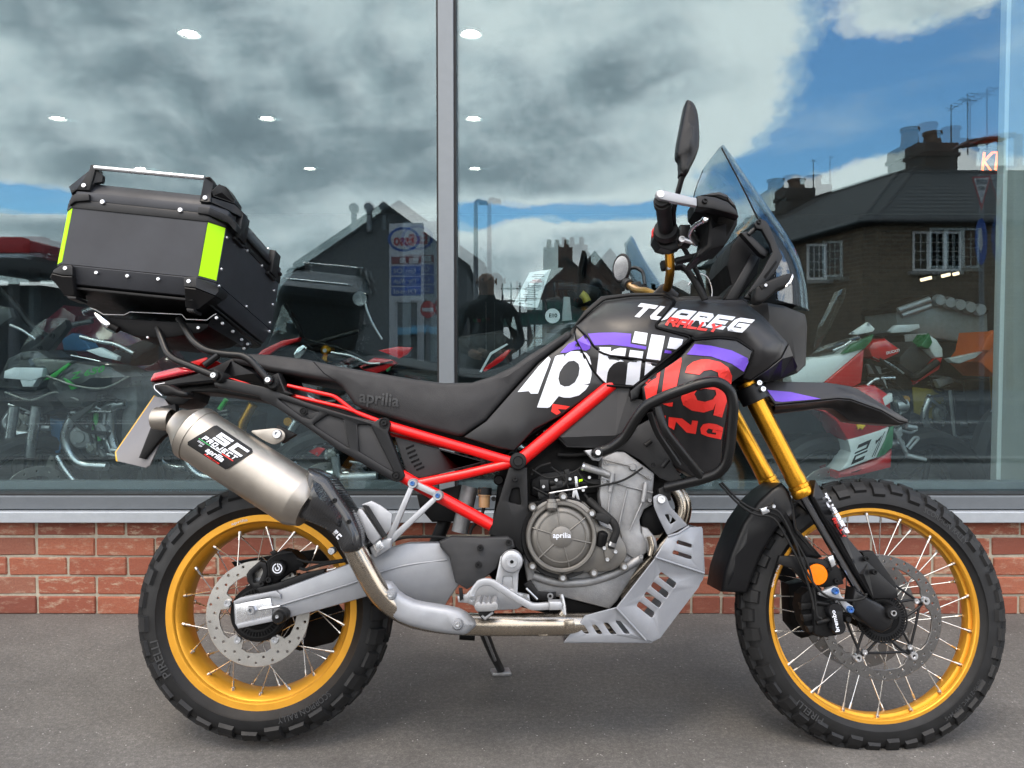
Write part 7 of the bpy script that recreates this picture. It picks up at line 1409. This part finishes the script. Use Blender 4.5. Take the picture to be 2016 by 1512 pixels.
# maroon cruiser behind it
r, b = showbike('cruiser_motorcycle', 'maroon cruiser behind the green and black motorcycle', 4.35, 230)
b.pn('fuel_tank', K.maroon, [(130, 655), (168, 622), (230, 628), (282, 668), (322, 730), (330, 778), (296, 790), (258, 742), (208, 716), (150, 706)], -.15, .35, .05, sm=2, gs=.05, bulge=.06, bw=.08); b.pn('side_cover', K.maroon, [(262, 790), (330, 782), (334, 840), (300, 860), (268, 840)], -.14, .25, .03); b.pn('seat', K.seat, [(318, 730), (420, 700), (450, 720), (400, 760), (330, 770)], -.12, .3, .04); b.pn('fairing', K.maroon, [(70, 640), (120, 600), (150, 620), (140, 690), (84, 694)], -.14, .3, .03)
b.pn('engine_block', K.case, [(205, 790), (300, 800), (310, 880), (230, 890)], -.08, .3, .03); swheel(b, 150, 925, .32, .13, 20, .14); swheel(b, 400, 925, .32, .16, 20, 0); b.tube('handlebar', K.steel, [(120, 640), (170, 610), (240, 600)], .014, 0)
mech(b, 300, 780, 420, 910, -.05, 3); b.tube('chrome_trim', K.chrome, [(140, 700), (210, 716), (262, 746), (300, 786)], .006, -.2, sm=4)
# red sport bike in the middle
r, b = showbike('sport_motorcycle', 'red sport motorcycle with dark screen half hidden behind the seat', 3.75, 620)
b.pn('screen', K.clear, [(520, 702), (538, 650), (556, 600), (572, 622), (592, 664), (560, 682)], -.1, .01, .003); b.pn('screen_edge', K.dark, [(556, 598), (562, 596), (590, 640), (600, 668), (592, 664)], -.1, .02, .003); b.pn('red_cowl', K.ducred, [(496, 708), (516, 688), (555, 670), (590, 664), (586, 672), (548, 686), (528, 700), (512, 716)], -.13, .05, .008); b.pn('cowl_side', K.dark, [(512, 716), (545, 690), (588, 676), (620, 690), (640, 760), (560, 790), (500, 760)], -.11, .2, .02)
b.pn('mirror', K.chrome, [(578, 696), (584, 686), (596, 678), (604, 684), (600, 696), (590, 706), (580, 706)], -.15, .03, .006)
for py, rr in ((690, .024), (706, .020)): b.lathe('fork_cap', K.fork, 640, py, [(0, -.12), (rr*.6, -.12), (rr, -.11), (rr, -.02)], -.12, 24)
b.tube('clip_on_bar', K.black, [(646, 702), (690, 712), (742, 720)], .018, -.12); b.tube('clip_on_bar', K.black, [(604, 684), (648, 668), (706, 652)], .012, .0); b.tube('brake_hose', K.rubber, [(600, 668), (680, 690), (730, 720), (736, 745)], .006, -.1, sm=4)
b.pn('red_tank', K.ducred, [(706, 722), (735, 704), (768, 708), (778, 716), (762, 728), (740, 736), (716, 730)], -.14, .12, .01); b.pn('tank_stripe', K.dark, [(712, 722), (772, 710), (774, 713), (716, 727)], -.148, .01, .001); b.pn('green_tab', K.ducgreen, [(760, 728), (770, 720), (768, 728), (762, 732)], -.145, .01, .001); b.pn('red_winglet', K.ducred, [(744, 690), (782, 682), (813, 684), (802, 698), (786, 706), (766, 698)], -.05, .03, .006)
b.pn('seat', K.seat, [(740, 725), (860, 735), (905, 770), (800, 760)], -.05, .25, .03); b.pn('engine_block', K.dark, [(560, 790), (720, 770), (790, 860), (700, 930), (600, 900)], -.05, .25, .03); b.pn('belly_panel', K.ducred, [(588, 868), (640, 884), (626, 900), (604, 888)], -.1, .03, .005)
swheel(b, 640, 900, .30, .12, 15, .14, y=-.05); swheel(b, 860, 900, .31, .18, 15, 0, y=.05); b.tube('fork_leg', K.fork, [(498, 796), (478, 832), (470, 880)], .024, -.02, cr=0); b.tube('silencer', K.alloy, [(672, 942), (742, 938)], .026, -.14, cr=0); b.tube('exhaust_header', K.alloy, [(660, 900), (664, 936), (676, 943)], .02, -.13, cr=.04); b.lathe('gold_cap', K.fork, 566, 830, [(0, -.1), (.02, -.1), (.025, -.02)], -.1, 20); b.tube('wiring_loom', K.kgreen, [(432, 806), (446, 786)], .012, -.05)
mech(b, 560, 780, 720, 920, -.06, 4); mech(b, 360, 800, 500, 930, .25, 5, K.greyp)
b.tube('brake_lever', K.steel, [(652, 694), (690, 700), (724, 716), (748, 716)], .006, -.15, cr=.02); b.tube('cable', K.rubber, [(610, 690), (660, 730), (700, 744)], .005, -.14, sm=4); b.bolt(640, 690, -.122, .010, K.steel); b.tube('mirror_stalk', K.steel, [(716, 580), (722, 610), (735, 640), (752, 668)], .006, .05, cr=.02); b.lathe('mirror', K.chrome, 709, 588, [(0, .04), (.035, .04), (.038, .06)], .05, 20)
# black adventure bike further in, above the tank line
r, b = showbike('touring_motorcycle', 'black touring motorcycle with price tags inside, above the fuel tank', 4.0, 1110)
b.pn('fuel_tank', K.darkgrey, [(1030, 690), (1062, 640), (1120, 628), (1200, 640), (1210, 690), (1130, 720)], -.15, .35, .04, gs=.05, bulge=.05); b.pn('seat', K.seat, [(868, 700), (905, 662), (988, 650), (1004, 660), (990, 690), (1010, 720), (940, 740), (870, 735)], -.1, .3, .03); b.pn('instrument_pod', K.black, [(1073, 590), (1098, 582), (1112, 592), (1104, 612), (1078, 608)], -.1, .08, .008)
b.tube('handlebar', K.black, [(1092, 556), (1098, 585), (1080, 615), (1086, 640)], .016, -.05); b.tube('handlebar', K.black, [(1112, 606), (1124, 625), (1126, 650)], .014, -.1); b.tube('grip', K.rubber, [(1098, 562), (1130, 566)], .024, -.1, cr=0); b.pn('headlight_mask', K.black, [(1108, 562), (1150, 556), (1186, 566), (1180, 590), (1140, 600), (1120, 590)], 0, .2, .02); b.tube('yellow_coil', mat('yellow coil', (.40, .32, .05), .5), [(1144, 578), (1152, 584), (1156, 594)], .02, -.12)
b.pn('price_tag', K.silverbox, [(1110, 584), (1122, 585), (1126, 630), (1106, 632)], -.18, .002, 0); b.lathe('round_tag', K.paper, 1088, 622, [(0, -.19), (.036, -.19), (.037, -.185), (0, -.185)], -.19, 30); b.text('tag_lettering', K.dark, 'E10', (1081, 625), (1097, 625), (1081, 617), [], y=-.192, bold=.02); b.pn('red_folder', K.ducred, [(948, 728), (1000, 688), (1006, 690), (990, 710), (955, 732)], -.2, .01, .002); b.pn('folder_edge', K.paper, [(944, 732), (965, 694), (998, 676), (1001, 678), (968, 698), (948, 733)], -.205, .01, .001)
swheel(b, 1240, 900, .33, .11, 0, .14); swheel(b, 900, 900, .32, .15, 0, 0); b.pn('engine_block', K.dark, [(990, 740), (1150, 730), (1180, 860), (1020, 880)], -.05, .25, .03)
mech(b, 1000, 745, 1140, 880, -.06, 6, K.greyp, 8)
nt = tag(empty('paper_notice', None, W(1048, 566, 2.985)), 'white printed notice stuck inside the glass beside the mullion', 'notice'); nb = Builder(Frame(Matrix.Translation(W(1048, 566, 2.985))), nt)
nb.pn('paper_sheet', K.paper, [(1043, 536), (1064, 533), (1085, 530), (1073, 562), (1058, 606), (1034, 604), (1010, 600), (1026, 568)], 0, .001, 0)
ink = mat('grey ink', (.16, .16, .17), .7)
for i, (ln, m, h) in enumerate(((.5, ink, 2.2), (.62, ink, 2.2), (.3, ink, 2.2), (.45, K.signr, 2.4), (.6, K.signr, 2.2), (.3, ink, 1.1), (.6, ink, 1.1), (.7, ink, 1.1), (.85, ink, 1.1), (.7, ink, 1.1), (.4, ink, 1.1), (.72, ink, 1.1), (.55, ink, 1.1), (.8, ink, 1.1), (.9, ink, 1.1))):
    yy = 540+i*3.6; cx_ = 1063-(yy-536)*.42; q = 20*ln; nb.pn('print_line', m, [(cx_-q, yy), (cx_+q, yy-.6), (cx_+q-.4, yy+h*.6), (cx_-q-.4, yy+h*.6+.6)], -.0012, .001, 0)
nb.pn('print_logo', ink, [(1022, 595), (1032, 596), (1031, 599), (1021, 598)], -.0012, .001, 0); nb.pn('print_line', ink, [(1034, 597), (1049, 599), (1048.6, 600), (1034, 598.6)], -.0012, .001, 0)
# race replica on the right
r, b = showbike('race_motorcycle', 'red white and green race motorcycle with number 21 behind the beak', 3.5, 1720)
b.pn('front_fairing', K.ducwhite, [(1556, 742), (1574, 722), (1594, 704), (1630, 702), (1660, 696), (1700, 670), (1704, 686), (1624, 754), (1560, 768)], -.18, .1, .015, gs=.04); b.pn('fairing_green', K.ducgreen, [(1659, 697), (1676, 679), (1722, 658), (1716, 672), (1703, 686), (1690, 690)], -.190, .03, .004); b.pn('winglet', K.ducwhite, [(1674, 658), (1709, 634), (1723, 647), (1719, 653), (1690, 659)], -.24, .02, .004)
for px, py in ((1679, 656), (1710, 638)): b.bolt(px, py, -.243, .006, K.steel)
b.pn('screen', K.clear, [(1594, 702), (1612, 684), (1690, 660), (1700, 668), (1660, 694), (1630, 700)], -.12, .008, .003); b.pn('tall_screen', K.clear, [(1600, 694), (1612, 640), (1644, 575), (1666, 566), (1664, 586), (1636, 644), (1608, 690)], .25, .010, .003); b.pn('fairing_red', K.ducred, [(1623, 754), (1702, 687), (1700, 720), (1696, 754), (1676, 764)], -.185, .05, .008)
b.pn('fuel_tank', K.ducred, [(1709, 686), (1718, 672), (1746, 666), (1774, 686), (1772, 697), (1738, 713), (1716, 703)], -.15, .25, .02, gs=.03, bulge=.03); b.text('tank_lettering', K.ducwhite, 'DUCATI', (1745.5, 698), (1771, 692), (1745, 692.5), [], y=-.178, bold=.03)
b.pn('fairing_lower', K.ducred, [(1594, 804), (1626, 804), (1676, 760), (1725, 758), (1755, 778), (1759, 838), (1720, 856), (1669, 868), (1646, 831), (1620, 812)], -.17, .2, .02, gs=.04, bulge=.02); b.pn('white_flash', K.ducwhite, [(1738, 784), (1757, 774), (1758, 790), (1742, 800)], -.185, .03, .003)
np_ = b.pn('number_panel', K.ducwhite, [(1669, 866), (1752, 841), (1744, 866), (1726, 902), (1653, 928), (1668, 908), (1675, 890)], -.17, .15, .01); b.pn('fairing_green', K.ducgreen, [(1727, 902), (1752, 842), (1761, 838), (1758, 880), (1742, 896)], -.165, .12, .006); b.pn('belly_pan', K.ducred, [(1649, 930), (1727, 903), (1759, 884), (1757, 922), (1702, 936), (1650, 944)], -.16, .2, .02)
for m, ww, yy in ((K.dark, .24, -.172), (K.ducwhite, .07, -.174)): b.strokes('racing_number', m, '21', (1671, 920), (1733, 893), (1692, 872), [], w=ww, y=yy, gap=.22)
b.pn('yellow_badge', mat('yellow badge', (.85, .52, .02), .4), [(1690, 832), (1702, 831), (1704, 838), (1698, 846), (1694, 842), (1690, 846), (1687, 838)], -.196, .01, .001)
b.pn('tail_white', K.ducwhite, [(1826, 656), (1845, 668), (1857, 686), (1858, 703), (1843, 705), (1829, 686)], -.1, .2, .01); b.pn('tail_green', K.ducgreen, [(1812, 682), (1830, 656), (1837, 674), (1829, 687)], -.11, .1, .006); b.pn('tail_red', K.ducred, [(1857, 704), (1850, 728), (1800, 758), (1816, 736), (1843, 706)], -.1, .15, .01); b.pn('seat', K.seat, [(1770, 702), (1800, 672), (1815, 684), (1840, 706), (1810, 740), (1772, 730)], -.08, .2, .02)
b.pn('engine_block', K.dark, [(1700, 705), (1770, 712), (1800, 752), (1790, 900), (1752, 930), (1758, 780), (1726, 757), (1698, 752)], -.1, .25, .02); b.pn('cylinder_cover', K.case, [(1706, 716), (1735, 722), (1738, 738), (1712, 738)], -.11, .04, .008); b.tube('rear_shock', K.alloy, [(1764, 800), (1785, 796)], .026, -.12, cr=0); b.lathe('shock_adjuster', K.fork, 1784, 787, [(0, -.13), (.018, -.13), (.02, -.08)], -.13, 16)
b.pn('rearset', K.alloy, [(1762, 852), (1776, 840), (1778, 856), (1770, 866)], -.15, .03, .004); b.tube('footrest', K.alloy, [(1784, 896), (1822, 906)], .011, -.2, cr=0); b.tube('rearset_arm', K.alloy, [(1770, 862), (1786, 896)], .009, -.16, cr=0); b.tube('heel_guard', K.alloy, [(1785, 880), (1800, 860), (1810, 862), (1790, 884)], .006, -.16, cr=.01)
swheel(b, 1618, 900, .30, .12, 10, .15, y=-.02); swheel(b, 1812, 900, .31, .19, 10, 0, y=.04); b.pn('swingarm', K.dark, [(1760, 870), (1830, 862), (1834, 884), (1762, 900)], -.05, .1, .01)
mech(b, 1700, 712, 1796, 860, -.09, 7, K.greyp, 9); b.tube('subframe', K.black, [(1760, 716), (1800, 745), (1846, 712)], .016, -.1, cr=.02); b.tube('brake_lever', K.steel, [(1676, 672), (1660, 682), (1640, 690)], .006, -.14, cr=.01)
# touring bike with silver luggage, orange bike at the right edge
r, b = showbike('adventure_tourer', 'dark motorcycle carrying a silver luggage box, behind the race bike', 4.7, 1850)
b.pn('luggage_box', K.silverbox, [(1764, 612), (1832, 590), (1946, 616), (1948, 668), (1900, 676), (1850, 668), (1766, 654)], -.2, .4, .02); b.pn('luggage_lid', K.black, [(1762, 606), (1830, 580), (1900, 590), (1948, 610), (1946, 618), (1832, 592), (1766, 615)], -.23, .44, .01); b.tube('luggage_rail', K.alloy, [(1768, 612), (1830, 590)], .02, -.24, cr=0); b.tube('luggage_rail', K.alloy, [(1775, 622), (1832, 602)], .016, -.24, cr=0)
for k in range(5): b.lathe('lid_knob', K.alloy, 1850+k*20, 591+k*4.6, [(0, -.26), (.03, -.26), (.036, -.23)], -.25, 14)
b.pn('tail_lamp', K.lens, [(1752, 652), (1765, 640), (1810, 638), (1812, 646), (1790, 654), (1756, 656)], -.26, .04, .006); b.pn('number_plate', K.yellowp, [(1797, 762), (1870, 770), (1872, 820), (1830, 826), (1800, 812)], -.1, .01, .002); b.pn('side_pannier', K.dark, [(1876, 770), (1950, 780), (1956, 850), (1880, 860)], -.2, .3, .02); b.pn('seat', K.seat, [(1840, 690), (1960, 720), (1940, 760), (1850, 740)], -.12, .3, .03); swheel(b, 1840, 900, .32, .16, -30, 0)
b.pn('grab_rail', K.alloy, [(1843, 748), (1870, 742), (1880, 752), (1850, 764)], -.2, .04, .006); b.tube('exhaust_pipe', K.alloy, [(1886, 862), (1896, 884), (1930, 890), (1960, 898)], .022, -.1, cr=.04)
mech(b, 1820, 740, 1900, 850, -.08, 8, K.greyp, 6); b.pn('tail_unit', K.black, [(1780, 660), (1900, 672), (1950, 690), (1930, 745), (1850, 752), (1800, 700)], -.12, .24, .02); b.tube('pannier_rail', K.alloy, [(1870, 768), (1880, 862), (1950, 860)], .010, -.22, cr=.03)
r, b = showbike('orange_motorcycle', 'orange and black motorcycle at the right end of the showroom', 4.3, 1960)
b.pn('tank_shroud', K.ktm, [(1928, 712), (1944, 690), (1952, 652), (1970, 690), (2020, 700), (2060, 712), (2060, 740), (1990, 734), (1960, 742)], -.16, .3, .02); b.pn('white_panel', K.ducwhite, [(1868, 706), (1936, 692), (1922, 704), (1890, 716), (1876, 714)], -.17, .05, .006); b.pn('engine_block', K.dark, [(1950, 750), (2050, 745), (2050, 860), (1960, 860)], -.08, .25, .02); b.tube('fork_leg', K.fork, [(1958, 740), (1968, 880)], .026, -.1, cr=0); swheel(b, 1975, 900, .34, .1, 35, .15, rimm=K.black, y=-.05); swheel(b, 2180, 900, .33, .15, 35, 0, y=.1); b.pn('seat', K.seat, [(2050, 705), (2180, 690), (2200, 720), (2060, 735)], -.1, .25, .03)
b.pn('hand_guard', K.ktm, [(1932, 690), (1944, 664), (1956, 650), (1962, 660), (1950, 690)], -.2, .03, .005); b.tube('engine_guard', K.alloy, [(1888, 868), (1900, 885), (1930, 892)], .016, -.2, cr=.03)
mech(b, 1950, 760, 2060, 870, -.1, 9, K.greyp, 6)
# neon sign on the back wall
K.neon = mat('orange neon tube', (.9, .3, .1), .3, emit=(1, .13, .02), estr=2.4)
c = W(1968, 318, 6.2); ns = tag(empty('neon_sign', None, c), 'orange neon letters KTM glowing high at the right edge', 'neon sign', None); nb = Builder(Frame(Matrix.Translation(c)), ns)
def neon(ch, x0, x1, y0, y1):
    for st_ in GLYPH[ch]:
        for off in (-1.3, 1.3): nb.tube('neon_letter', K.neon, [(x0+(x1-x0)*u+off+(.5-v)*-4, y1+(y0-y1)*v+off*.4) for u, v in st_], .0042, 0, cr=0, seg=6)
neon('K', 1936, 1952, 300, 335); neon('T', 1954, 1970, 300, 335); neon('M', 1972, 1992, 300, 335)
nb.pn('sign_backboard', K.dark, [(1930, 292), (2000, 292), (2000, 342), (1930, 342)], .06, .02, .002)
